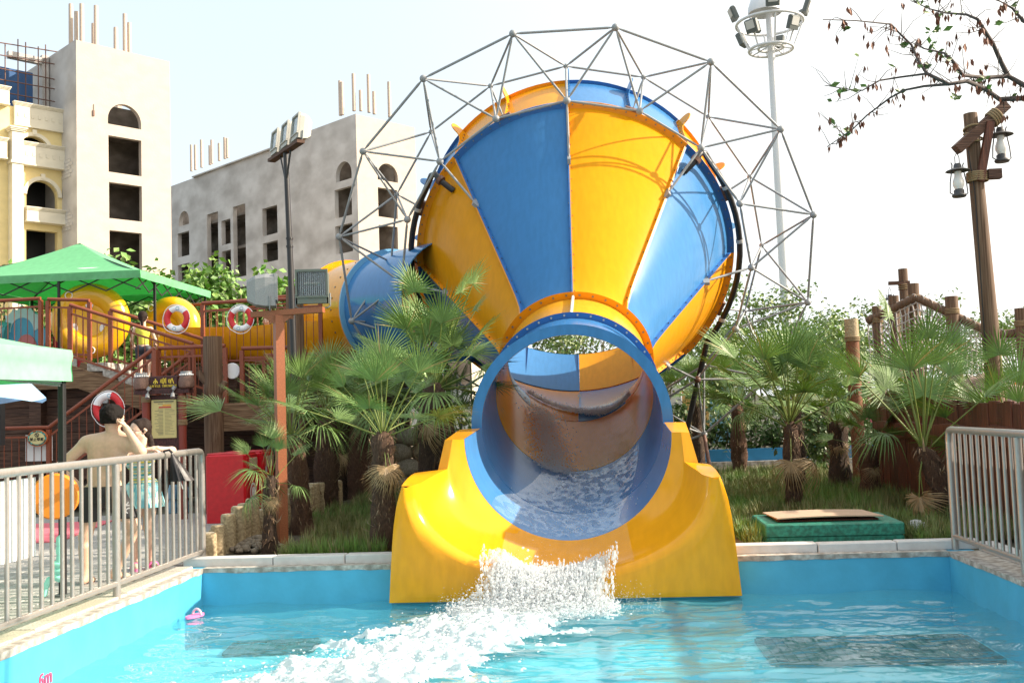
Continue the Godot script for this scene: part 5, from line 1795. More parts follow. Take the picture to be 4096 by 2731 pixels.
# woody plant: trunk, limbs and a leaf cloud gathered round limb tips
func leafy(called: String, label: String, category: String, group: String, at: Vector3, h: float, crown: float, leaf: float, n_leaves: int, seed_: int, tone: Color, stems := 1, start := 0.35, clump := 0.35, bare := 0.0):
	var t := thing(called, label, category, at, 0.0, group)
	var r := rng(seed_)
	var wood := MB.new()
	var tips := []
	for s in stems:
		var b := Vector3(r.randf_range(-0.15, 0.15), 0, r.randf_range(-0.15, 0.15)) * (stems - 1)
		var lean := Vector3(r.randf_range(-0.3, 0.3), 0, r.randf_range(-0.3, 0.3)) * crown * 0.6
		var th := h * r.randf_range(0.72, 0.9)
		var p0 := b; var pts := [p0]; var rad := [0.018 * h / stems + 0.008]
		for i in 5:
			var q := (i + 1) / 5.0
			pts.append(b + lean * q + Vector3(r.randf_range(-0.06, 0.06), th * q, r.randf_range(-0.06, 0.06)) * Vector3(crown, 1, crown))
			rad.append(rad[0] * (1.0 - 0.75 * q))
		wood.tube(pts, rad, 6, false)
		var limbs := int(9 / sqrt(stems)) + 3
		for k in limbs:
			var q := lerpf(start, 1.0, (k + r.randf()) / limbs)
			var fi := q * 5.0
			var p: Vector3 = pts[mini(int(fi), 4)].lerp(pts[mini(int(fi) + 1, 5)], fi - int(fi))
			var a := r.randf() * TAU
			var reach := crown * r.randf_range(0.45, 1.0) * (1.25 - 0.6 * absf(q - 0.55))
			var tip := p + Vector3(cos(a) * reach, r.randf_range(0.1, 0.55) * crown, sin(a) * reach)
			var mid := p.lerp(tip, 0.5) + Vector3(0, 0.12 * crown, 0)
			wood.tube([p, mid, tip], [rad[0] * 0.35, rad[0] * 0.22, rad[0] * 0.08], 5, false)
			tips.append(tip); tips.append(mid.lerp(tip, 0.4)); tips.append(p.lerp(mid, 0.9))
			for w in 2:
				var tw := tip + Vector3(r.randf_range(-0.5, 0.5), r.randf_range(-0.1, 0.5), r.randf_range(-0.5, 0.5)) * crown * 0.45
				wood.tube([mid.lerp(tip, 0.6), tw], [rad[0] * 0.12, 0.003], 4, false)
				tips.append(tw)
	part(t, "trunk", wood, mat("twig_wood", lin(0.20, 0.17, 0.13), 0.85, {"tex": tex.blotch, "scale": 3.0}))
	var m := MB.new()
	m.use_col = true
	for k in n_leaves:
		var c: Vector3 = tips[r.randi_range(0, tips.size() - 1)]
		if r.randf() < bare: continue
		var o := Vector3(r.randfn(), r.randfn() * 0.8, r.randfn()) * clump * 0.42
		var p := c + o
		if p.y < 0.05: continue
		var nrm := (Vector3(r.randf_range(-1, 1), r.randf_range(0.0, 1.4), r.randf_range(-1, 1)) + o.normalized() * 0.5).normalized()
		var d := nrm.cross(Vector3(r.randf_range(-1, 1), r.randf_range(-1, 0.3), r.randf_range(-1, 1))).normalized()
		var s := nrm.cross(d)
		var l := leaf * r.randf_range(0.65, 1.25)
		var v := r.randf_range(0.7, 1.35)
		m.col = Color(tone.r * v * r.randf_range(0.85, 1.2), tone.g * v, tone.b * v)
		var w := l * 0.34
		var mid := p + d * l * 0.45 - nrm * l * 0.05
		m.quad(p, mid + s * w + nrm * w * 0.25, p + d * l - nrm * l * 0.12, mid)
		m.quad(p, mid, p + d * l - nrm * l * 0.12, mid - s * w + nrm * w * 0.25)
	part(t, "crown", m, mat("leaf_green", Color.WHITE, 0.5, {"vc": true, "backlight": Color(0.4, 0.5, 0.15)}))
	return t

func garden():
	# left cluster
	palm(Vector3(-3.57, 0.0, -11.2), 0.87, 0.07, 11, 0.52, 1, "smallest palm with a thin trunk in front of the brown floodlight post", Vector3(0.02, 0, 0), [0, 2, 2, 1], -0.2)
	palm(Vector3(-3.72, 0.0, -13.0), 1.28, 0.125, 22, 1.08, 2, "bushy palm with its crown behind the brown floodlight post", Vector3(-0.12, 0, 0))
	palm(Vector3(-4.05, 0.0, -15.5), 1.5, 0.165, 16, 1.0, 3, "dark thick-trunked palm second from the floodlight post", Vector3(0.05, 0, 0))
	palm(Vector3(-4.45, 0.0, -18.1), 1.25, 0.11, 15, 1.0, 4, "slim palm far back between two dark trunks at left")
	palm(Vector3(-4.1, 0.0, -18.0), 1.65, 0.19, 18, 1.1, 5, "broad dark-trunked palm under the blue feed tube", Vector3(0.05, 0, 0))
	palm(Vector3(-2.24, 0.0, -10.95), 1.32, 0.12, 14, 0.95, 6, "palm with bare upright stalks right beside the yellow apron", Vector3(0.02, 0, 0.03), [1, 1, 0, 1], 0.25, 1.45)
	palm(Vector3(-2.05, 0.0, -13.0), 1.88, 0.16, 24, 1.12, 7, "tallest bushy palm spreading against the blue outlet ring", Vector3(0.1, 0, 0.05), [0, 0, 1, 2], -0.1, 1.4, 6)
	palm(Vector3(-2.25, 0.0, -16.2), 1.35, 0.13, 16, 1.0, 9, "dark palm tucked behind the tallest left palm")
	palm(Vector3(-3.1, 0.0, -15.2), 1.45, 0.12, 16, 0.95, 10, "palm half hidden in the middle of the left cluster")
	# right cluster
	palm(Vector3(2.7, 0.0, -14.1), 1.22, 0.105, 20, 1.3, 21, "full-crowned palm standing alone on the lawn right of the slide", Vector3(0.0, 0, 0), [0, 0, 1, 1], 0.3, 1.5)
	palm(Vector3(3.35, 0.0, -17.0), 1.5, 0.10, 15, 1.0, 22, "dark-trunked palm close behind the lone lawn palm")
	palm(Vector3(3.05, 0.0, -21.5), 1.45, 0.14, 15, 1.05, 23, "reddish-trunked palm by the blue channel wall")
	palm(Vector3(4.9, 0.0, -22.0), 1.4, 0.15, 16, 1.05, 24, "palm far back left of the orange log column")
	palm(Vector3(3.98, 0.0, -16.9), 1.15, 0.15, 12, 0.9, 25, "stout palm left of the red plank wall")
	palm(Vector3(4.12, 0.0, -15.7), 0.8, 0.13, 8, 0.75, 26, "low stubby palm at the corner of the red plank wall", Vector3.ZERO, [0, 1, 2, 1], 0.1)
	palm(Vector3(4.06, 0.0, -12.2), 0.92, 0.12, 8, 1.3, 27, "leaning palm in front of the red plank wall beside the right railing", Vector3(-0.25, 0, 0.05), [0, 1, 1, 1], 0.75, 1.4, 3)
	palm(Vector3(5.05, 0.0, -12.6), 0.75, 0.13, 13, 1.15, 28, "palm behind the red plank wall at the right edge", Vector3(-0.05, 0, 0), [0, 0, 1, 1], 0.15, 1.45, 4)
	palm(Vector3(4.95, 0.0, -14.6), 1.0, 0.13, 14, 1.08, 29, "wide-fanned palm rising behind the red plank wall", Vector3(-0.2, 0, 0), [0, 0, 1, 1], 0.2, 1.45, 2)
	palm(Vector3(1.75, 0.0, -23.8), 1.75, 0.13, 15, 1.1, 30, "palm glimpsed just right of the outlet ring")
	palm(Vector3(2.5, 0.0, -24.2), 1.6, 0.13, 15, 1.1, 31, "palm behind the black water pipe on the right")
	# hedge bushes along the channel
	var spots := [[-1.6, -24.9], [0.2, -25.0], [1.4, -24.6], [2.2, -25.1], [3.4, -24.8], [4.2, -25.0], [5.2, -24.7], [6.1, -25.0], [-3.0, -24.6], [0.9, -25.3], [4.4, -20.6]]
	var where := ["left of the outlet ring", "behind the outlet pipe", "right of the outlet ring", "behind the frame leg", "behind the lone lawn palm", "right of the lone lawn palm", "left of the log column", "under the rope net", "behind the tallest left palm", "between two shrubs right behind the outlet pipe", "beside the stout palm"]
	for i in spots.size():
		leafy("hedge_shrub", "dark green leafy shrub " + where[i], "shrub", "shrubs along the blue channel", Vector3(spots[i][0], 0, spots[i][1] - (0.55 if spots[i][1] < -24.0 else 0.0)), 1.5 + 0.3 * sin(i * 2.1), 0.62, 0.14, 900, 300 + i, Color(0.07, 0.125, 0.035), 3, 0.1, 0.32)
	# young large-leaved trees behind the platform
	var tl := [[-15.7, 6.6, 1.3, "at the far left behind the green canopy"], [-14.3, 5.9, 1.1, "left of the raft behind the green canopy"], [-13.4, 6.9, 0.5, "thin and tall in front of the plastered tower"], [-12.0, 6.3, 1.25, "in front of the tower's right corner"], [-10.9, 6.1, 1.1, "between the two concrete buildings"], [-10.0, 6.0, 1.2, "above the rear yellow raft"], [-9.2, 5.2, 0.9, "above the landing life ring"], [-8.2, 5.9, 1.15, "behind the three-lamp pole"], [-5.1, 6.0, 0.9, "behind the yellow feed tube"], [-12.8, 4.6, 1.2, "low behind the wave board"], [-6.6, 4.8, 1.0, "beside the grey floodlight"]]
	for i in tl.size():
		leafy("young_tree", "young tree with large bright leaves " + tl[i][3], "tree", "young trees behind the platform", Vector3(tl[i][0], 0, -27.0 - (i % 3) * 0.8), tl[i][1], tl[i][2], 0.22, 2600 if tl[i][2] > 0.6 else 420, 400 + i, Color(0.17, 0.30, 0.07), 2, 0.40, 0.44, 0.1)
	# tree line at right and behind the funnel
	var tr := [[2.6, -33.0, 4.6, 1.6, "seen between the frame tubes right of the funnel"], [5.4, -34.0, 5.2, 1.7, "behind the lone lawn palm"], [8.0, -35.0, 4.6, 1.7, "behind the light mast"], [10.5, -36.0, 4.9, 1.8, "left of the rope net"], [0.4, -36.0, 5.5, 1.8, "seen through the funnel mouth"], [-2.4, -37.0, 5.4, 1.8, "behind the left rim of the funnel mouth"], [14.5, -36.0, 4.2, 2.0, "behind the rope net posts"], [6.8, -29.0, 3.7, 1.3, "low beside the log column"], [3.9, -28.5, 3.4, 1.2, "low behind the shrubs"]]
	for i in tr.size():
		leafy("hazy_tree", "pale green feathery tree " + tr[i][4], "tree", "tree line at the back", Vector3(tr[i][0], 0, tr[i][1]), tr[i][2], tr[i][3], 0.15, 3200, 500 + i, Color(0.17, 0.24, 0.08), 3, 0.42, 0.55, 0.1)
	overhanging_tree()
	channel()
	right_structures()

func overhanging_tree():
	var t := thing("overhanging_tree", "nearly bare tree reaching in at top right with dry brown leaves", "tree", Vector3(5.6, 0, -7.6))
	var o := Vector3(5.6, 0, -7.6)
	var A := [Vector3(3.08, 3.53, -7.21), Vector3(2.93, 3.54, -7.24), Vector3(2.78, 3.57, -7.08), Vector3(2.58, 3.57, -6.87), Vector3(2.42, 3.52, -6.75), Vector3(2.31, 3.62, -6.82), Vector3(2.33, 3.78, -7.03), Vector3(2.35, 3.95, -7.21), Vector3(2.29, 4.04, -7.24), Vector3(2.18, 4.06, -7.08), Vector3(1.88, 4.02, -6.86), Vector3(1.64, 4.00, -6.75)]
	var A2 := [Vector3(2.42, 3.52, -6.75), Vector3(2.38, 3.62, -7.10), Vector3(2.28, 3.63, -7.20), Vector3(2.21, 3.61, -7.30), Vector3(2.07, 3.52, -7.40), Vector3(1.98, 3.44, -7.50), Vector3(1.93, 3.42, -7.60), Vector3(1.85, 3.38, -7.70)]
	var A3 := [Vector3(2.31, 3.62, -6.82), Vector3(2.21, 3.68, -7.06), Vector3(2.01, 3.60, -6.85), Vector3(1.87, 3.51, -6.75), Vector3(1.80, 3.55, -6.84), Vector3(1.70, 3.65, -7.05)]
	var B := [Vector3(3.09, 3.62, -7.21), Vector3(3.00, 3.70, -7.24), Vector3(2.78, 3.65, -7.08), Vector3(2.56, 3.61, -6.87), Vector3(2.45, 3.68, -6.75), Vector3(2.43, 3.75, -6.82), Vector3(2.37, 3.86, -7.03), Vector3(2.35, 3.97, -7.21)]
	var C := [Vector3(3.00, 3.70, -7.24), Vector3(2.96, 3.80, -7.24), Vector3(2.85, 3.88, -7.08), Vector3(2.72, 3.90, -6.87), Vector3(2.63, 3.94, -6.75), Vector3(2.59, 4.00, -6.82), Vector3(2.52, 4.10, -7.03), Vector3(2.49, 4.20, -7.21), Vector3(2.37, 4.28, -7.24)]
	var D := [Vector3(3.12, 4.07, -7.21), Vector3(3.06, 4.18, -7.24), Vector3(2.88, 4.20, -7.08)]
	var join := Vector3(5.0, 3.0, -7.5)
	var bark := mat("branch_bark", lin(0.07, 0.055, 0.05), 0.85)
	var m := MB.new()
	m.tube([Vector3(0, 0, 0), Vector3(-0.1, 1.5, 0.05), join - o, Vector3(-0.2, 4.2, 0.1), Vector3(0.2, 5.6, 0)], [0.13, 0.11, 0.085, 0.06, 0.02], 10)
	part(t, "trunk", m, bark)
	var r := rng(55)
	var tips := []
	for q in [[A, 0.016, true], [A2, 0.007, false], [A3, 0.0055, false], [B, 0.017, true], [C, 0.013, false], [D, 0.018, true]]:
		var pts: Array = q[0].duplicate()
		if q[2]: pts = [join, join.lerp(pts[0], 0.5) + Vector3(0, 0.1, 0.05)] + pts
		var loc := []; var rad := []
		for i in pts.size():
			loc.append(pts[i] - o); rad.append(lerpf(q[1] * 1.5, 0.003, pow(float(i) / (pts.size() - 1), 0.8)))
		m = MB.new()
		m.tube(loc, rad, 7)
		var b := part(t, "branch", m, bark)
		# side twigs
		m = MB.new()
		for k in range(3, loc.size()):
			for s in 4:
				var p: Vector3 = loc[k - 1].lerp(loc[k], r.randf())
				var e := p + Vector3(r.randf_range(-0.20, 0.12), r.randf_range(-0.10, 0.20), r.randf_range(-0.15, 0.15))
				var md := p.lerp(e, 0.5) + Vector3(0, r.randf_range(-0.02, 0.03), 0)
				m.tube([p, md, e], [0.0034, 0.0024, 0.0014], 4, false)
				tips.append(e); tips.append(p)
		part(b, "twigs", m, bark).set_meta("kind", "stuff")
	# dry curled leaves hang in bunches, a few green ones remain
	var dm := MB.new(); dm.use_col = true
	var gm := MB.new(); gm.use_col = true
	for tp in tips:
		if r.randf() < 0.35: continue
		var green := r.randf() < 0.28
		for k in r.randi_range(1, 4):
			var p: Vector3 = tp + Vector3(r.randf_range(-0.02, 0.02), 0, r.randf_range(-0.02, 0.02))
			var l := r.randf_range(0.04, 0.075)
			var d := Vector3(r.randf_range(-0.3, 0.3), -1, r.randf_range(-0.3, 0.3)).normalized()
			if green: d = Vector3(r.randf_range(-1, 1), r.randf_range(-0.2, 0.5), r.randf_range(-1, 1)).normalized()
			var s := d.cross(Vector3(r.randf_range(-1, 1), 0.2, r.randf_range(-1, 1))).normalized() * l * (0.2 if not green else 0.26)
			var up := s.cross(d).normalized() * l * 0.1
			var mb := gm if green else dm
			var v := r.randf_range(0.7, 1.4)
			mb.col = Color(0.10 * v, 0.17 * v, 0.04 * v) if green else Color(0.17 * v, 0.07 * v, 0.04 * v)
			mb.quad(p, p + d * l * 0.5 + s, p + d * l, p + d * l * 0.5 + up)
			mb.quad(p, p + d * l * 0.5 + up, p + d * l, p + d * l * 0.5 - s)
	part(t, "dry_leaves", dm, mat("dry_leaf", Color.WHITE, 0.7, {"vc": true, "backlight": Color(0.4, 0.25, 0.15)})).set_meta("kind", "stuff")
	part(t, "green_leaves", gm, mats.leaf_green).set_meta("kind", "stuff")

func channel():
	# low blue wall of the lazy river far behind
	var m := MB.new()
	m.box(Vector3(2, 0.2, -24.65), Vector3(26, 0.40, 0.2))
	solo("channel_wall", m, mat("channel_blue", lin(0.02, 0.20, 0.42), 0.5, {"tex": tex.faint, "scale": 0.5}), "low blue painted wall of the lazy river behind the palms", "wall")
	m = MB.new()
	m.box(Vector3(2, 0.06, -24.45), Vector3(26, 0.12, 0.16))
	struct("channel_kerb", m, mats.concrete)
	# coloured hoarding panels beyond
	var t := thing("painted_hoarding", "row of brightly painted hoarding boards beyond the lazy river", "hoarding", Vector3(0, 0, -39))
	var cols := [lin(0.62, 0.60, 0.56), lin(0.75, 0.25, 0.06), lin(0.70, 0.66, 0.60), lin(0.60, 0.14, 0.20), lin(0.72, 0.70, 0.68), lin(0.72, 0.42, 0.14), lin(0.20, 0.45, 0.60), lin(0.68, 0.62, 0.52)]
	var r := rng(15)
	for k in 26:
		m = MB.new()
		var h := r.randf_range(1.6, 2.5)
		m.cbox(Vector3(0, h / 2, 0), Vector3(0.98, h, 0.06), 0.01)
		part(t, "board", m, mat("hoarding%d" % (k % 8), cols[k % 8], 0.6, {"tex": tex.faint, "scale": 0.4}), Vector3(-9 + k * 1.0, 0, r.randf_range(-0.05, 0.05)))
	# stone wall of pale boulders behind the left palms
	var rocks := thing("boulder_wall", "pale cream boulder wall glimpsed between the left palm trunks", "wall", Vector3(-3.4, 0, -19.6))
	for k in 22:
		m = MB.new()
		var f := FastNoiseLite.new()
		f.seed = k; f.frequency = 1.3
		m.ball(Vector3.ZERO, 0.27, 12, Vector3(1.2, 0.7, 0.8))
		for i in m.v.size(): m.v[i] = m.v[i] * (1.0 + 0.25 * f.get_noise_3dv(m.v[i] * 3.0))
		part(rocks, "boulder", m, mats.cement_top if k % 3 else mats.cement_log, Vector3(-1.3 + (k % 6) * 0.5 + (0.2 if (k / 6) % 2 else 0.0), 0.15 + (k / 6) * 0.3, r.randf_range(-0.08, 0.08)), Basis(Vector3.UP, r.randf() * 3.0))

func right_structures():
	var r := rng(31)
	# red plank wall running along the garden's right side
	var t := thing("plank_wall", "red-brown vertical plank wall with a cross board along the right lawn", "wall", Vector3(4.55, 0, 0))
	var z := -16.6
	while z < -6.0:
		var w := r.randf_range(0.16, 0.24)
		var top := 1.42 + 0.32 * exp(-pow((z + 15.2) / 1.2, 2)) + r.randf_range(-0.02, 0.02)
		var m := MB.new()
		m.cbox(Vector3.ZERO, Vector3(0.05, top, w - 0.008), 0.006)
		part(t, "plank", m, mats.plank_red if r.randf() < 0.5 else mats.plank_red2, Vector3(r.randf_range(-0.008, 0.008), top / 2 - 0.02, z + w / 2), Basis(Vector3.RIGHT, r.randf_range(-0.01, 0.01)))
		z += w
	var cb := MB.new()
	var rows := [[], [], [], []]
	for k in 40:
		var zz := -16.62 + k * 0.26
		var wv := sin(k * 1.1) * 0.015
		rows[0].append(Vector3(-0.032, 0.90 + wv, zz)); rows[1].append(Vector3(-0.075, 0.91 + wv, zz)); rows[2].append(Vector3(-0.075, 1.12 + wv, zz)); rows[3].append(Vector3(-0.032, 1.13 + wv, zz))
	cb.sheet(rows, false, true)
	part(t, "cross_board", cb, mats.plank_red)
	# filler backing of the wall and end board
	cb = MB.new(); cb.box(Vector3(0.06, 0.7, -11.3), Vector3(0.04, 1.38, 10.5))
	part(t, "backing", cb, mats.wood_dark)
	cb = MB.new(); cb.cbox(Vector3(0.0, 0.78, -16.66), Vector3(0.16, 1.56, 0.05), 0.01)
	part(t, "end_board", cb, mats.plank_red2)
	# sculpted pink rock slope behind it
	var rk := MB.new()
	var f := FastNoiseLite.new()
	f.seed = 6; f.frequency = 0.9
	var rr := []
	for i in 18:
		var row := []
		for j in 16:
			var a := float(i) / 17; var b := float(j) / 15
			var p := Vector3(5.3 + a * 2.6, 0.0, -18.0 + b * 6.5)
			p.y = 1.75 * sin(PI * clampf(a * 0.9 + 0.1, 0, 1)) * (0.55 + 0.45 * (1 - b)) + f.get_noise_2d(p.x, p.z) * 0.35
			row.append(p)
		rr.append(row)
	rk.sheet(rr, false, false)
	solo("rock_slope", rk, mat("pink_rock", lin(0.42, 0.30, 0.26), 0.85, {"tex": noise_tex("rock_cells", 0.02, Color(0.62, 0.55, 0.52), Color(1, 1, 1), 3, 256, FastNoiseLite.TYPE_CELLULAR, 1.5), "scale": 0.5, "bump": tex.blotch, "bump_cm": 4.0}), "pinkish sculpted rock mound behind the red plank wall", "rock")
	# rope-net bridge
	var n := thing("rope_bridge", "log-post rope bridge hung with white netting behind the palms", "rope bridge", Vector3.ZERO)
	var posts := [[5.40, 3.19, -19.4, 0.085], [5.66, 3.35, -19.2, 0.09], [5.96, 3.54, -19.0, 0.10], [6.48, 3.24, -18.6, 0.11], [7.5, 2.95, -18.2, 0.11], [8.6, 2.95, -18.0, 0.11]]
	for p in posts:
		var m := MB.new()
		m.rod(Vector3(p[0], 0, p[2]), Vector3(p[0], p[1], p[2]), p[3], 14)
		part(n, "log_post", m, mats.log_bark)
		m = MB.new()
		for k in 4: m.torus(Vector3(p[0], p[1] - 0.3 + k * 0.025, p[2]), p[3] + 0.008, 0.012, Basis(Vector3(1, 0, 0), PI / 2), 16, 6)
		part(n, "rope_binding", m, mats.rope)
	var beams := [[Vector3(5.25, 2.93, -19.5), Vector3(5.96, 3.27, -18.85)], [Vector3(5.96, 3.27, -18.85), Vector3(7.1, 2.52, -18.4)], [Vector3(7.1, 2.52, -18.4), Vector3(9.2, 2.62, -18.0)]]
	for b in beams:
		var m := MB.new()
		m.rod(b[0], b[1], 0.075, 12)
		part(n, "handrail_log", m, mats.log_bark)
		m = MB.new()
		for k in 9:
			var p: Vector3 = b[0].lerp(b[1], (k + 0.5) / 9)
			m.torus(p, 0.083, 0.010, Basis(Vector3.UP, 0.4 + PI / 2), 14, 5)
		part(n, "lashing", m, mats.net).set_meta("kind", "stuff")
		# net: sagging mesh of cords
		m = MB.new()
		var cols := int(b[0].distance_to(b[1]) / 0.085)
		for k in cols + 1:
			var p: Vector3 = b[0].lerp(b[1], float(k) / cols)
			var pts := []
			for q in 9: pts.append(p + Vector3(r.randf_range(-0.015, 0.015), -0.08 - q * 0.15, r.randf_range(-0.015, 0.015) + 0.03 * sin(q * 0.8)))
			m.tube(pts, [0.013], 4, false)
		for q in 10:
			var pts := []
			for k in cols + 1:
				pts.append(b[0].lerp(b[1], float(k) / cols) + Vector3(0, -0.08 - q * 0.125 - (0.015 if k % 2 else 0.0), 0.02))
			m.tube(pts, [0.013], 4, false)
		part(n, "net", m, mats.net).set_meta("kind", "stuff")
	# orange-topped log column
	var lc := thing("log_column", "short log column with a pale cap and rope bands among the palms", "column", Vector3(4.62, 0, -18.2))
	var m2 := MB.new(); m2.rod(Vector3.ZERO, Vector3(0, 2.55, 0), 0.115, 16)
	part(lc, "trunk", m2, mat("log_orange", lin(0.26, 0.10, 0.045), 0.8, {"tex": tex.blotch, "scale": 3.0}))
	m2 = MB.new(); m2.rod(Vector3(0, 2.55, 0), Vector3(0, 2.88, 0), 0.118, 16)
	part(lc, "cap", m2, mats.cement_log)
	m2 = MB.new()
	for k in 3: m2.torus(Vector3(0, 2.5 + k * 0.03, 0), 0.122, 0.014, Basis(Vector3(1, 0, 0), PI / 2), 16, 6)
	part(lc, "rope_binding", m2, mats.rope)

# ---------------------------------------------------------------- railings, lamps, boxes and small things
func pool_fence(t: Node3D, x: float, posts: Array, h: float):
	var st: Material = mats.steel
	var z0: float = posts[0]; var z1: float = posts[-1]
	var m := MB.new()
	var pts := [Vector3(x, h - 0.12, z0), Vector3(x, h - 0.035, z0 + 0.012), Vector3(x, h - 0.008, z0 + 0.04), Vector3(x, h, z0 + 0.09)]
	pts.append(Vector3(x, h, z1))
	m.tube(pts, [0.034], 14)
	part(t, "top_rail", m, st)
	m = MB.new()
	m.rod(Vector3(x, 0.13, z0), Vector3(x, 0.13, z1), 0.026, 12)
	part(t, "bottom_rail", m, st)
	for k in posts.size():
		m = MB.new()
		m.rod(Vector3(x, 0.0, posts[k]), Vector3(x, h - (0.1 if k == 0 else 0.03), posts[k]), 0.033, 14)
		part(t, "post", m, st)
	m = MB.new()
	m.rod(Vector3(0, 0.13, 0), Vector3(0, h - 0.03, 0), 0.0165, 10)
	var bm := m.done()
	for k in posts.size() - 1:
		var a: float = posts[k]; var b: float = posts[k + 1]
		var n := int((b - a) / 0.142)
		for i in range(1, n):
			part(t, "bar", bm, st, Vector3(x, 0, lerpf(a, b, float(i) / n)))

func props():
	var f := thing("pool_railing", "grey steel tube railing along the left pool edge", "railing", Vector3.ZERO, 0.0, "steel pool railings")
	pool_fence(f, -4.1, [-10.6, -8.63, -6.66, -4.69], 1.18)
	f = thing("pool_railing", "grey steel tube railing along the right pool edge", "railing", Vector3.ZERO, 0.0, "steel pool railings")
	pool_fence(f, 3.5, [-10.36, -8.74, -7.12, -5.5], 1.165)
	floodlights()
	lantern_post()
	light_mast()
	# --- things on the left fence
	var wb := MB.new(); wb.box(Vector3.ZERO, Vector3(0.01, 0.58, 0.62))
	solo("banner", wb, mats.white, "white sheet fixed behind the railing bars at the lower left edge", "panel", Vector3(-4.155, 0.83, -7.12))
	umbrella()
	# --- near canopy with its leg, the disc and balloon tied to it
	var t := thing("canopy_tent", "pale green canopy tent with black leg at the left edge of the pool deck", "canopy tent", Vector3.ZERO)
	canopy(t, -8.6, -4.62, -8.88, -5.2, 2.17, 0.28, 2.95, mats.pale_green_cloth, 0.015)
	for p in [Vector3(-4.68, 0, -8.82), Vector3(-8.55, 0, -8.8), Vector3(-8.55, 0, -5.25), Vector3(-4.68, 0, -5.25)]:
		var m := MB.new()
		m.cbox(Vector3(0, 1.05, 0), Vector3(0.055, 2.1, 0.055), 0.006)
		part(t, "leg", m, mats.dark, p)
		m = MB.new(); m.cbox(Vector3(0, 0.01, 0), Vector3(0.12, 0.02, 0.12), 0.004)
		part(t, "foot", m, mats.slate, p)
	var br := MB.new()
	br.rod(Vector3(-4.68, 1.86, -8.8), Vector3(-5.3, 1.95, -8.78), 0.02, 8)
	part(t, "brace", br, mats.grey_metal)
	br = MB.new()
	br.rod(Vector3(-4.68, 1.88, -8.8), Vector3(-4.7, 1.98, -6.8), 0.016, 8)
	part(t, "brace", br, mats.grey_metal)
	var dk := MB.new()
	dk.lathe([Vector2(0.001, 0.03), Vector2(0.185, 0.03), Vector2(0.2, 0.018), Vector2(0.2, -0.05), Vector2(0.19, -0.06), Vector2(0.001, -0.06)], 40, Vector3.ZERO, Basis(Vector3(1, 0, 0), PI / 2), false)
	solo("orange_disc", dk, mats.orange, "orange padded disc behind the railing on the black canopy leg", "disc", Vector3(-4.70, 0.88, -8.73), "", Basis(Vector3.UP, 0.3))
	balloon()
	# --- ground mats and parasol
	var pm := MB.new()
	pm.cbox(Vector3(0, 0.008, 0), Vector3(1.3, 0.016, 2.6), 0.004)
	solo("floor_mat", pm, mats.pink_mat, "faded pink mat lying on the paving behind the orange disc", "mat", Vector3(-7.75, 0.004, -14.0), "", Basis(Vector3.UP, 0.2))
	var ps := thing("parasol", "pale blue parasol edge under the green canopy at far left", "parasol", Vector3(-8.9, 0, -13.2))
	var cm := MB.new()
	var rows := []
	for i in 8:
		var row := []
		for k in 33:
			var a := TAU * k / 32
			var q := i / 7.0
			row.append(Vector3(cos(a) * 1.48 * q, 2.35 - 0.35 * q * q - (0.14 if i == 7 else 0.0) - 0.03 * cos(a * 8) * q, sin(a) * 1.48 * q))
		rows.append(row)
	cm.sheet(rows, false, true)
	part(ps, "canopy", cm, mats.blue_cloth)
	cm = MB.new(); cm.rod(Vector3.ZERO, Vector3(0, 2.4, 0), 0.025, 10)
	part(ps, "pole", cm, mats.light_metal)
	# life-vest rack sign at the very edge
	var es := thing("round_sign", "dark framed sign with a white and blue badge at the left edge", "sign", Vector3(-10.05, 1.2, -16.6))
	cm = MB.new(); cm.cbox(Vector3(0, 0.45, 0), Vector3(0.5, 0.9, 0.1), 0.05)
	part(es, "frame", cm, mats.dark)
	cm = MB.new(); cm.lathe([Vector2(0.001, 0.01), Vector2(0.16, 0.01), Vector2(0.16, -0.01)], 24, Vector3(0.02, 0.5, 0.07), Basis(Vector3(1, 0, 0), PI / 2), false)
	part(es, "badge", cm, mats.white)
	cm = MB.new(); cm.torus(Vector3(0.02, 0.5, 0.075), 0.13, 0.012, Basis.IDENTITY, 24, 6)
	part(es, "badge_ring", cm, mat("badge_blue", lin(0.05, 0.15, 0.5), 0.5))
	red_bins()
	stump_edging()
	green_box()
	# --- small litter
	var bg := MB.new()
	bg.ball(Vector3(0, 0.06, 0), 0.09, 14, Vector3(1.1, 0.8, 0.8))
	var nz := FastNoiseLite.new(); nz.seed = 3; nz.frequency = 9.0
	for i in bg.v.size(): bg.v[i] = bg.v[i] * (1.0 + 0.55 * nz.get_noise_3dv(bg.v[i]))
	solo("plastic_bag", bg, mat("bag", lin(0.40, 0.42, 0.43), 0.3), "crumpled clear plastic bag on the grass right of the green box", "bag", Vector3(3.44, 0.05, -11.3))
	var so := MB.new()
	var sl := []; var sh := []
	for k in 20:
		var a := TAU * k / 20
		sl.append(Vector3(cos(a) * 0.115, 0, sin(a) * (0.045 + 0.008 * cos(a)))); sh.append(Vector3(cos(a) * 0.118, 0.022, sin(a) * (0.047 + 0.008 * cos(a))))
	so.sheet([sl, sh], true, true); so.poly(sh)
	var fl := thing("floating_slipper", "pale pink slipper floating against the left pool wall", "slipper", Vector3(-3.80, WATER + 0.012, -9.6), 1.2)
	part(fl, "sole", so, mats.pink)
	so = MB.new()
	so.torus(Vector3(0.03, 0.02, 0), 0.05, 0.012, Basis(Vector3.UP, PI / 2), 14, 6, 0.0, PI)
	part(fl, "strap", so, mat("pale_pink", lin(0.75, 0.45, 0.5), 0.5))
	# red painted depth mark on the left wall
	var rm := text_mesh("6m", 0.09, 0.004)
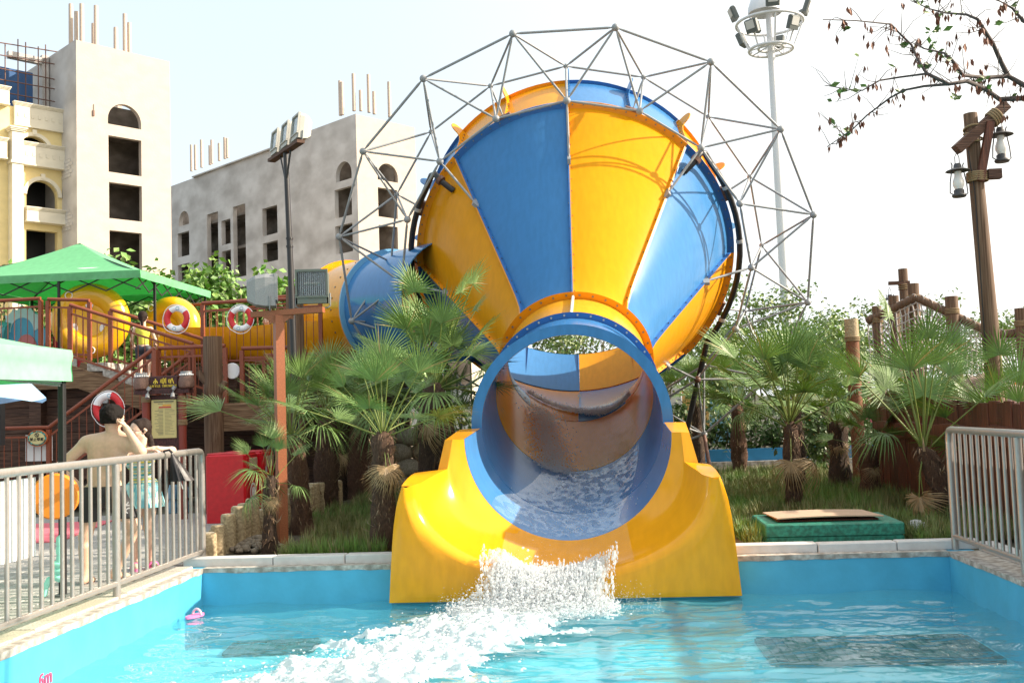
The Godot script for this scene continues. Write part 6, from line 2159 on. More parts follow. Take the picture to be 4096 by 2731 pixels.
	solo("depth_mark", rm, mat("mark_red", lin(0.55, 0.05, 0.12), 0.6), "red painted figure on the left pool wall at the bottom edge", "marking", Vector3(-3.966, -0.31, -7.23), "", Basis(Vector3.UP, PI / 2))
	# crate and bottles on the paving behind the railing
	var cr := thing("water_pack", "shrink-wrapped pack of blue water bottles on the paving behind the railing", "bottles", Vector3(-6.9, 0.0, -16.6))
	for i in 4:
		for j in 3:
			for k in 2:
				var b := MB.new()
				b.lathe([Vector2(0.03, 0), Vector2(0.034, 0.02), Vector2(0.034, 0.16), Vector2(0.015, 0.2), Vector2(0.014, 0.23), Vector2(0.001, 0.23)], 8)
				part(cr, "bottle", b, mat("bottle_blue", lin(0.20, 0.36, 0.48), 0.15), Vector3(i * 0.075, k * 0.235, j * 0.075))

func umbrella():
	var t := thing("folded_umbrella", "black folded umbrella hooked over the railing beside the woman", "umbrella", Vector3(-4.05, 1.13, -9.6))
	var m := MB.new()
	var rows := []
	for i in 7:
		var q := i / 6.0
		var row := []
		for k in 24:
			var a := TAU * k / 24
			var rr := (0.018 + 0.10 * pow(q, 0.8)) * (1.0 + 0.35 * (1 if k % 2 else -1) * q)
			row.append(Vector3(0.05 + q * 0.07 + cos(a) * rr * 0.7, 0.06 - q * 0.26, sin(a) * rr - q * 0.06))
		rows.append(row)
	m.sheet(rows, true)
	part(t, "cloth", m, mat("black_nylon", lin(0.022, 0.02, 0.022), 0.45))
	m = MB.new()
	m.rod(Vector3(0.05, 0.07, 0), Vector3(0.12, -0.28, -0.07), 0.006, 8)
	part(t, "shaft", m, mats.light_metal)
	m = MB.new()
	m.tube([Vector3(0.05, 0.07, 0), Vector3(0.02, 0.1, 0), Vector3(-0.03, 0.09, 0), Vector3(-0.045, 0.05, 0)], [0.012], 8)
	part(t, "handle", m, mats.dark)

func balloon():
	var t := thing("twisted_float", "turquoise knotted foam float hanging on the canopy leg", "float", Vector3(-4.66, 0, -8.74))
	var segs := [[Vector3(0, 0.52, 0), Vector3(0, 0.46, 0.0), 0.034], [Vector3(0, 0.44, 0), Vector3(0, 0.38, 0), 0.035], [Vector3(0, 0.36, 0), Vector3(0, 0.31, 0), 0.034], [Vector3(-0.05, 0.29, 0.01), Vector3(0.015, 0.28, 0.01), 0.036], [Vector3(-0.05, 0.235, 0.01), Vector3(0.015, 0.225, 0.01), 0.034], [Vector3(-0.05, 0.19, 0.01), Vector3(0.005, 0.165, 0.01), 0.034], [Vector3(-0.09, 0.17, 0.01), Vector3(-0.12, 0.10, 0.02), 0.028], [Vector3(-0.12, 0.09, 0.02), Vector3(-0.13, 0.03, 0.02), 0.022]]
	for s in segs:
		var m := MB.new()
		var d: Vector3 = (s[1] - s[0])
		var r: float = s[2]
		m.tube([s[0] - d.normalized() * r * 0.7, s[0] - d.normalized() * r * 0.3, s[0], s[0] + d * 0.5, s[1], s[1] + d.normalized() * r * 0.3, s[1] + d.normalized() * r * 0.7], [0.006, r * 0.75, r * 0.97, r, r * 0.97, r * 0.75, 0.006], 14)
		part(t, "segment", m, mats.teal)

func red_bins():
	for k in 2:
		var t := thing("red_locker", ["nearer tall red locker with round badge behind the log edging", "farther red locker standing behind the nearer red one"][k], "locker", Vector3(-5.33 + k * 0.04, 0, -14.98 - k * 0.66), 0.0, "red lockers")
		var m := MB.new()
		m.cbox(Vector3(0, 0.5, 0), Vector3(0.60, 1.0, 0.58), 0.03)
		part(t, "body", m, mats.red_plastic)
		m = MB.new()
		m.cbox(Vector3(0, 1.005, 0), Vector3(0.56, 0.012, 0.54), 0.005)
		part(t, "lid", m, mat("red_lid", lin(0.66, 0.06, 0.07), 0.3))
		for q in [[0.82, 0.22], [0.38, 0.60]]:
			m = MB.new()
			m.cbox(Vector3.ZERO, Vector3(0.012, q[1], 0.5), 0.004)
			part(t, "door", m, mats.red_plastic, Vector3(0.305, q[0], 0))
		m = MB.new()
		m.cbox(Vector3(0.316, 0.84, -0.03), Vector3(0.008, 0.17, 0.34), 0.003)
		part(t, "label_plate", m, mat("plate_tan", lin(0.55, 0.40, 0.28), 0.5))
		for e in [[0.14, 0.02, mats.white, 0.318], [0.105, 0.02, mats.red_plastic, 0.3205], [0.08, 0.02, mats.white, 0.323]]:
			m = MB.new()
			var ring := []
			for s in 24: ring.append(Vector3(e[3], 0.42 + sin(TAU * s / 24) * e[0], -cos(TAU * s / 24) * e[0]))
			m.poly(ring)
			part(t, "badge", m, e[2])
		m = MB.new()
		m.box(Vector3(0.33, 0.72, 0.19), Vector3(0.02, 0.1, 0.03))
		part(t, "handle", m, mats.light_metal)

func stump_edging():
	var r := rng(41)
	var t := thing("log_edging", "row of cream cement log stumps edging the garden beside the red lockers", "edging", Vector3.ZERO)
	var z := -10.95
	var k := 0
	while z > -16.5:
		var rad := r.randf_range(0.075, 0.105)
		var h: float = [0.29, 0.36, 0.30, 0.42, 0.36, 0.48, 0.40, 0.5, 0.44, 0.52][k % 10] + r.randf_range(-0.02, 0.02)
		var m := MB.new()
		var rows := []
		var nz := FastNoiseLite.new(); nz.seed = k; nz.frequency = 1.2
		for q in [[0.0, 1.0], [h * 0.5, 1.0], [h - 0.03, 0.98], [h - 0.008, 0.9], [h, 0.78]]:
			var row := []
			for i in 14:
				var a := TAU * i / 14
				var rr: float = rad * q[1] * (1.0 + 0.06 * sin(a * 6 + k) + 0.12 * nz.get_noise_2d(cos(a) * 2, sin(a) * 2))
				row.append(Vector3(cos(a) * rr, q[0], -sin(a) * rr))
			rows.append(row)
		m.sheet(rows, true)
		var st := part(t, "stump", m, mats.cement_log, Vector3(-4.18 + (k % 2) * 0.07 - 0.02 * sin(k), 0, z), Basis(Vector3.UP, r.randf() * 6))
		m = MB.new()
		m.poly(rows[4])
		part(st, "stump_top", m, mats.cement_top)
		z -= rad * 1.75
		k += 1
	# heap of sandy rubble at the foot of the stumps
	var g := MB.new()
	for i in 240:
		var a := r.randf() * TAU
		var d := pow(r.randf(), 0.6) * 0.38
		var s := r.randf_range(0.012, 0.05)
		var n0 := g.v.size()
		g.ball(Vector3(-3.86 + cos(a) * d * 0.75, 0.03 + 0.10 * (1 - d / 0.38) + s * 0.3, -11.75 + sin(a) * d * 1.5), s, 6, Vector3(r.randf_range(0.8, 1.3), r.randf_range(0.6, 0.9), r.randf_range(0.8, 1.2)))
	var rb := part(self, "rubble", g, mat("rubble", lin(0.30, 0.25, 0.19), 0.95, {"tex": tex.speck, "scale": 4.0}))
	tag(rb, "heap of sandy rubble at the foot of the log edging", "rubble", "", "stuff")

func green_box():
	var t := thing("green_hatch", "low green painted concrete hatch box on the right lawn", "hatch box", Vector3(2.44, 0, -11.16), -0.02)
	for q in [[0.06, 0.12, 0.0], [0.185, 0.12, 0.008]]:
		var m := MB.new()
		m.cbox(Vector3(0, q[0], 0), Vector3(1.37 + q[2], q[1], 0.98 + q[2]), 0.012)
		part(t, "course", m, mats.green_paint)
	var b := MB.new()
	var rows := []
	for i in 9:
		var row := []; 
		for j in 9:
			var u := i / 8.0 - 0.5; var w := j / 8.0 - 0.5
			row.append(Vector3(u * 1.08, 0.02 + 0.05 * (0.25 - u * u) + 0.015 * w, w * 0.78))
		rows.append(row)
	b.sheet(rows, false, true)
	var lo := []
	for row in rows:
		var rr := []
		for p in row: rr.append(p - Vector3(0, 0.012, 0))
		lo.append(rr)
	b.sheet(lo, false, false)
	for i in 8:
		b.quad(rows[i][8], rows[i + 1][8], lo[i + 1][8], lo[i][8]); b.quad(rows[i + 1][0], rows[i][0], lo[i][0], lo[i + 1][0])
		b.quad(rows[8][i], rows[8][i + 1], lo[8][i + 1], lo[8][i]); b.quad(rows[0][i + 1], rows[0][i], lo[0][i], lo[0][i + 1])
	solo("warped_board", b, mats.cardboard, "warped brown board lying on top of the green hatch box", "board", Vector3(2.42, 0.267, -11.22), "", Basis(Vector3.UP, 0.03))
	var f := MB.new()
	f.box(Vector3(2.42, 0.256, -11.22), Vector3(1.02, 0.014, 0.66))
	solo("lid_frame", f, mats.plank_red2, "reddish lid frame under the warped board on the green hatch", "lid")

func flood(called: String, label: String, at: Vector3, b: Basis, w: float, h: float, d: float, body: Material, grille: bool):
	var t := thing(called, label, "floodlight", at, 0.0, "box floodlights")
	t.basis = b
	# rounded housing tapering to the back; glass front in a frame, faces +z
	var m := MB.new()
	var rows := []
	for q in [[0.0, 1.0, 1.0], [-d * 0.35, 1.0, 1.0], [-d * 0.7, 0.92, 0.9], [-d, 0.7, 0.62]]:
		var row := []
		for s in [[-1, -1], [1, -1], [1, 0.75], [0.8, 1], [-0.8, 1], [-1, 0.75]]:
			row.append(Vector3(s[0] * w / 2 * q[1], s[1] * h / 2 * q[2], q[0]))
		rows.append(row)
	for i in 3:
		for k in 6: m.quad(rows[i][k], rows[i][(k + 1) % 6], rows[i + 1][(k + 1) % 6], rows[i + 1][k])
	m.poly([rows[3][5], rows[3][4], rows[3][3], rows[3][2], rows[3][1], rows[3][0]])
	part(t, "housing", m, body)
	m = MB.new()
	for q in [[0, h * 0.47, w, h * 0.07], [0, -h * 0.30, w, h * 0.05]]: m.box(Vector3(q[0], q[1], 0.012), Vector3(q[2], q[3], 0.035))
	for s in [-1, 1]: m.box(Vector3(s * w * 0.47, h * 0.085, 0.012), Vector3(w * 0.06, h * 0.70, 0.034))
	part(t, "front_frame", m, body)
	m = MB.new()
	m.box(Vector3(0, h * 0.085, -0.05), Vector3(w * 0.86, h * 0.7, 0.01))
	part(t, "reflector", m, mat("reflector", lin(0.40, 0.42, 0.44), 0.25, {"metal": 0.8}))
	m = MB.new()
	m.rod(Vector3(-w * 0.25, h * 0.1, -0.03), Vector3(w * 0.25, h * 0.1, -0.03), 0.018, 10)
	part(t, "bulb", m, mats.white)
	var gm := mat("lamp_pane", Color(0.5, 0.6, 0.62, 0.15), 0.05)
	gm.transparency = BaseMaterial3D.TRANSPARENCY_ALPHA
	m = MB.new()
	m.box(Vector3(0, h * 0.085, 0.008), Vector3(w * 0.88, h * 0.7, 0.004))
	part(t, "glass", m, gm)
	if grille:
		m = MB.new()
		m.rod(Vector3(0, -h * 0.26, 0.03), Vector3(0, h * 0.43, 0.03), 0.0035, 5)
		var gmesh := m.done()
		for k in 15: part(t, "grille_bar", gmesh, mats.dark, Vector3(-w * 0.42 + k * w * 0.06, 0, 0))
	m = MB.new()
	m.box(Vector3(0, -h * 0.41, -0.03), Vector3(w * 0.9, h * 0.17, 0.08))
	part(t, "gear_box", m, body)
	m = MB.new()
	m.tube([Vector3(-w * 0.53, -h * 0.2, -0.06), Vector3(-w * 0.53, -h * 0.56, -0.06), Vector3(-w * 0.45, -h * 0.62, -0.06), Vector3(w * 0.45, -h * 0.62, -0.06), Vector3(w * 0.53, -h * 0.56, -0.06), Vector3(w * 0.53, -h * 0.2, -0.06)], [0.009], 6)
	part(t, "bracket", m, mats.grey_metal)

func floodlights():
	# brown square post with crossbar
	var t := thing("lamp_post", "rust brown square steel post with crossbar carrying two floodlights", "post", Vector3(-3.60, 0, -11.77))
	var b45 := Basis(Vector3.UP, 0.62)
	var m := MB.new()
	m.box(Vector3(0, 1.35, 0), Vector3(0.105, 2.7, 0.105), b45)
	part(t, "post", m, mats.orange_brown)
	m = MB.new()
	m.box(Vector3(0.11, 2.735, 0), Vector3(0.9, 0.065, 0.08), Basis(Vector3.UP, -0.12) * Basis(Vector3(0, 0, 1), 0.015))
	part(t, "crossbar", m, mats.orange_brown)
	m = MB.new()
	m.tri(Vector3(0.05, 2.7, 0.02), Vector3(0.05, 2.6, 0.02), Vector3(0.2, 2.7, 0.02)); m.tri(Vector3(-0.05, 2.7, 0.02), Vector3(-0.2, 2.7, 0.02), Vector3(-0.05, 2.6, 0.02))
	m.box(Vector3(0.12, 2.68, 0), Vector3(0.12, 0.05, 0.02))
	part(t, "gusset", m, mats.orange_brown)
	m = MB.new(); m.cbox(Vector3(0, 0.01, 0), Vector3(0.22, 0.02, 0.22), 0.004)
	part(t, "base_plate", m, mats.rust_steel)
	flood("floodlight", "olive floodlight with black grille facing the pool on the brown crossbar", Vector3(-3.18, 3.02, -11.72), Basis(Vector3.UP, 0.12) * Basis(Vector3(1, 0, 0), 0.05), 0.38, 0.40, 0.26, mat("olive_metal", lin(0.13, 0.15, 0.13), 0.45), true)
	flood("floodlight", "rounded grey floodlight turned away to the right on the brown crossbar", Vector3(-3.66, 3.0, -11.85), Basis(Vector3.UP, 1.85), 0.36, 0.38, 0.32, mats.grey_metal, false)
	# tall black pole with three lamps
	var p := thing("lamp_pole", "tall black round pole with angled bar of three floodlights", "post", Vector3(-4.33, 0, -15))
	m = MB.new()
	m.tube([Vector3.ZERO, Vector3(-0.06, 3.8, 0), Vector3(-0.1, 5.5, 0)], [0.05, 0.045, 0.038], 14)
	part(p, "pole", m, mats.black_pipe)
	for y in [4.05, 4.17]:
		m = MB.new(); m.rod(Vector3(-0.065, y, 0), Vector3(-0.066, y + 0.03, 0), 0.055, 14)
		part(p, "collar", m, mats.black_pipe)
	var yaw := -0.935
	var bx := Basis(Vector3.UP, yaw) * Vector3(1, 0, 0)
	var mid := Vector3(-0.1, 5.52, 0)
	m = MB.new()
	m.bar(mid - bx * 0.65, mid + bx * 0.65, 0.12, 0.045)
	part(p, "crossbar", m, mats.wood_dark)
	for s in [-1, 1]:
		m = MB.new()
		m.rod(mid + bx * s * 0.22 + Vector3(0, -0.03, 0), mid + Vector3(0.0, -0.48, 0), 0.016, 8)
		part(p, "brace", m, mats.black_pipe)
	for k in 3:
		var c := Vector3(-4.33, 0, -15) + mid + bx * (-0.46 + 0.46 * k) + Vector3(0, 0.25, 0)
		flood("floodlight", ["left", "middle", "right"][k] + " floodlight of the three on top of the black pole", c, Basis(Vector3.UP, -1.0) * Basis(Vector3(1, 0, 0), -0.12), 0.34, 0.38, 0.20, mat("beige_metal", lin(0.42, 0.41, 0.37), 0.5), false)

func lantern(label: String, at: Vector3, s: float):
	var t := thing("lantern", label, "lantern", at, 0.3, "hanging storm lanterns")
	var iron := mat("lantern_iron", lin(0.05, 0.05, 0.052), 0.5)
	var m := MB.new()
	m.lathe([Vector2(0.001, 0.0), Vector2(0.075, 0.0), Vector2(0.085, 0.015), Vector2(0.085, 0.03), Vector2(0.06, 0.045), Vector2(0.062, 0.085), Vector2(0.045, 0.10)], 20)
	part(t, "fuel_tank", m, iron)
	m = MB.new()
	m.lathe([Vector2(0.045, 0.10), Vector2(0.068, 0.15), Vector2(0.066, 0.20), Vector2(0.045, 0.26), Vector2(0.04, 0.32)], 20)
	part(t, "chimney", m, mat("milk_glass", lin(0.80, 0.79, 0.76), 0.2, {"backlight": Color(0.6, 0.6, 0.6)}))
	m = MB.new()
	m.lathe([Vector2(0.145, 0.325), Vector2(0.135, 0.335), Vector2(0.05, 0.365), Vector2(0.045, 0.40), Vector2(0.035, 0.42), Vector2(0.001, 0.42)], 24)
	part(t, "hood", m, iron)
	for sd in [-1, 1]:
		m = MB.new()
		m.tube([Vector3(sd * 0.06, 0.02, 0), Vector3(sd * 0.125, 0.05, 0), Vector3(sd * 0.115, 0.18, 0), Vector3(sd * 0.085, 0.33, 0), Vector3(sd * 0.075, 0.40, 0), Vector3(sd * 0.09, 0.43, 0)], [0.0075], 6)
		part(t, "side_tube", m, iron)
	m = MB.new()
	m.tube([Vector3(-0.03, 0.42, 0), Vector3(-0.03, 0.5, 0), Vector3(0, 0.56, 0), Vector3(0.03, 0.5, 0), Vector3(0.03, 0.42, 0)], [0.006], 6)
	part(t, "bail", m, iron)
	t.scale = Vector3(s, s, s)

func lantern_post():
	var t := thing("lantern_post", "tall log lamp post with rope-tied timber arms at the right", "post", Vector3(5.0, 0, -13))
	var m := MB.new()
	m.tube([Vector3.ZERO, Vector3(-0.03, 2.4, 0), Vector3(-0.1, 5.0, 0)], [0.115, 0.1, 0.082], 18)
	part(t, "log", m, mats.log_bark)
	m = MB.new()
	m.bar(Vector3(-0.34, 4.52, 0.12), Vector3(0.33, 5.08, 0.02), 0.12, 0.12)
	part(t, "arm", m, mats.wood_dark)
	m = MB.new()
	m.bar(Vector3(-0.08, 4.12, 0.12), Vector3(0.09, 4.85, 0.12), 0.09, 0.07, Vector3(0, 0, 1))
	part(t, "strut", m, mats.plank_red2)
	m = MB.new()
	for k in 5: m.torus(Vector3(-0.075, 4.14 + k * 0.024, 0.03), 0.118, 0.015, Basis(Vector3(1, 0, 0), PI / 2), 20, 6)
	part(t, "rope_binding", m, mats.rope)
	m = MB.new()
	for k in 4: m.torus(Vector3(0.13 + k * 0.025, 4.89 + k * 0.02, 0.05), 0.095, 0.014, Basis(Vector3.UP, PI / 2) * Basis(Vector3(1, 0, 0), -0.6), 18, 6)
	for k in 3: m.torus(Vector3(-0.09, 4.68 + k * 0.06, 0.02), 0.105, 0.013, Basis(Vector3(1, 0, 0), PI / 2 + 0.5 - k * 0.4), 18, 6)
	part(t, "rope_binding", m, mats.rope)
	m = MB.new()
	m.box(Vector3(0.1, 4.2, 0.1), Vector3(0.16, 0.12, 0.1))
	part(t, "block", m, mats.wood_dark2)
	m = MB.new()
	m.tube([Vector3(-0.2, 4.5, 0.13), Vector3(-0.18, 4.3, 0.12), Vector3(-0.13, 4.0, 0.07), Vector3(-0.12, 2.5, 0.05), Vector3(-0.115, 0.3, 0.06)], [0.008], 6)
	part(t, "cable", m, mats.dark)
	lantern("upper storm lantern hanging from the right arm of the log lamp post", Vector3(5.24, 4.36, -12.98), 1.05)
	lantern("lower storm lantern hanging from the left arm of the log lamp post", Vector3(4.66, 3.93, -12.88), 1.0)
	# far lamp post by the rope bridge
	var f := thing("lantern_post", "distant log lamp post poking up behind the rope bridge", "post", Vector3(6.25, 0, -20.5))
	m = MB.new(); m.rod(Vector3.ZERO, Vector3(0, 4.0, 0), 0.09, 12)
	part(f, "log", m, mats.log_bark)
	m = MB.new(); m.bar(Vector3(-0.30, 3.72, 0.05), Vector3(0.1, 3.72, 0.05), 0.07, 0.07)
	part(f, "arm", m, mats.wood_dark)
	m = MB.new()
	for k in 3: m.torus(Vector3(0, 3.6 + k * 0.04, 0), 0.1, 0.012, Basis(Vector3(1, 0, 0), PI / 2), 14, 5)
	part(f, "rope_binding", m, mats.rope)
	lantern("small storm lantern on the distant post behind the rope bridge", Vector3(5.96, 3.08, -20.45), 1.0)

func light_mast():
	var t := thing("light_mast", "white high mast with double ring of floodlights against the sky", "light mast", Vector3(7.38, 0, -38))
	var m := MB.new()
	m.tube([Vector3(0, 0, 0), Vector3(-0.05, 7, 0), Vector3(-0.1, 16.0, 0)], [0.22, 0.18, 0.13], 16)
	part(t, "mast", m, mats.white_steel)
	m = MB.new()
	m.lathe([Vector2(0.62, 15.95), Vector2(0.62, 16.15), Vector2(0.5, 16.5), Vector2(0.25, 16.75), Vector2(0.001, 16.8)], 24, Vector3(-0.25, 0, 0))
	part(t, "head", m, mats.white_steel)
	for q in [[1.22, 15.55], [0.8, 14.55], [0.45, 14.62]]:
		m = MB.new(); m.torus(Vector3(-0.1, q[1], 0), q[0], 0.055, Basis(Vector3(1, 0, 0), PI / 2), 48, 8)
		part(t, "ring", m, mats.white_steel)
	for k in 8:
		var a := TAU * k / 8
		m = MB.new()
		m.rod(Vector3(-0.1 + cos(a) * 1.22, 15.55, sin(a) * 1.22), Vector3(-0.1 + cos(a) * 0.8, 14.55, sin(a) * 0.8), 0.035, 6)
		m.rod(Vector3(-0.1 + cos(a) * 0.8, 14.55, sin(a) * 0.8), Vector3(-0.1 + cos(a) * 0.12, 14.7, sin(a) * 0.12), 0.03, 6)
		part(t, "spoke", m, mats.white_steel)
	for k in 9:
		var a := TAU * k / 9 + 0.25
		var up := 15.95 if k % 2 == 0 else 15.2
		var r := 1.35 if k % 2 == 0 else 1.15
		var dir := Vector3(cos(a), 0, sin(a))
		var bb := Basis(Vector3(-dir.z, 0, dir.x), Vector3(dir.x * 0.35, 0.93, dir.z * 0.35), Vector3(dir.x * 0.93, -0.35, dir.z * 0.93))
		m = MB.new()
		m.cbox(Vector3.ZERO, Vector3(0.5, 0.5, 0.2), 0.04, bb)
		var h := part(t, "lamp_head", m, mats.slate, Vector3(-0.1, up, 0) + dir * r)
		m = MB.new()
		m.box(bb * Vector3(0, 0.05, 0.105), Vector3(0.34, 0.3, 0.015), bb)
		part(h, "lens", m, mat("lens", lin(0.6, 0.6, 0.58), 0.15))

# ---------------------------------------------------------------- people
# tapered capsules blended on a grid, meshed as surface nets; keep(p) cuts clothing to its region
class Body:
	var bones := []
	func b(p: Vector3, q: Vector3, r0: float, r1 := -1.0):
		bones.append([p, q, r0, r0 if r1 < 0 else r1])
	func mesh(out: MB, cell: float, k: float, inflate := 0.0, keep = null, rough := 0.0):
		var lo := Vector3.INF; var hi := -Vector3.INF
		for o in bones:
			var r: float = maxf(o[2], o[3]) + inflate + 3.0 * cell
			lo = lo.min(o[0] - Vector3.ONE * r).min(o[1] - Vector3.ONE * r)
			hi = hi.max(o[0] + Vector3.ONE * r).max(o[1] + Vector3.ONE * r)
		var nx := int((hi.x - lo.x) / cell) + 2; var ny := int((hi.y - lo.y) / cell) + 2; var nz := int((hi.z - lo.z) / cell) + 2
		var f := PackedFloat32Array()
		f.resize(nx * ny * nz)
		var nf := FastNoiseLite.new(); nf.seed = 3; nf.frequency = 14.0
		for o in bones:
			var r: float = maxf(o[2], o[3]) + inflate + 4.0 / k
			var a: Vector3 = o[0]; var d: Vector3 = o[1] - a
			var l2 := maxf(d.length_squared(), 1e-9)
			var mn: Vector3 = (a.min(o[1]) - Vector3.ONE * r - lo) / cell; var mx: Vector3 = (a.max(o[1]) + Vector3.ONE * r - lo) / cell
			for iz in range(maxi(0, int(mn.z)), mini(nz, int(mx.z) + 2)):
				for iy in range(maxi(0, int(mn.y)), mini(ny, int(mx.y) + 2)):
					for ix in range(maxi(0, int(mn.x)), mini(nx, int(mx.x) + 2)):
						var p := lo + Vector3(ix, iy, iz) * cell
						var t := clampf((p - a).dot(d) / l2, 0.0, 1.0)
						var dist := p.distance_to(a + d * t) - lerpf(o[2], o[3], t) - inflate
						if dist < 4.0 / k:
							var id := (iz * ny + iy) * nx + ix
							f[id] += exp(-k * maxf(dist, -0.2))
		# value > 1 is inside; convert to a signed distance
		var keep_on: bool = keep != null
		for i in f.size():
			f[i] = 1.0 if f[i] <= 0.02 else -log(f[i]) / k
		if keep_on or rough > 0.0:
			for iz in nz:
				for iy in ny:
					for ix in nx:
						var id := (iz * ny + iy) * nx + ix
						if f[id] < 0.06:
							var p := lo + Vector3(ix, iy, iz) * cell
							if rough > 0.0: f[id] += rough * nf.get_noise_3dv(p)
							if keep_on: f[id] = maxf(f[id], keep.call(p))
		var idx := {}
		var first := out.v.size()
		for iz in nz - 1:
			for iy in ny - 1:
				var row := (iz * ny + iy) * nx
				for ix in nx - 1:
					var base := row + ix
					var v0 := f[base]
					if v0 > 0.09: continue
					var corner := [v0, f[base + 1], f[base + nx], f[base + nx + 1], f[base + nx * ny], f[base + nx * ny + 1], f[base + nx * ny + nx], f[base + nx * ny + nx + 1]]
					var m := 0
					for c in 8:
						if corner[c] < 0.0: m |= 1 << c
					if m == 0 or m == 255: continue
					var s := Vector3.ZERO; var n := 0
					for e in [[0, 1], [2, 3], [4, 5], [6, 7], [0, 2], [1, 3], [4, 6], [5, 7], [0, 4], [1, 5], [2, 6], [3, 7]]:
						var va: float = corner[e[0]]; var vb: float = corner[e[1]]
						if (va < 0.0) == (vb < 0.0): continue
						var t := va / (va - vb)
						var pa := Vector3(e[0] & 1, (e[0] >> 1) & 1, e[0] >> 2); var pb := Vector3(e[1] & 1, (e[1] >> 1) & 1, e[1] >> 2)
						s += pa.lerp(pb, t); n += 1
					var g := Vector3(corner[1] + corner[3] + corner[5] + corner[7] - corner[0] - corner[2] - corner[4] - corner[6], corner[2] + corner[3] + corner[6] + corner[7] - corner[0] - corner[1] - corner[4] - corner[5], corner[4] + corner[5] + corner[6] + corner[7] - corner[0] - corner[1] - corner[2] - corner[3])
					idx[base] = out.vert(lo + (Vector3(ix, iy, iz) + s / n) * cell, g.normalized())
		for base in idx:
			var ix: int = base % nx
			var iy: int = (base / nx) % ny
			var iz: int = base / (nx * ny)
			if ix == 0 or iy == 0 or iz == 0: continue
			var v0: float = f[base]
			for ax in 3:
				var st: int = [1, nx, nx * ny][ax]
				var v1: float = f[base + st]
				if (v0 < 0.0) == (v1 < 0.0): continue
				var s1: int = [nx, nx * ny, 1][ax]; var s2: int = [nx * ny, 1, nx][ax]
				if not (idx.has(base - s1) and idx.has(base - s2) and idx.has(base - s1 - s2)): continue
				var a: int = idx[base]; var b_: int = idx[base - s1]; var c: int = idx[base - s1 - s2]; var d: int = idx[base - s2]
				if v0 < 0.0:
					out.tri_i(a, b_, c); out.tri_i(a, c, d)
				else:
					out.tri_i(a, c, b_); out.tri_i(a, d, c)

func hand(m: MB, wrist: Vector3, dir: Vector3, palm_n: Vector3, size: float, curl: float, thumb_side: float):
	var y := dir.normalized(); var z := (palm_n - y * palm_n.dot(y)).normalized(); var x := y.cross(z)
	var B := Body.new()
	B.b(wrist - y * 0.03, wrist + y * 0.01, 0.024 * size, 0.025 * size)
	for k in 4:
		B.b(wrist + y * 0.01 + x * (k - 1.5) * 0.011 * size, wrist + y * 0.075 * size + x * (k - 1.5) * 0.019 * size, 0.016 * size, 0.013 * size)
	for k in 4:
		var p := wrist + y * 0.082 * size + x * (k - 1.5) * 0.0205 * size
		var l: float = [0.062, 0.074, 0.07, 0.054][k] * size
		var a := curl * 0.5
		for j in 3:
			var d := y * cos(a) + z * sin(a)
			var q: Vector3 = p + d * l * float([0.45, 0.32, 0.23][j])
			B.b(p, q, 0.0088 * size, 0.0078 * size)
			p = q; a += curl * 0.9
	var tp := wrist + y * 0.025 * size + x * thumb_side * 0.024 * size
	var t1 := tp + (y * 0.6 + x * thumb_side * 0.7 + z * 0.3).normalized() * 0.04 * size
	B.b(tp, t1, 0.013 * size, 0.0105 * size); B.b(t1, t1 + (y * 0.9 + x * thumb_side * 0.2 + z * 0.3).normalized() * 0.032 * size, 0.0100 * size, 0.0085 * size)
	B.mesh(m, 0.0045, 260.0)

func head(m: MB, c: Vector3, face: Vector3, up: Vector3, s: float, neck: Vector3):
	var z := face.normalized(); var y := (up - z * up.dot(z)).normalized(); var x := y.cross(z)
	var P := func(a: float, b: float, d: float) -> Vector3: return c + (x * a + y * b + z * d) * s
	var B := Body.new()
	B.b(P.call(0, 0.035, -0.028), P.call(0, 0.03, 0.02), 0.084 * s, 0.076 * s)
	B.b(P.call(0, -0.02, 0.028), P.call(0, -0.055, 0.03), 0.064 * s, 0.052 * s)
	B.b(P.call(-0.03, -0.055, 0.01), P.call(0, -0.092, 0.055), 0.036 * s, 0.026 * s)
	B.b(P.call(0.03, -0.055, 0.01), P.call(0, -0.092, 0.055), 0.036 * s, 0.026 * s)
	B.b(P.call(0, 0.008, 0.09), P.call(0, -0.028, 0.108), 0.009 * s, 0.0145 * s)
	B.b(P.call(-0.03, 0.022, 0.083), P.call(0.03, 0.022, 0.083), 0.013 * s)
	B.b(P.call(-0.04, -0.015, 0.066), P.call(-0.036, -0.02, 0.07), 0.023 * s)
	B.b(P.call(0.04, -0.015, 0.066), P.call(0.036, -0.02, 0.07), 0.023 * s)
	B.b(P.call(-0.016, -0.060, 0.088), P.call(0.016, -0.060, 0.088), 0.009 * s)
	for e in [-1, 1]:
		B.b(P.call(e * 0.080, 0.012, -0.012), P.call(e * 0.090, -0.005, -0.022), 0.012 * s)
		B.b(P.call(e * 0.078, -0.03, -0.006), P.call(e * 0.085, -0.005, -0.022), 0.008 * s, 0.01 * s)
	B.b(P.call(0, -0.04, -0.02), neck, 0.054 * s, 0.058 * s)
	B.mesh(m, 0.006, 190.0)

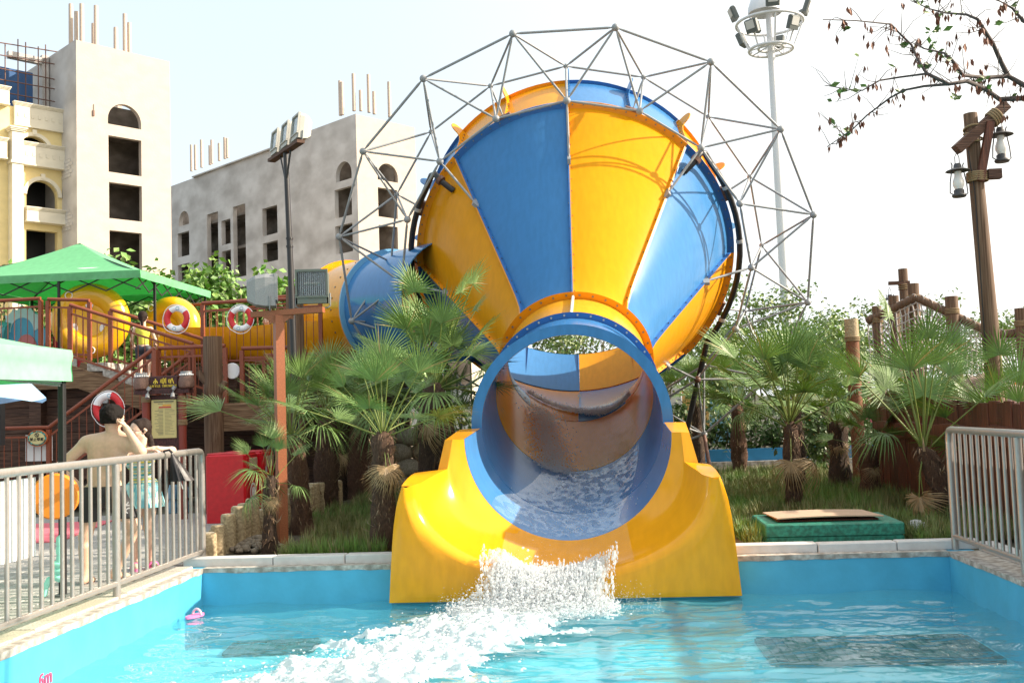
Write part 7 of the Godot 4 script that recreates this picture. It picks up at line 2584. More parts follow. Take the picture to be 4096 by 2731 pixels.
func face_parts(t: Node3D, c: Vector3, face: Vector3, up: Vector3, s: float):
	var z := face.normalized(); var y := (up - z * up.dot(z)).normalized(); var x := y.cross(z)
	var B := Basis(x, y, z)
	var dk := mat("eye_dark", lin(0.02, 0.015, 0.012), 0.3)
	for e in [-1, 1]:
		var m := MB.new(); m.ball(Vector3.ZERO, 0.0125 * s, 10, Vector3(1.3, 0.62, 0.5))
		part(t, "eye", m, mats.white, c + B * Vector3(e * 0.031, 0.002, 0.0895) * s, B)
		m = MB.new(); m.ball(Vector3.ZERO, 0.007 * s, 8, Vector3(1, 1, 0.6))
		part(t, "iris", m, dk, c + B * Vector3(e * 0.031, 0.002, 0.0945) * s, B)
		m = MB.new(); m.tube([B * Vector3(e * 0.014, 0.021, 0.0985) * s, B * Vector3(e * 0.032, 0.026, 0.0975) * s, B * Vector3(e * 0.048, 0.02, 0.086) * s], [0.003 * s, 0.0035 * s, 0.0015 * s], 6)
		part(t, "eyebrow", m, dk, c)
	var mo := MB.new()
	mo.tube([B * Vector3(-0.021, -0.0605, 0.090) * s, B * Vector3(-0.008, -0.057, 0.0985) * s, B * Vector3(0.008, -0.057, 0.0985) * s, B * Vector3(0.021, -0.0605, 0.090) * s], [0.002 * s, 0.005 * s, 0.005 * s, 0.002 * s], 6)
	part(t, "mouth", mo, mat("lips", lin(0.42, 0.13, 0.12), 0.5), c)

func people():
	var skin_a := mat("skin_a", lin(0.66, 0.43, 0.31), 0.5, {"sss": 0.06, "tex": tex.faint, "scale": 3.0})
	var skin_b := mat("skin_b", lin(0.70, 0.48, 0.37), 0.5, {"sss": 0.06, "tex": tex.faint, "scale": 3.0})
	var hair := mat("hair", lin(0.010, 0.008, 0.007), 0.75, {"spec": 0.25})
	# ---------------- man leaning on the railing, back to the pool
	var o := Vector3(-4.66, 0, -9.45)
	var t := thing("person", "shirtless man in black swim shorts leaning on the railing, back turned", "person", o)
	var W := func(x: float, y: float, z: float) -> Vector3: return Vector3(x, y, z) - o
	var pel: Vector3 = W.call(-4.60, 0.86, -9.44); var waist: Vector3 = W.call(-4.585, 1.0, -9.42); var chest: Vector3 = W.call(-4.53, 1.22, -9.39); var nb: Vector3 = W.call(-4.475, 1.395, -9.375)
	var sl: Vector3 = W.call(-4.735, 1.325, -9.37); var sr: Vector3 = W.call(-4.29, 1.30, -9.345)
	var el: Vector3 = W.call(-4.965, 1.10, -9.28); var hl: Vector3 = W.call(-4.80, 0.915, -9.38)
	var er: Vector3 = W.call(-4.135, 1.235, -9.21); var hr: Vector3 = W.call(-4.315, 1.455, -9.30)
	var hipl: Vector3 = W.call(-4.695, 0.82, -9.44); var hipr: Vector3 = W.call(-4.51, 0.82, -9.45)
	var kl: Vector3 = W.call(-4.775, 0.45, -9.42); var al: Vector3 = W.call(-4.79, 0.075, -9.43)
	var kr: Vector3 = W.call(-4.37, 0.50, -9.58); var ar: Vector3 = W.call(-4.57, 0.09, -9.60)
	var B := Body.new()
	B.b(pel + Vector3(-0.07, 0, 0), pel + Vector3(0.07, 0, 0), 0.115)
	B.b(pel, waist, 0.125, 0.118)
	B.b(waist + Vector3(-0.055, 0, 0), chest + Vector3(-0.075, 0.0, 0), 0.105, 0.115); B.b(waist + Vector3(0.055, 0, 0), chest + Vector3(0.075, 0, 0), 0.105, 0.115)
	B.b(chest + Vector3(-0.08, 0.06, 0.01), chest + Vector3(0.08, 0.06, 0.01), 0.105)
	B.b(sl + Vector3(0.05, 0, 0), sr + Vector3(-0.05, 0, 0), 0.075)
	B.b(nb + Vector3(0, -0.05, 0), nb + Vector3(0, 0.06, 0), 0.068, 0.055)
	B.b(nb + Vector3(-0.05, -0.01, 0), sl, 0.05, 0.062); B.b(nb + Vector3(0.05, -0.01, 0), sr, 0.05, 0.062)
	B.b(sl, el, 0.058, 0.044); B.b(el, hl, 0.044, 0.029)
	B.b(sr, er, 0.062, 0.047); B.b(er, hr, 0.045, 0.030)
	B.b(hipl, kl, 0.088, 0.060); B.b(kl, al, 0.056, 0.036); B.b(kl + Vector3(0, -0.1, 0.025), al + Vector3(0, 0.15, 0.015), 0.05, 0.036)
	B.b(hipr, kr, 0.09, 0.060); B.b(kr, ar, 0.056, 0.036); B.b(kr.lerp(ar, 0.25) + Vector3(0, 0, 0.025), kr.lerp(ar, 0.6) + Vector3(0, 0, 0.01), 0.048, 0.038)
	for q in [[al, Vector3(0.02, 0, -1)], [ar, Vector3(0.35, 0, -0.94)]]:
		var a: Vector3 = q[0]; var d: Vector3 = q[1]
		B.b(a, a + Vector3(0, -0.035, 0) - d * 0.035, 0.034, 0.03)
		B.b(a + Vector3(0, -0.03, 0), Vector3(a.x, 0.028, a.z) + d * 0.13, 0.033, 0.024)
		B.b(Vector3(a.x, 0.026, a.z) + d * 0.11, Vector3(a.x, 0.02, a.z) + d * 0.175, 0.03, 0.018)
	var m := MB.new()
	B.mesh(m, 0.013, 85.0)
	var hc: Vector3 = W.call(-4.478, 1.545, -9.375)
	var fd := Vector3(0.50, -0.10, -0.86)
	head(m, hc, fd, Vector3(0.05, 1, 0.05), 1.0, nb + Vector3(0, -0.02, 0))
	hand(m, hl, Vector3(0.35, -0.75, -0.35), Vector3(0.6, 0, -0.5), 1.0, 0.55, -1.0)
	hand(m, hr, Vector3(-0.55, 0.65, -0.35), Vector3(-0.5, -0.5, 0.2), 1.0, 1.0, 1.0)
	part(t, "body", m, skin_a)
	# shorts follow the same bones, cut at waist and hem
	var S := Body.new()
	S.b(pel + Vector3(-0.07, 0, 0), pel + Vector3(0.07, 0, 0), 0.115); S.b(pel, waist, 0.125, 0.118)
	S.b(hipl, kl, 0.092, 0.078); S.b(hipr, kr, 0.094, 0.08)
	m = MB.new()
	S.mesh(m, 0.012, 85.0, 0.014, func(p: Vector3) -> float:
		var cut := maxf(p.y - 0.915, 0.585 - p.y) if p.x < 0.06 else maxf(p.y - 0.915 , 0.60 - p.y)
		return cut)
	var sh := part(t, "swim_shorts", m, mat("black_shorts", lin(0.016, 0.015, 0.018), 0.6))
	part(sh, "print", text_mesh("YO", 0.06, 0.004), mats.grey_metal, W.call(-4.375, 0.70, -9.44), Basis(Vector3.UP, 0.9) * Basis(Vector3(0, 0, 1), -1.2))
	# short dark hair
	var H := Body.new()
	var hz := fd.normalized(); var hy := Vector3.UP; var hx := hy.cross(hz).normalized()
	H.b(hc + hy * 0.045 - hz * 0.03, hc + hy * 0.05 + hz * 0.02, 0.088, 0.078)
	H.b(hc - hy * 0.015 - hz * 0.045, hc + hy * 0.02 - hz * 0.04, 0.07, 0.08)
	H.b(hc + hx * 0.04 + hy * 0.03 - hz * 0.02, hc + hx * 0.045 - hy * 0.01 - hz * 0.03, 0.05)
	H.b(hc - hx * 0.04 + hy * 0.03 - hz * 0.02, hc - hx * 0.045 - hy * 0.01 - hz * 0.03, 0.05)
	m = MB.new()
	H.mesh(m, 0.006, 150.0, 0.006, func(p: Vector3) -> float:
		var q := p - hc
		return maxf(-(q.y + 0.045 + 0.0 * q.dot(hz)), q.dot(hz) - 0.055 - q.y * 0.3), 0.012)
	part(t, "hair", m, hair)
	face_parts(t, hc, fd, Vector3(0.05, 1, 0.05), 1.0)
	# ---------------- woman facing him, arms folded on the railing
	o = Vector3(-4.55, 0, -10.15)
	t = thing("person", "woman in glasses and striped yellow-blue swimdress leaning on the railing", "person", o)
	pel = W_(o, -4.53, 0.83, -10.14); waist = W_(o, -4.52, 0.97, -10.09); chest = W_(o, -4.49, 1.11, -10.01); nb = W_(o, -4.465, 1.255, -9.97)
	sl = W_(o, -4.60, 1.205, -9.93); sr = W_(o, -4.335, 1.205, -10.02)
	el = W_(o, -4.47, 1.20, -9.70); hl = W_(o, -4.29, 1.225, -9.70)
	er = W_(o, -4.11, 1.215, -9.86); hr = W_(o, -4.235, 1.245, -9.74)
	hipl = W_(o, -4.60, 0.80, -10.13); hipr = W_(o, -4.46, 0.80, -10.15)
	kl = W_(o, -4.63, 0.44, -10.16); al = W_(o, -4.70, 0.075, -10.30)
	kr = W_(o, -4.50, 0.44, -10.19); ar = W_(o, -4.57, 0.075, -10.38)
	B = Body.new()
	B.b(pel + Vector3(-0.06, 0, 0), pel + Vector3(0.06, 0, 0), 0.105); B.b(pel, waist, 0.11, 0.092); B.b(waist, chest, 0.095, 0.098)
	B.b(chest + Vector3(-0.05, 0, 0.03), chest + Vector3(0.05, 0, 0.03), 0.085)
	B.b(sl + Vector3(0.03, 0, 0), sr + Vector3(-0.03, 0, 0), 0.055)
	B.b(nb + Vector3(0, -0.05, 0), nb + Vector3(0, 0.05, 0), 0.05, 0.042)
	B.b(sl, el, 0.043, 0.035); B.b(el, hl, 0.035, 0.024); B.b(sr, er, 0.043, 0.035); B.b(er, hr, 0.035, 0.024)
	B.b(hipl, kl, 0.08, 0.05); B.b(kl, al, 0.047, 0.03); B.b(hipr, kr, 0.08, 0.05); B.b(kr, ar, 0.047, 0.03)
	B.b(kl.lerp(al, 0.2) + Vector3(0, 0, -0.02), kl.lerp(al, 0.55), 0.042, 0.034); B.b(kr.lerp(ar, 0.2) + Vector3(0, 0, -0.02), kr.lerp(ar, 0.55), 0.042, 0.034)
	for q in [[al, Vector3(0.5, 0, 0.87)], [ar, Vector3(0.7, 0, 0.7)]]:
		var a: Vector3 = q[0]; var d: Vector3 = q[1]
		B.b(a, Vector3(a.x, 0.045, a.z) + d * 0.12, 0.03, 0.022); B.b(Vector3(a.x, 0.045, a.z) - d * 0.03, Vector3(a.x, 0.04, a.z) + d * 0.15, 0.028, 0.02)
	m = MB.new()
	B.mesh(m, 0.012, 95.0)
	hc = W_(o, -4.478, 1.42, -9.955)
	fd = Vector3(-0.62, -0.12, 0.78)
	head(m, hc, fd, Vector3(-0.08, 1, 0.05), 0.94, nb)
	hand(m, hl, Vector3(1, 0.02, 0.05), Vector3(0, -1, 0.2), 0.9, 0.35, 1.0)
	hand(m, hr, Vector3(-1, -0.1, 0.25), Vector3(0, -1, 0.3), 0.9, 0.4, -1.0)
	part(t, "body", m, skin_b)
	face_parts(t, hc, fd, Vector3(-0.08, 1, 0.05), 0.94)
	# swimdress: stripes are printed on the cloth
	var im := Image.create(64, 256, false, Image.FORMAT_RGB8)
	var rr := rng(12)
	var cols := [Color(0.95, 0.86, 0.30), Color(0.22, 0.66, 0.72), Color(0.93, 0.95, 0.95), Color(0.38, 0.76, 0.84)]
	var y := 0
	var ci := 0
	while y < 256:
		var hgt := rr.randi_range(4, 13)
		im.fill_rect(Rect2i(0, y, 64, hgt), cols[ci % 4])
		for k in 5: im.fill_rect(Rect2i(rr.randi_range(0, 60), y + 1, rr.randi_range(4, 22), maxi(1, hgt / 3)), cols[rr.randi_range(0, 3)])
		y += hgt; ci += 1
	var stripe := ImageTexture.create_from_image(im)
	var dress := mat("swimdress", Color(0.95, 0.95, 0.95), 0.6, {"tex": stripe, "scale": Vector3(2.2, 2.2, 2.2)})
	var skirt_t := noise_tex("skirt", 0.03, Color(0.30, 0.70, 0.80), Color(1.0, 1.0, 0.92), 3, 128, FastNoiseLite.TYPE_SIMPLEX_SMOOTH, 2.4, Vector2(4, 0.5))
	S = Body.new()
	S.b(pel + Vector3(-0.06, 0, 0), pel + Vector3(0.06, 0, 0), 0.105); S.b(pel, waist, 0.11, 0.092); S.b(waist, chest, 0.095, 0.098); S.b(chest + Vector3(-0.05, 0, 0.03), chest + Vector3(0.05, 0, 0.03), 0.085)
	m = MB.new()
	S.mesh(m, 0.012, 95.0, 0.009, func(p: Vector3) -> float: return maxf(p.y - 1.135, 0.80 - p.y))
	var dr := part(t, "swimdress", m, dress)
	m = MB.new()
	var rows := []
	for i in 8:
		var q := i / 7.0
		var row := []
		for k in 48:
			var a := TAU * k / 48
			var rx := 0.165 + 0.055 * q; var rz := 0.125 + 0.06 * q
			var fold := 1.0 + 0.06 * q * sin(a * 11.0)
			row.append(W_(o, -4.53 + cos(a) * rx * fold, 0.885 - 0.235 * q, -10.13 - sin(a) * rz * fold))
		rows.append(row)
	m.sheet(rows, true)
	for i in 8:
		for k in 48: rows[i][k] = rows[i][k] + (W_(o, -4.53, rows[i][k].y, -10.13) - rows[i][k]) * 0.03
	m.sheet(rows, true, true)
	part(dr, "skirt", m, mat("skirt_cloth", Color(0.93, 0.97, 0.97), 0.6, {"tex": skirt_t, "scale": Vector3(3, 3, 3)}))
	for e in [[-0.05, sl], [0.05, sr]]:
		m = MB.new()
		m.tube([chest + Vector3(e[0], 0.03, 0.105), chest + Vector3(e[0] * 0.9, 0.09, 0.075), nb + Vector3(e[0] * 1.1, 0.01, 0.03), nb + Vector3(e[0] * 0.4, 0.03, -0.05)], [0.012, 0.009, 0.006, 0.006], 8)
		part(dr, "strap", m, mat("strap_yellow", lin(0.70, 0.62, 0.22), 0.6))
	# hair pulled back into a braid over the shoulder
	hz = fd.normalized(); hx = Vector3.UP.cross(hz).normalized(); hy = Vector3.UP
	H = Body.new()
	H.b(hc + hy * 0.035 - hz * 0.03, hc + hy * 0.04 + hz * 0.015, 0.082, 0.072)
	H.b(hc - hy * 0.03 - hz * 0.045, hc + hy * 0.0 - hz * 0.04, 0.062, 0.07)
	m = MB.new()
	H.mesh(m, 0.006, 150.0, 0.006, func(p: Vector3) -> float:
		var q := p - hc
		return q.dot(hz) - 0.035 - maxf(q.y - 0.01, -0.03) * 0.35, 0.004)
	H = Body.new()
	var bp := [W_(o, -4.41, 1.365, -10.01), W_(o, -4.385, 1.315, -10.0), W_(o, -4.365, 1.275, -9.965), W_(o, -4.345, 1.24, -9.925), W_(o, -4.33, 1.205, -9.90)]
	for k in 4: H.b(bp[k], bp[k + 1], 0.034 - 0.003 * k, 0.018)
	H.mesh(m, 0.006, 150.0, 0.0, null, 0.008)
	part(t, "hair", m, mat("hair_brown", lin(0.022, 0.013, 0.010), 0.7, {"spec": 0.3}))
	# glasses
	m = MB.new()
	var gb := Basis(hx, (Vector3.UP - hz * hz.y).normalized(), hz)
	for e in [-1, 1]:
		m.torus(hc + gb * Vector3(e * 0.031, 0.0, 0.108) * 0.94, 0.021, 0.0018, gb * Basis(Vector3(1, 0, 0), 0.0), 18, 5)
		m.rod(hc + gb * Vector3(e * 0.053, 0.005, 0.104) * 0.94, hc + gb * Vector3(e * 0.085, 0.008, -0.01) * 0.94, 0.0018, 5)
	m.rod(hc + gb * Vector3(-0.01, 0.003, 0.11) * 0.94, hc + gb * Vector3(0.01, 0.003, 0.11) * 0.94, 0.0018, 5)
	part(t, "glasses", m, mat("glasses_frame", lin(0.12, 0.04, 0.06), 0.3))
	# slippers
	for q in [[al, Vector3(0.5, 0, 0.87), "pink"], [ar, Vector3(0.7, 0, 0.7), "pink"]]:
		var a: Vector3 = q[0]; var d: Vector3 = q[1]; var sd := d.cross(Vector3.UP)
		m = MB.new()
		var lo := []; var hi := []
		for k in 22:
			var g := TAU * k / 22
			var p := Vector3(a.x, 0, a.z) + d * (0.05 + cos(g) * 0.125) + sd * sin(g) * (0.043 + 0.008 * cos(g))
			lo.append(p); hi.append(p + Vector3(0, 0.028, 0))
		m.sheet([lo, hi], true, true); m.poly(hi)
		var sp := part(t, "slipper", m, mats.pink)
		m = MB.new()
		var arch := []
		for k in 9:
			var g := PI * k / 8
			arch.append(Vector3(a.x, 0.025, a.z) + d * 0.085 + sd * cos(g) * 0.045 + Vector3(0, sin(g) * 0.045, 0))
		m.tube(arch, [0.016], 8, true, 1.0)
		part(sp, "strap", m, mat("slipper_strap", lin(0.72, 0.12, 0.34), 0.6))
	# ---------------- girl on the stairs seen from behind
	o = Vector3(-8.42, 2.20, -18.9)
	t = thing("person", "girl in lime top and dark shorts climbing the platform stairs, seen from behind", "person", o)
	small_person(t, 1.42, Vector3(-0.25, 0, -1), skin_b, mat("lime_top", lin(0.60, 0.58, 0.06), 0.6), mat("navy_shorts", lin(0.02, 0.025, 0.04), 0.6), true)
	# ---------------- child sitting in the start trough
	o = Vector3(-6.6, 2.85, -20.75)
	t = thing("person", "dark-haired child peeping over the yellow start trough", "person", o)
	small_person(t, 0.78, Vector3(0.1, 0, 1), skin_b, mats.red_cloth, mats.dark, false)

func W_(o: Vector3, x: float, y: float, z: float) -> Vector3:
	return Vector3(x, y, z) - o

func small_person(t: Node3D, h: float, face: Vector3, skin: Material, top: Material, low: Material, standing: bool):
	var f := face.normalized(); var s := f.cross(Vector3.UP)
	var q := h / 1.42 if standing else 0.95
	var base := 0.0 if standing else -0.62 * q
	var P := func(x: float, y: float, z: float) -> Vector3: return (s * x + f * z) * q + Vector3(0, base + y * q, 0)
	var B := Body.new()
	var pel: Vector3 = P.call(0, 0.70, 0); var ch: Vector3 = P.call(0, 1.0, 0.02); var nb: Vector3 = P.call(0, 1.15, 0.0)
	B.b(pel + s * -0.05, pel + s * 0.05, 0.085 * q); B.b(pel, ch, 0.088 * q, 0.092 * q); B.b(ch - s * 0.05, ch + s * 0.05, 0.075 * q)
	B.b(P.call(-0.13, 1.08, 0), P.call(0.13, 1.08, 0), 0.042 * q); B.b(nb - Vector3(0, 0.05, 0), nb + Vector3(0, 0.05, 0), 0.04 * q)
	B.b(P.call(-0.15, 1.07, 0), P.call(-0.22, 0.87, 0.06), 0.036 * q, 0.03 * q); B.b(P.call(-0.22, 0.87, 0.06), P.call(-0.2, 0.76, 0.2), 0.03 * q, 0.021 * q)
	B.b(P.call(0.15, 1.07, 0), P.call(0.21, 0.87, 0.06), 0.036 * q, 0.03 * q); B.b(P.call(0.21, 0.87, 0.06), P.call(0.17, 0.80, 0.2), 0.03 * q, 0.021 * q)
	if standing:
		for e in [[-0.065, 0.0], [0.07, 0.14]]:
			var hp: Vector3 = P.call(e[0], 0.68, 0); var kn: Vector3 = P.call(e[0], 0.37 + e[1] * 0.6, 0.04 + e[1]); var an: Vector3 = P.call(e[0], 0.05 + e[1], e[1] * 0.8)
			B.b(hp, kn, 0.068 * q, 0.045 * q); B.b(kn, an, 0.043 * q, 0.028 * q); B.b(an, an + f * 0.12 - Vector3(0, 0.025, 0), 0.028 * q, 0.02 * q)
	else:
		for e in [-0.07, 0.07]: B.b(P.call(e, 0.68, 0), P.call(e, 0.7, 0.35), 0.065 * q, 0.045 * q)
	var m := MB.new()
	B.mesh(m, 0.014, 95.0)
	var hc: Vector3 = nb + Vector3(0, 0.15 * q, 0) + f * 0.01
	head(m, hc, f, Vector3.UP, 0.92 * q, nb)
	hand(m, P.call(-0.2, 0.76, 0.2), f * 1.0 - Vector3(0, 0.3, 0), Vector3(0, -1, 0), 0.75 * q, 0.6, 1.0)
	hand(m, P.call(0.17, 0.80, 0.2), f * 1.0 - Vector3(0, 0.2, 0), Vector3(0, -1, 0), 0.75 * q, 0.6, -1.0)
	part(t, "body", m, skin)
	face_parts(t, hc, f, Vector3.UP, 0.92 * q)
	var C := Body.new()
	C.b(pel, ch, 0.088 * q, 0.092 * q); C.b(ch - s * 0.05, ch + s * 0.05, 0.075 * q); C.b(P.call(-0.1, 1.07, 0), P.call(0.1, 1.07, 0), 0.045 * q)
	m = MB.new()
	var y0: float = pel.y + 0.07 * q; var y1: float = ch.y + 0.11 * q
	C.mesh(m, 0.014, 95.0, 0.010, func(p: Vector3) -> float: return maxf(y0 - p.y, p.y - y1))
	part(t, "top", m, top)
	if standing:
		C = Body.new()
		C.b(pel + s * -0.05, pel + s * 0.05, 0.085 * q)
		C.b(P.call(-0.065, 0.68, 0), P.call(-0.065, 0.37, 0.04), 0.072 * q, 0.06 * q); C.b(P.call(0.07, 0.68, 0), P.call(0.07, 0.454, 0.18), 0.072 * q, 0.06 * q)
		m = MB.new()
		var y2: float = pel.y + 0.06 * q; var y3: float = pel.y - 0.2 * q
		C.mesh(m, 0.014, 95.0, 0.012, func(p: Vector3) -> float: return maxf(y3 - p.y, p.y - y2))
		part(t, "shorts", m, low)
	var H := Body.new()
	H.b(hc + Vector3(0, 0.035, 0) * q - f * 0.03, hc + Vector3(0, 0.04, 0) * q + f * 0.015, 0.083 * q, 0.072 * q)
	H.b(hc - Vector3(0, 0.03, 0) * q - f * 0.045, hc - f * 0.04, 0.062 * q, 0.07 * q)
	if standing: H.b(hc - f * 0.09, hc - f * 0.10 - Vector3(0, 0.2, 0) * q, 0.032 * q, 0.015 * q)
	m = MB.new()
	H.mesh(m, 0.009, 120.0, 0.006, func(p: Vector3) -> float: return (p - hc).dot(f) - 0.035 - maxf(p.y - hc.y - 0.01, -0.03) * 0.35)
	part(t, "hair", m, mats.hair_brown)

# ---------------------------------------------------------------- water and splash
func water_play():
	var f := FastNoiseLite.new(); f.seed = 17; f.frequency = 0.9; f.fractal_octaves = 4
	var g := FastNoiseLite.new(); g.seed = 5; g.frequency = 3.2; g.fractal_octaves = 3
	# foam runs from the foot of the slide towards the near left corner
	var c0 := Vector2(-0.55, -9.62); var c1 := Vector2(-2.3, -6.2)
	var foam_at := func(x: float, z: float) -> float:
		var p := Vector2(x, z)
		var d := c1 - c0
		var t := clampf((p - c0).dot(d) / d.length_squared(), 0.0, 1.0)
		var q := p.distance_to(c0 + d * t)
		var w := lerpf(0.85, 1.2, t)
		return clampf(1.0 - q / w, 0.0, 1.0)
	var height := func(x: float, z: float) -> float:
		var near: float = foam_at.call(x, z)
		var dist := Vector2(x, z).distance_to(c0)
		var amp := 0.022 + 0.03 * exp(-dist * 0.6)
		return WATER + f.get_noise_2d(x * 0.75, z * 2.1) * amp * 1.3 + g.get_noise_2d(x * 0.6, z * 1.4) * amp * 0.42 + near * 0.03
	var rows := []
	var nx := 250; var nz := 330
	for j in nz + 1:
		var row := []
		var z := lerpf(ZB + 0.001, -2.2, pow(float(j) / nz, 1.25))
		for i in nx + 1:
			var x := lerpf(XL + 0.001, XR - 0.001, float(i) / nx)
			row.append(Vector3(x, height.call(x, z), z))
		rows.append(row)
	var m := MB.new()
	m.sheet(rows, false, true)
	var wm := mat("pool_water", Color(0.42, 0.80, 0.86, 0.22), 0.03)
	wm.transparency = BaseMaterial3D.TRANSPARENCY_ALPHA
	struct("pool_water", m, wm)
	# foam: a churned white crust, broken at its edges
	var fo := MB.new()
	var fn := FastNoiseLite.new(); fn.seed = 23; fn.frequency = 1.7; fn.fractal_octaves = 4
	var bub := FastNoiseLite.new(); bub.seed = 3; bub.frequency = 7.0; bub.fractal_octaves = 3
	var step := 0.021
	var cover := func(x: float, z: float) -> float:
		var a: float = foam_at.call(x, z)
		if a < 0.04: return -1.0
		return a * 1.7 + fn.get_noise_2d(x, z * 1.4) * 1.15 + bub.get_noise_2d(x, z) * 0.35 - 0.52
	var top := func(x: float, z: float, v: float) -> float:
		var k := smoothstep(0.0, 0.7, v)
		return height.call(x, z) - 0.004 + k * (0.045 + 0.06 * fn.get_noise_2d(x * 2.0 + 7, z * 2.0) + 0.035 * bub.get_noise_2d(x * 1.3, z * 1.3))
	var grid := {}
	var ix0 := int(-3.9 / step); var ix1 := int(1.2 / step); var iz0 := int(-9.95 / step); var iz1 := int(-5.4 / step)
	for iz in range(iz0, iz1):
		for ix in range(ix0, ix1):
			var x := ix * step; var z := iz * step
			var v: float = cover.call(x, z)
			if v > -0.05:
				grid[Vector2i(ix, iz)] = [fo.vert(Vector3(x, top.call(x, z, v), z), Vector3.UP), v]
	for k in grid:
		var e := 1
		var px = grid.get(k + Vector2i(e, 0)); var mx = grid.get(k - Vector2i(e, 0)); var pz = grid.get(k + Vector2i(0, e)); var mz = grid.get(k - Vector2i(0, e))
		var i0: int = grid[k][0]
		if px != null and mx != null and pz != null and mz != null:
			fo.n[i0] = Vector3(fo.v[mx[0]].y - fo.v[px[0]].y, 2.0 * step, fo.v[mz[0]].y - fo.v[pz[0]].y).normalized()
		if px != null and pz != null and grid.has(k + Vector2i(1, 1)):
			var c = grid[k + Vector2i(1, 1)]
			if maxf(maxf(grid[k][1], px[1]), maxf(pz[1], c[1])) > 0.0:
				fo.tri_i(i0, pz[0], c[0]); fo.tri_i(i0, c[0], px[0])
	var fmc := lin(0.60, 0.66, 0.68)
	fmc.a = 0.8
	var foam_m := mat("foam", fmc, 0.5, {"backlight": Color(0.5, 0.5, 0.5)})
	foam_m.transparency = BaseMaterial3D.TRANSPARENCY_ALPHA
	var foam := part(self, "foam", fo, foam_m)
	tag(foam, "white churned foam trailing from the slide across the pool", "foam", "", "stuff")
	# water running through the pipe and trough: a thin rippled sheet
	var film_m := mat("film", Color(0.75, 0.85, 0.92, 0.06), 0.06, {"spec": 0.12})
	film_m.transparency = BaseMaterial3D.TRANSPARENCY_ALPHA
	var stream_m := mat("stream", Color(0.70, 0.82, 0.92, 0.10), 0.04, {"spec": 0.36})
	stream_m.transparency = BaseMaterial3D.TRANSPARENCY_ALPHA
	var h2 := FastNoiseLite.new(); h2.seed = 8; h2.frequency = 2.8; h2.fractal_octaves = 4
	for sec in [[0.0, 1.12, "water_film", "thin rippling film of water running down the orange outlet pipe", film_m, 0.026], [1.12, 2.999, "water_stream", "choppy stream of water filling the bottom of the blue trough", stream_m, 0.055]]:
		var fl := MB.new()
		rows = []
		for i in 71:
			var s: float = lerpf(sec[0], sec[1], i / 70.0)
			var row := []
			for j in 61:
				var a := lerpf(PI * 1.5 - 0.66, PI * 1.5 + 0.72, j / 60.0) + 0.22 * sin(s * 1.7)
				var p := pipe_pt(s, pipe_r(s), a)
				var up := (pipe_c(s) - p).normalized()
				var edge := sin(PI * j / 60.0)
				row.append(p + up * (0.008 + edge * 0.03 + edge * float(sec[5]) * h2.get_noise_2d(p.x * 1.9, p.z * 1.5)))
			rows.append(row)
		fl.sheet(rows, false, true)
		solo(sec[2], fl, sec[4], sec[3], "water")
	# sheet of water over the yellow apron, then falling
	var ap := MB.new()
	rows = []
	for i in 30:
		var q := i / 29.0
		var row := []
		for j in 41:
			var u := j / 40.0 * 2.0 - 1.0
			var x := -0.30 + 0.02 + u * lerpf(0.62, 0.66, q)
			var z := lerpf(-10.80, -10.035, q)
			var half := lerpf(1.085, 1.42, q)
			var yb := lerpf(0.125, -0.105, pow(q, 0.85))
			var fx := (x + 0.30) / half
			var y := yb + (1.21 - 0.4 * q - yb) * (1.0 - sqrt(maxf(0.0, 1.0 - fx * fx)))
			y += 0.012 + 0.022 * (1 - u * u) + 0.022 * h2.get_noise_2d(x * 1.8, z * 1.8) * (1 - u * u)
			row.append(Vector3(x, y, z))
		rows.append(row)
	ap.sheet(rows, false, true)
	solo("apron_water", ap, film_m, "glossy sheet of water sliding over the yellow apron", "water")
	splash(height)

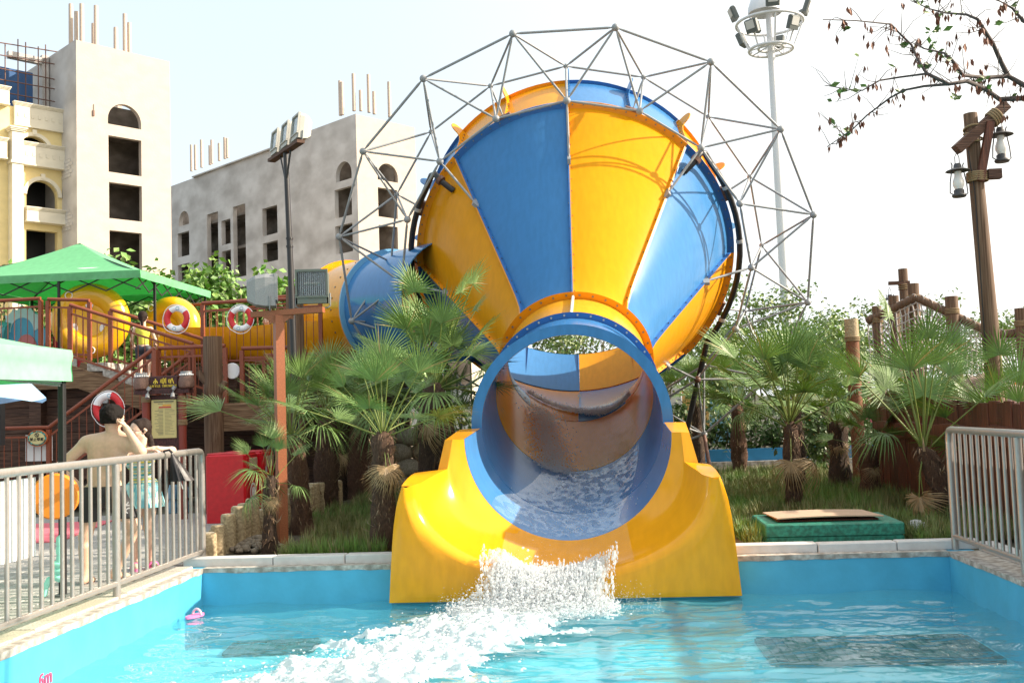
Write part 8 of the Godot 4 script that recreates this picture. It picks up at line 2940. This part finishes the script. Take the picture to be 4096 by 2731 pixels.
func splash(height: Callable):
	var r := rng(99)
	var drop := MB.new()
	drop.ball(Vector3.ZERO, 1.0, 6)
	var dm := drop.done()
	var list := []
	var nz := FastNoiseLite.new(); nz.seed = 31; nz.frequency = 2.2; nz.fractal_octaves = 4
	# the fall itself: ragged white curtain, several folded layers
	var cur := MB.new()
	for layer in 5:
		var rows := []
		for i in 26:
			var q := i / 25.0
			var row := []
			for j in 71:
				var u := j / 70.0 * 2.0 - 1.0
				var n1 := nz.get_noise_3d(u * 2.2 + layer * 7.0, q * 1.6, layer * 3.0)
				var n2 := nz.get_noise_3d(u * 7.0 + layer * 5.0, q * 5.0, 4.0 + layer)
				var lip := -0.055 + 0.12 * u * u + (0.10 * clampf((-u - 0.55) * 2.2, 0, 1))
				var z := -10.18 + q * (0.63 + 0.10 * n1) + layer * 0.03 * q + n2 * 0.07 * q
				var y := lip + 0.035 * sin(q * PI) - (lip - WATER + 0.03) * q * q + n2 * 0.04 * minf(q * 4.0, 1.0) + n1 * 0.03
				row.append(Vector3(-0.42 + u * (0.46 + 0.03 * layer) + n1 * 0.05 - 0.06 * q, y, z))
			rows.append(row)
		# ragged: leave out cells where the noise is low, more so towards the edges
		for i in 25:
			for j in 70:
				var u := j / 70.0 * 2.0 - 1.0
				var keep := nz.get_noise_3d(u * 5.0, i * 0.22, 20.0 + layer * 4.0) + 0.62 - 0.6 * pow(absf(u), 4.0) - (0.75 - 0.15 * i if i < 5 else 0.0)
				if keep < 0.0: continue
				var a: Vector3 = rows[i][j]; var b: Vector3 = rows[i][j + 1]; var c: Vector3 = rows[i + 1][j + 1]; var d: Vector3 = rows[i + 1][j]
				cur.quad(a, d, c, b)
	var fc := lin(0.66, 0.71, 0.73)
	fc.a = 0.55
	var fallm := mat("white_water", fc, 0.32, {"backlight": Color(0.9, 0.9, 0.9)})
	fallm.transparency = BaseMaterial3D.TRANSPARENCY_ALPHA
	var fo := part(self, "waterfall", cur, fallm)
	tag(fo, "ragged white water falling off the yellow apron lip", "water", "", "stuff")
	for k in 20000:
		var u := clampf(r.randfn() * 0.55, -1.25, 1.25)
		var q := r.randf()
		var x := -0.42 + u * 0.50 + nz.get_noise_2d(u * 3, q * 2) * 0.05 - 0.05 * q
		var lip := -0.065 + 0.12 * u * u
		var z := -9.93 + q * 0.46 + r.randfn() * 0.06
		var y := lip + 0.05 * q - (lip - WATER) * q * q + r.randfn() * 0.04
		if y < WATER: continue
		list.append([Vector3(x, y, z), pow(r.randf(), 4.0) * 0.010 + 0.0018, Vector3(0.8, r.randf_range(1.0, 2.4), 0.8)])
	# burst where it lands
	for k in 16000:
		var a := r.randf() * TAU
		var d := pow(r.randf(), 0.6)
		var x := -0.58 + cos(a) * d * 0.80; var z := -9.46 + sin(a) * d * 0.36
		var y := WATER + absf(r.randfn()) * ((1.0 - d) * 0.17 + 0.035) + 0.03
		list.append([Vector3(x, y, z), pow(r.randf(), 4.0) * 0.011 + 0.0018, Vector3.ONE])
	# churn over the foam trail
	for k in 9000:
		var t := pow(r.randf(), 1.1)
		var x := lerpf(-0.6, -2.4, t) + r.randfn() * lerpf(0.24, 0.46, t); var z := lerpf(-9.5, -6.2, t) + r.randfn() * 0.26
		if x < XL + 0.05: continue
		list.append([Vector3(x, height.call(x, z) + absf(r.randfn()) * lerpf(0.055, 0.02, t) + 0.03, z), pow(r.randf(), 4.0) * 0.008 + 0.0018, Vector3(1.3, 0.8, 1.3)])
	# stray spray either side
	for k in 2600:
		var sd := -1.0 if r.randf() < 0.65 else 1.0
		var d := pow(r.randf(), 1.8)
		var x := -0.45 + sd * (0.45 + d * 0.6); var z := -9.55 + r.randfn() * 0.2
		list.append([Vector3(x, WATER + absf(r.randfn()) * 0.15 * (1 - d * 0.6), z), r.randf_range(0.0012, 0.0035), Vector3.ONE])
	add_drops("splash", "white splash where the slide water falls into the pool", list, dm)
	# rapids: cascade pouring from the funnel into the pipe
	list = []
	for k in 16000:
		var s := r.randf_range(0.0, 1.15)
		var a := PI * 1.5 - 0.32 + r.randfn() * 0.15 - 0.28 * (1.0 - s)
		var p := pipe_pt(minf(s, 2.99), pipe_r(minf(s, 2.99)) - 0.03 - absf(r.randfn()) * 0.035 * (1.3 - s * 0.7), a)
		list.append([p, pow(r.randf(), 4.0) * 0.008 + 0.0016, Vector3.ONE])
	for k in 14000:
		var a := lerpf(PI * 1.5 - 0.75, PI * 1.5 + 0.95, r.randf())
		var l := 0.35 + 0.35 * sin(a * 2.0) + r.randfn() * 0.06
		var p := ring_pt(maxf(l, 0.02), cone_r(maxf(l, 0.02)) - 0.02 - absf(r.randfn()) * 0.03, a)
		list.append([p, pow(r.randf(), 4.0) * 0.008 + 0.0016, Vector3.ONE])
	for k in 1200:
		var s := r.randf_range(1.0, 2.9)
		var a := PI * 1.5 + 0.12 + r.randfn() * 0.3
		var p := pipe_pt(minf(s, 2.99), pipe_r(minf(s, 2.99)) - 0.05 - absf(r.randfn()) * 0.015, a)
		list.append([p, pow(r.randf(), 4.0) * 0.006 + 0.0014, Vector3.ONE])
	add_drops("rapids", "white broken water tumbling down inside the slide outlet", list, dm, 0.4)

func add_drops(called: String, label: String, list: Array, dm: ArrayMesh, alpha := 0.55):
	var mm := MultiMesh.new()
	mm.transform_format = MultiMesh.TRANSFORM_3D
	mm.mesh = dm
	mm.instance_count = list.size()
	for i in list.size():
		var q = list[i]
		mm.set_instance_transform(i, Transform3D(Basis.IDENTITY.scaled(q[2] * q[1]), q[0]))
	var o := MultiMeshInstance3D.new()
	o.name = called
	o.multimesh = mm
	var sc := lin(0.70, 0.74, 0.76)
	sc.a = alpha
	var spray := mat("spray_" + called, sc, 0.35, {"backlight": Color(0.8, 0.8, 0.8)})
	spray.transparency = BaseMaterial3D.TRANSPARENCY_ALPHA
	if called == "rapids": spray.roughness = 0.18
	o.material_override = spray
	add_child(o)
	tag(o, label, "water", "", "stuff")
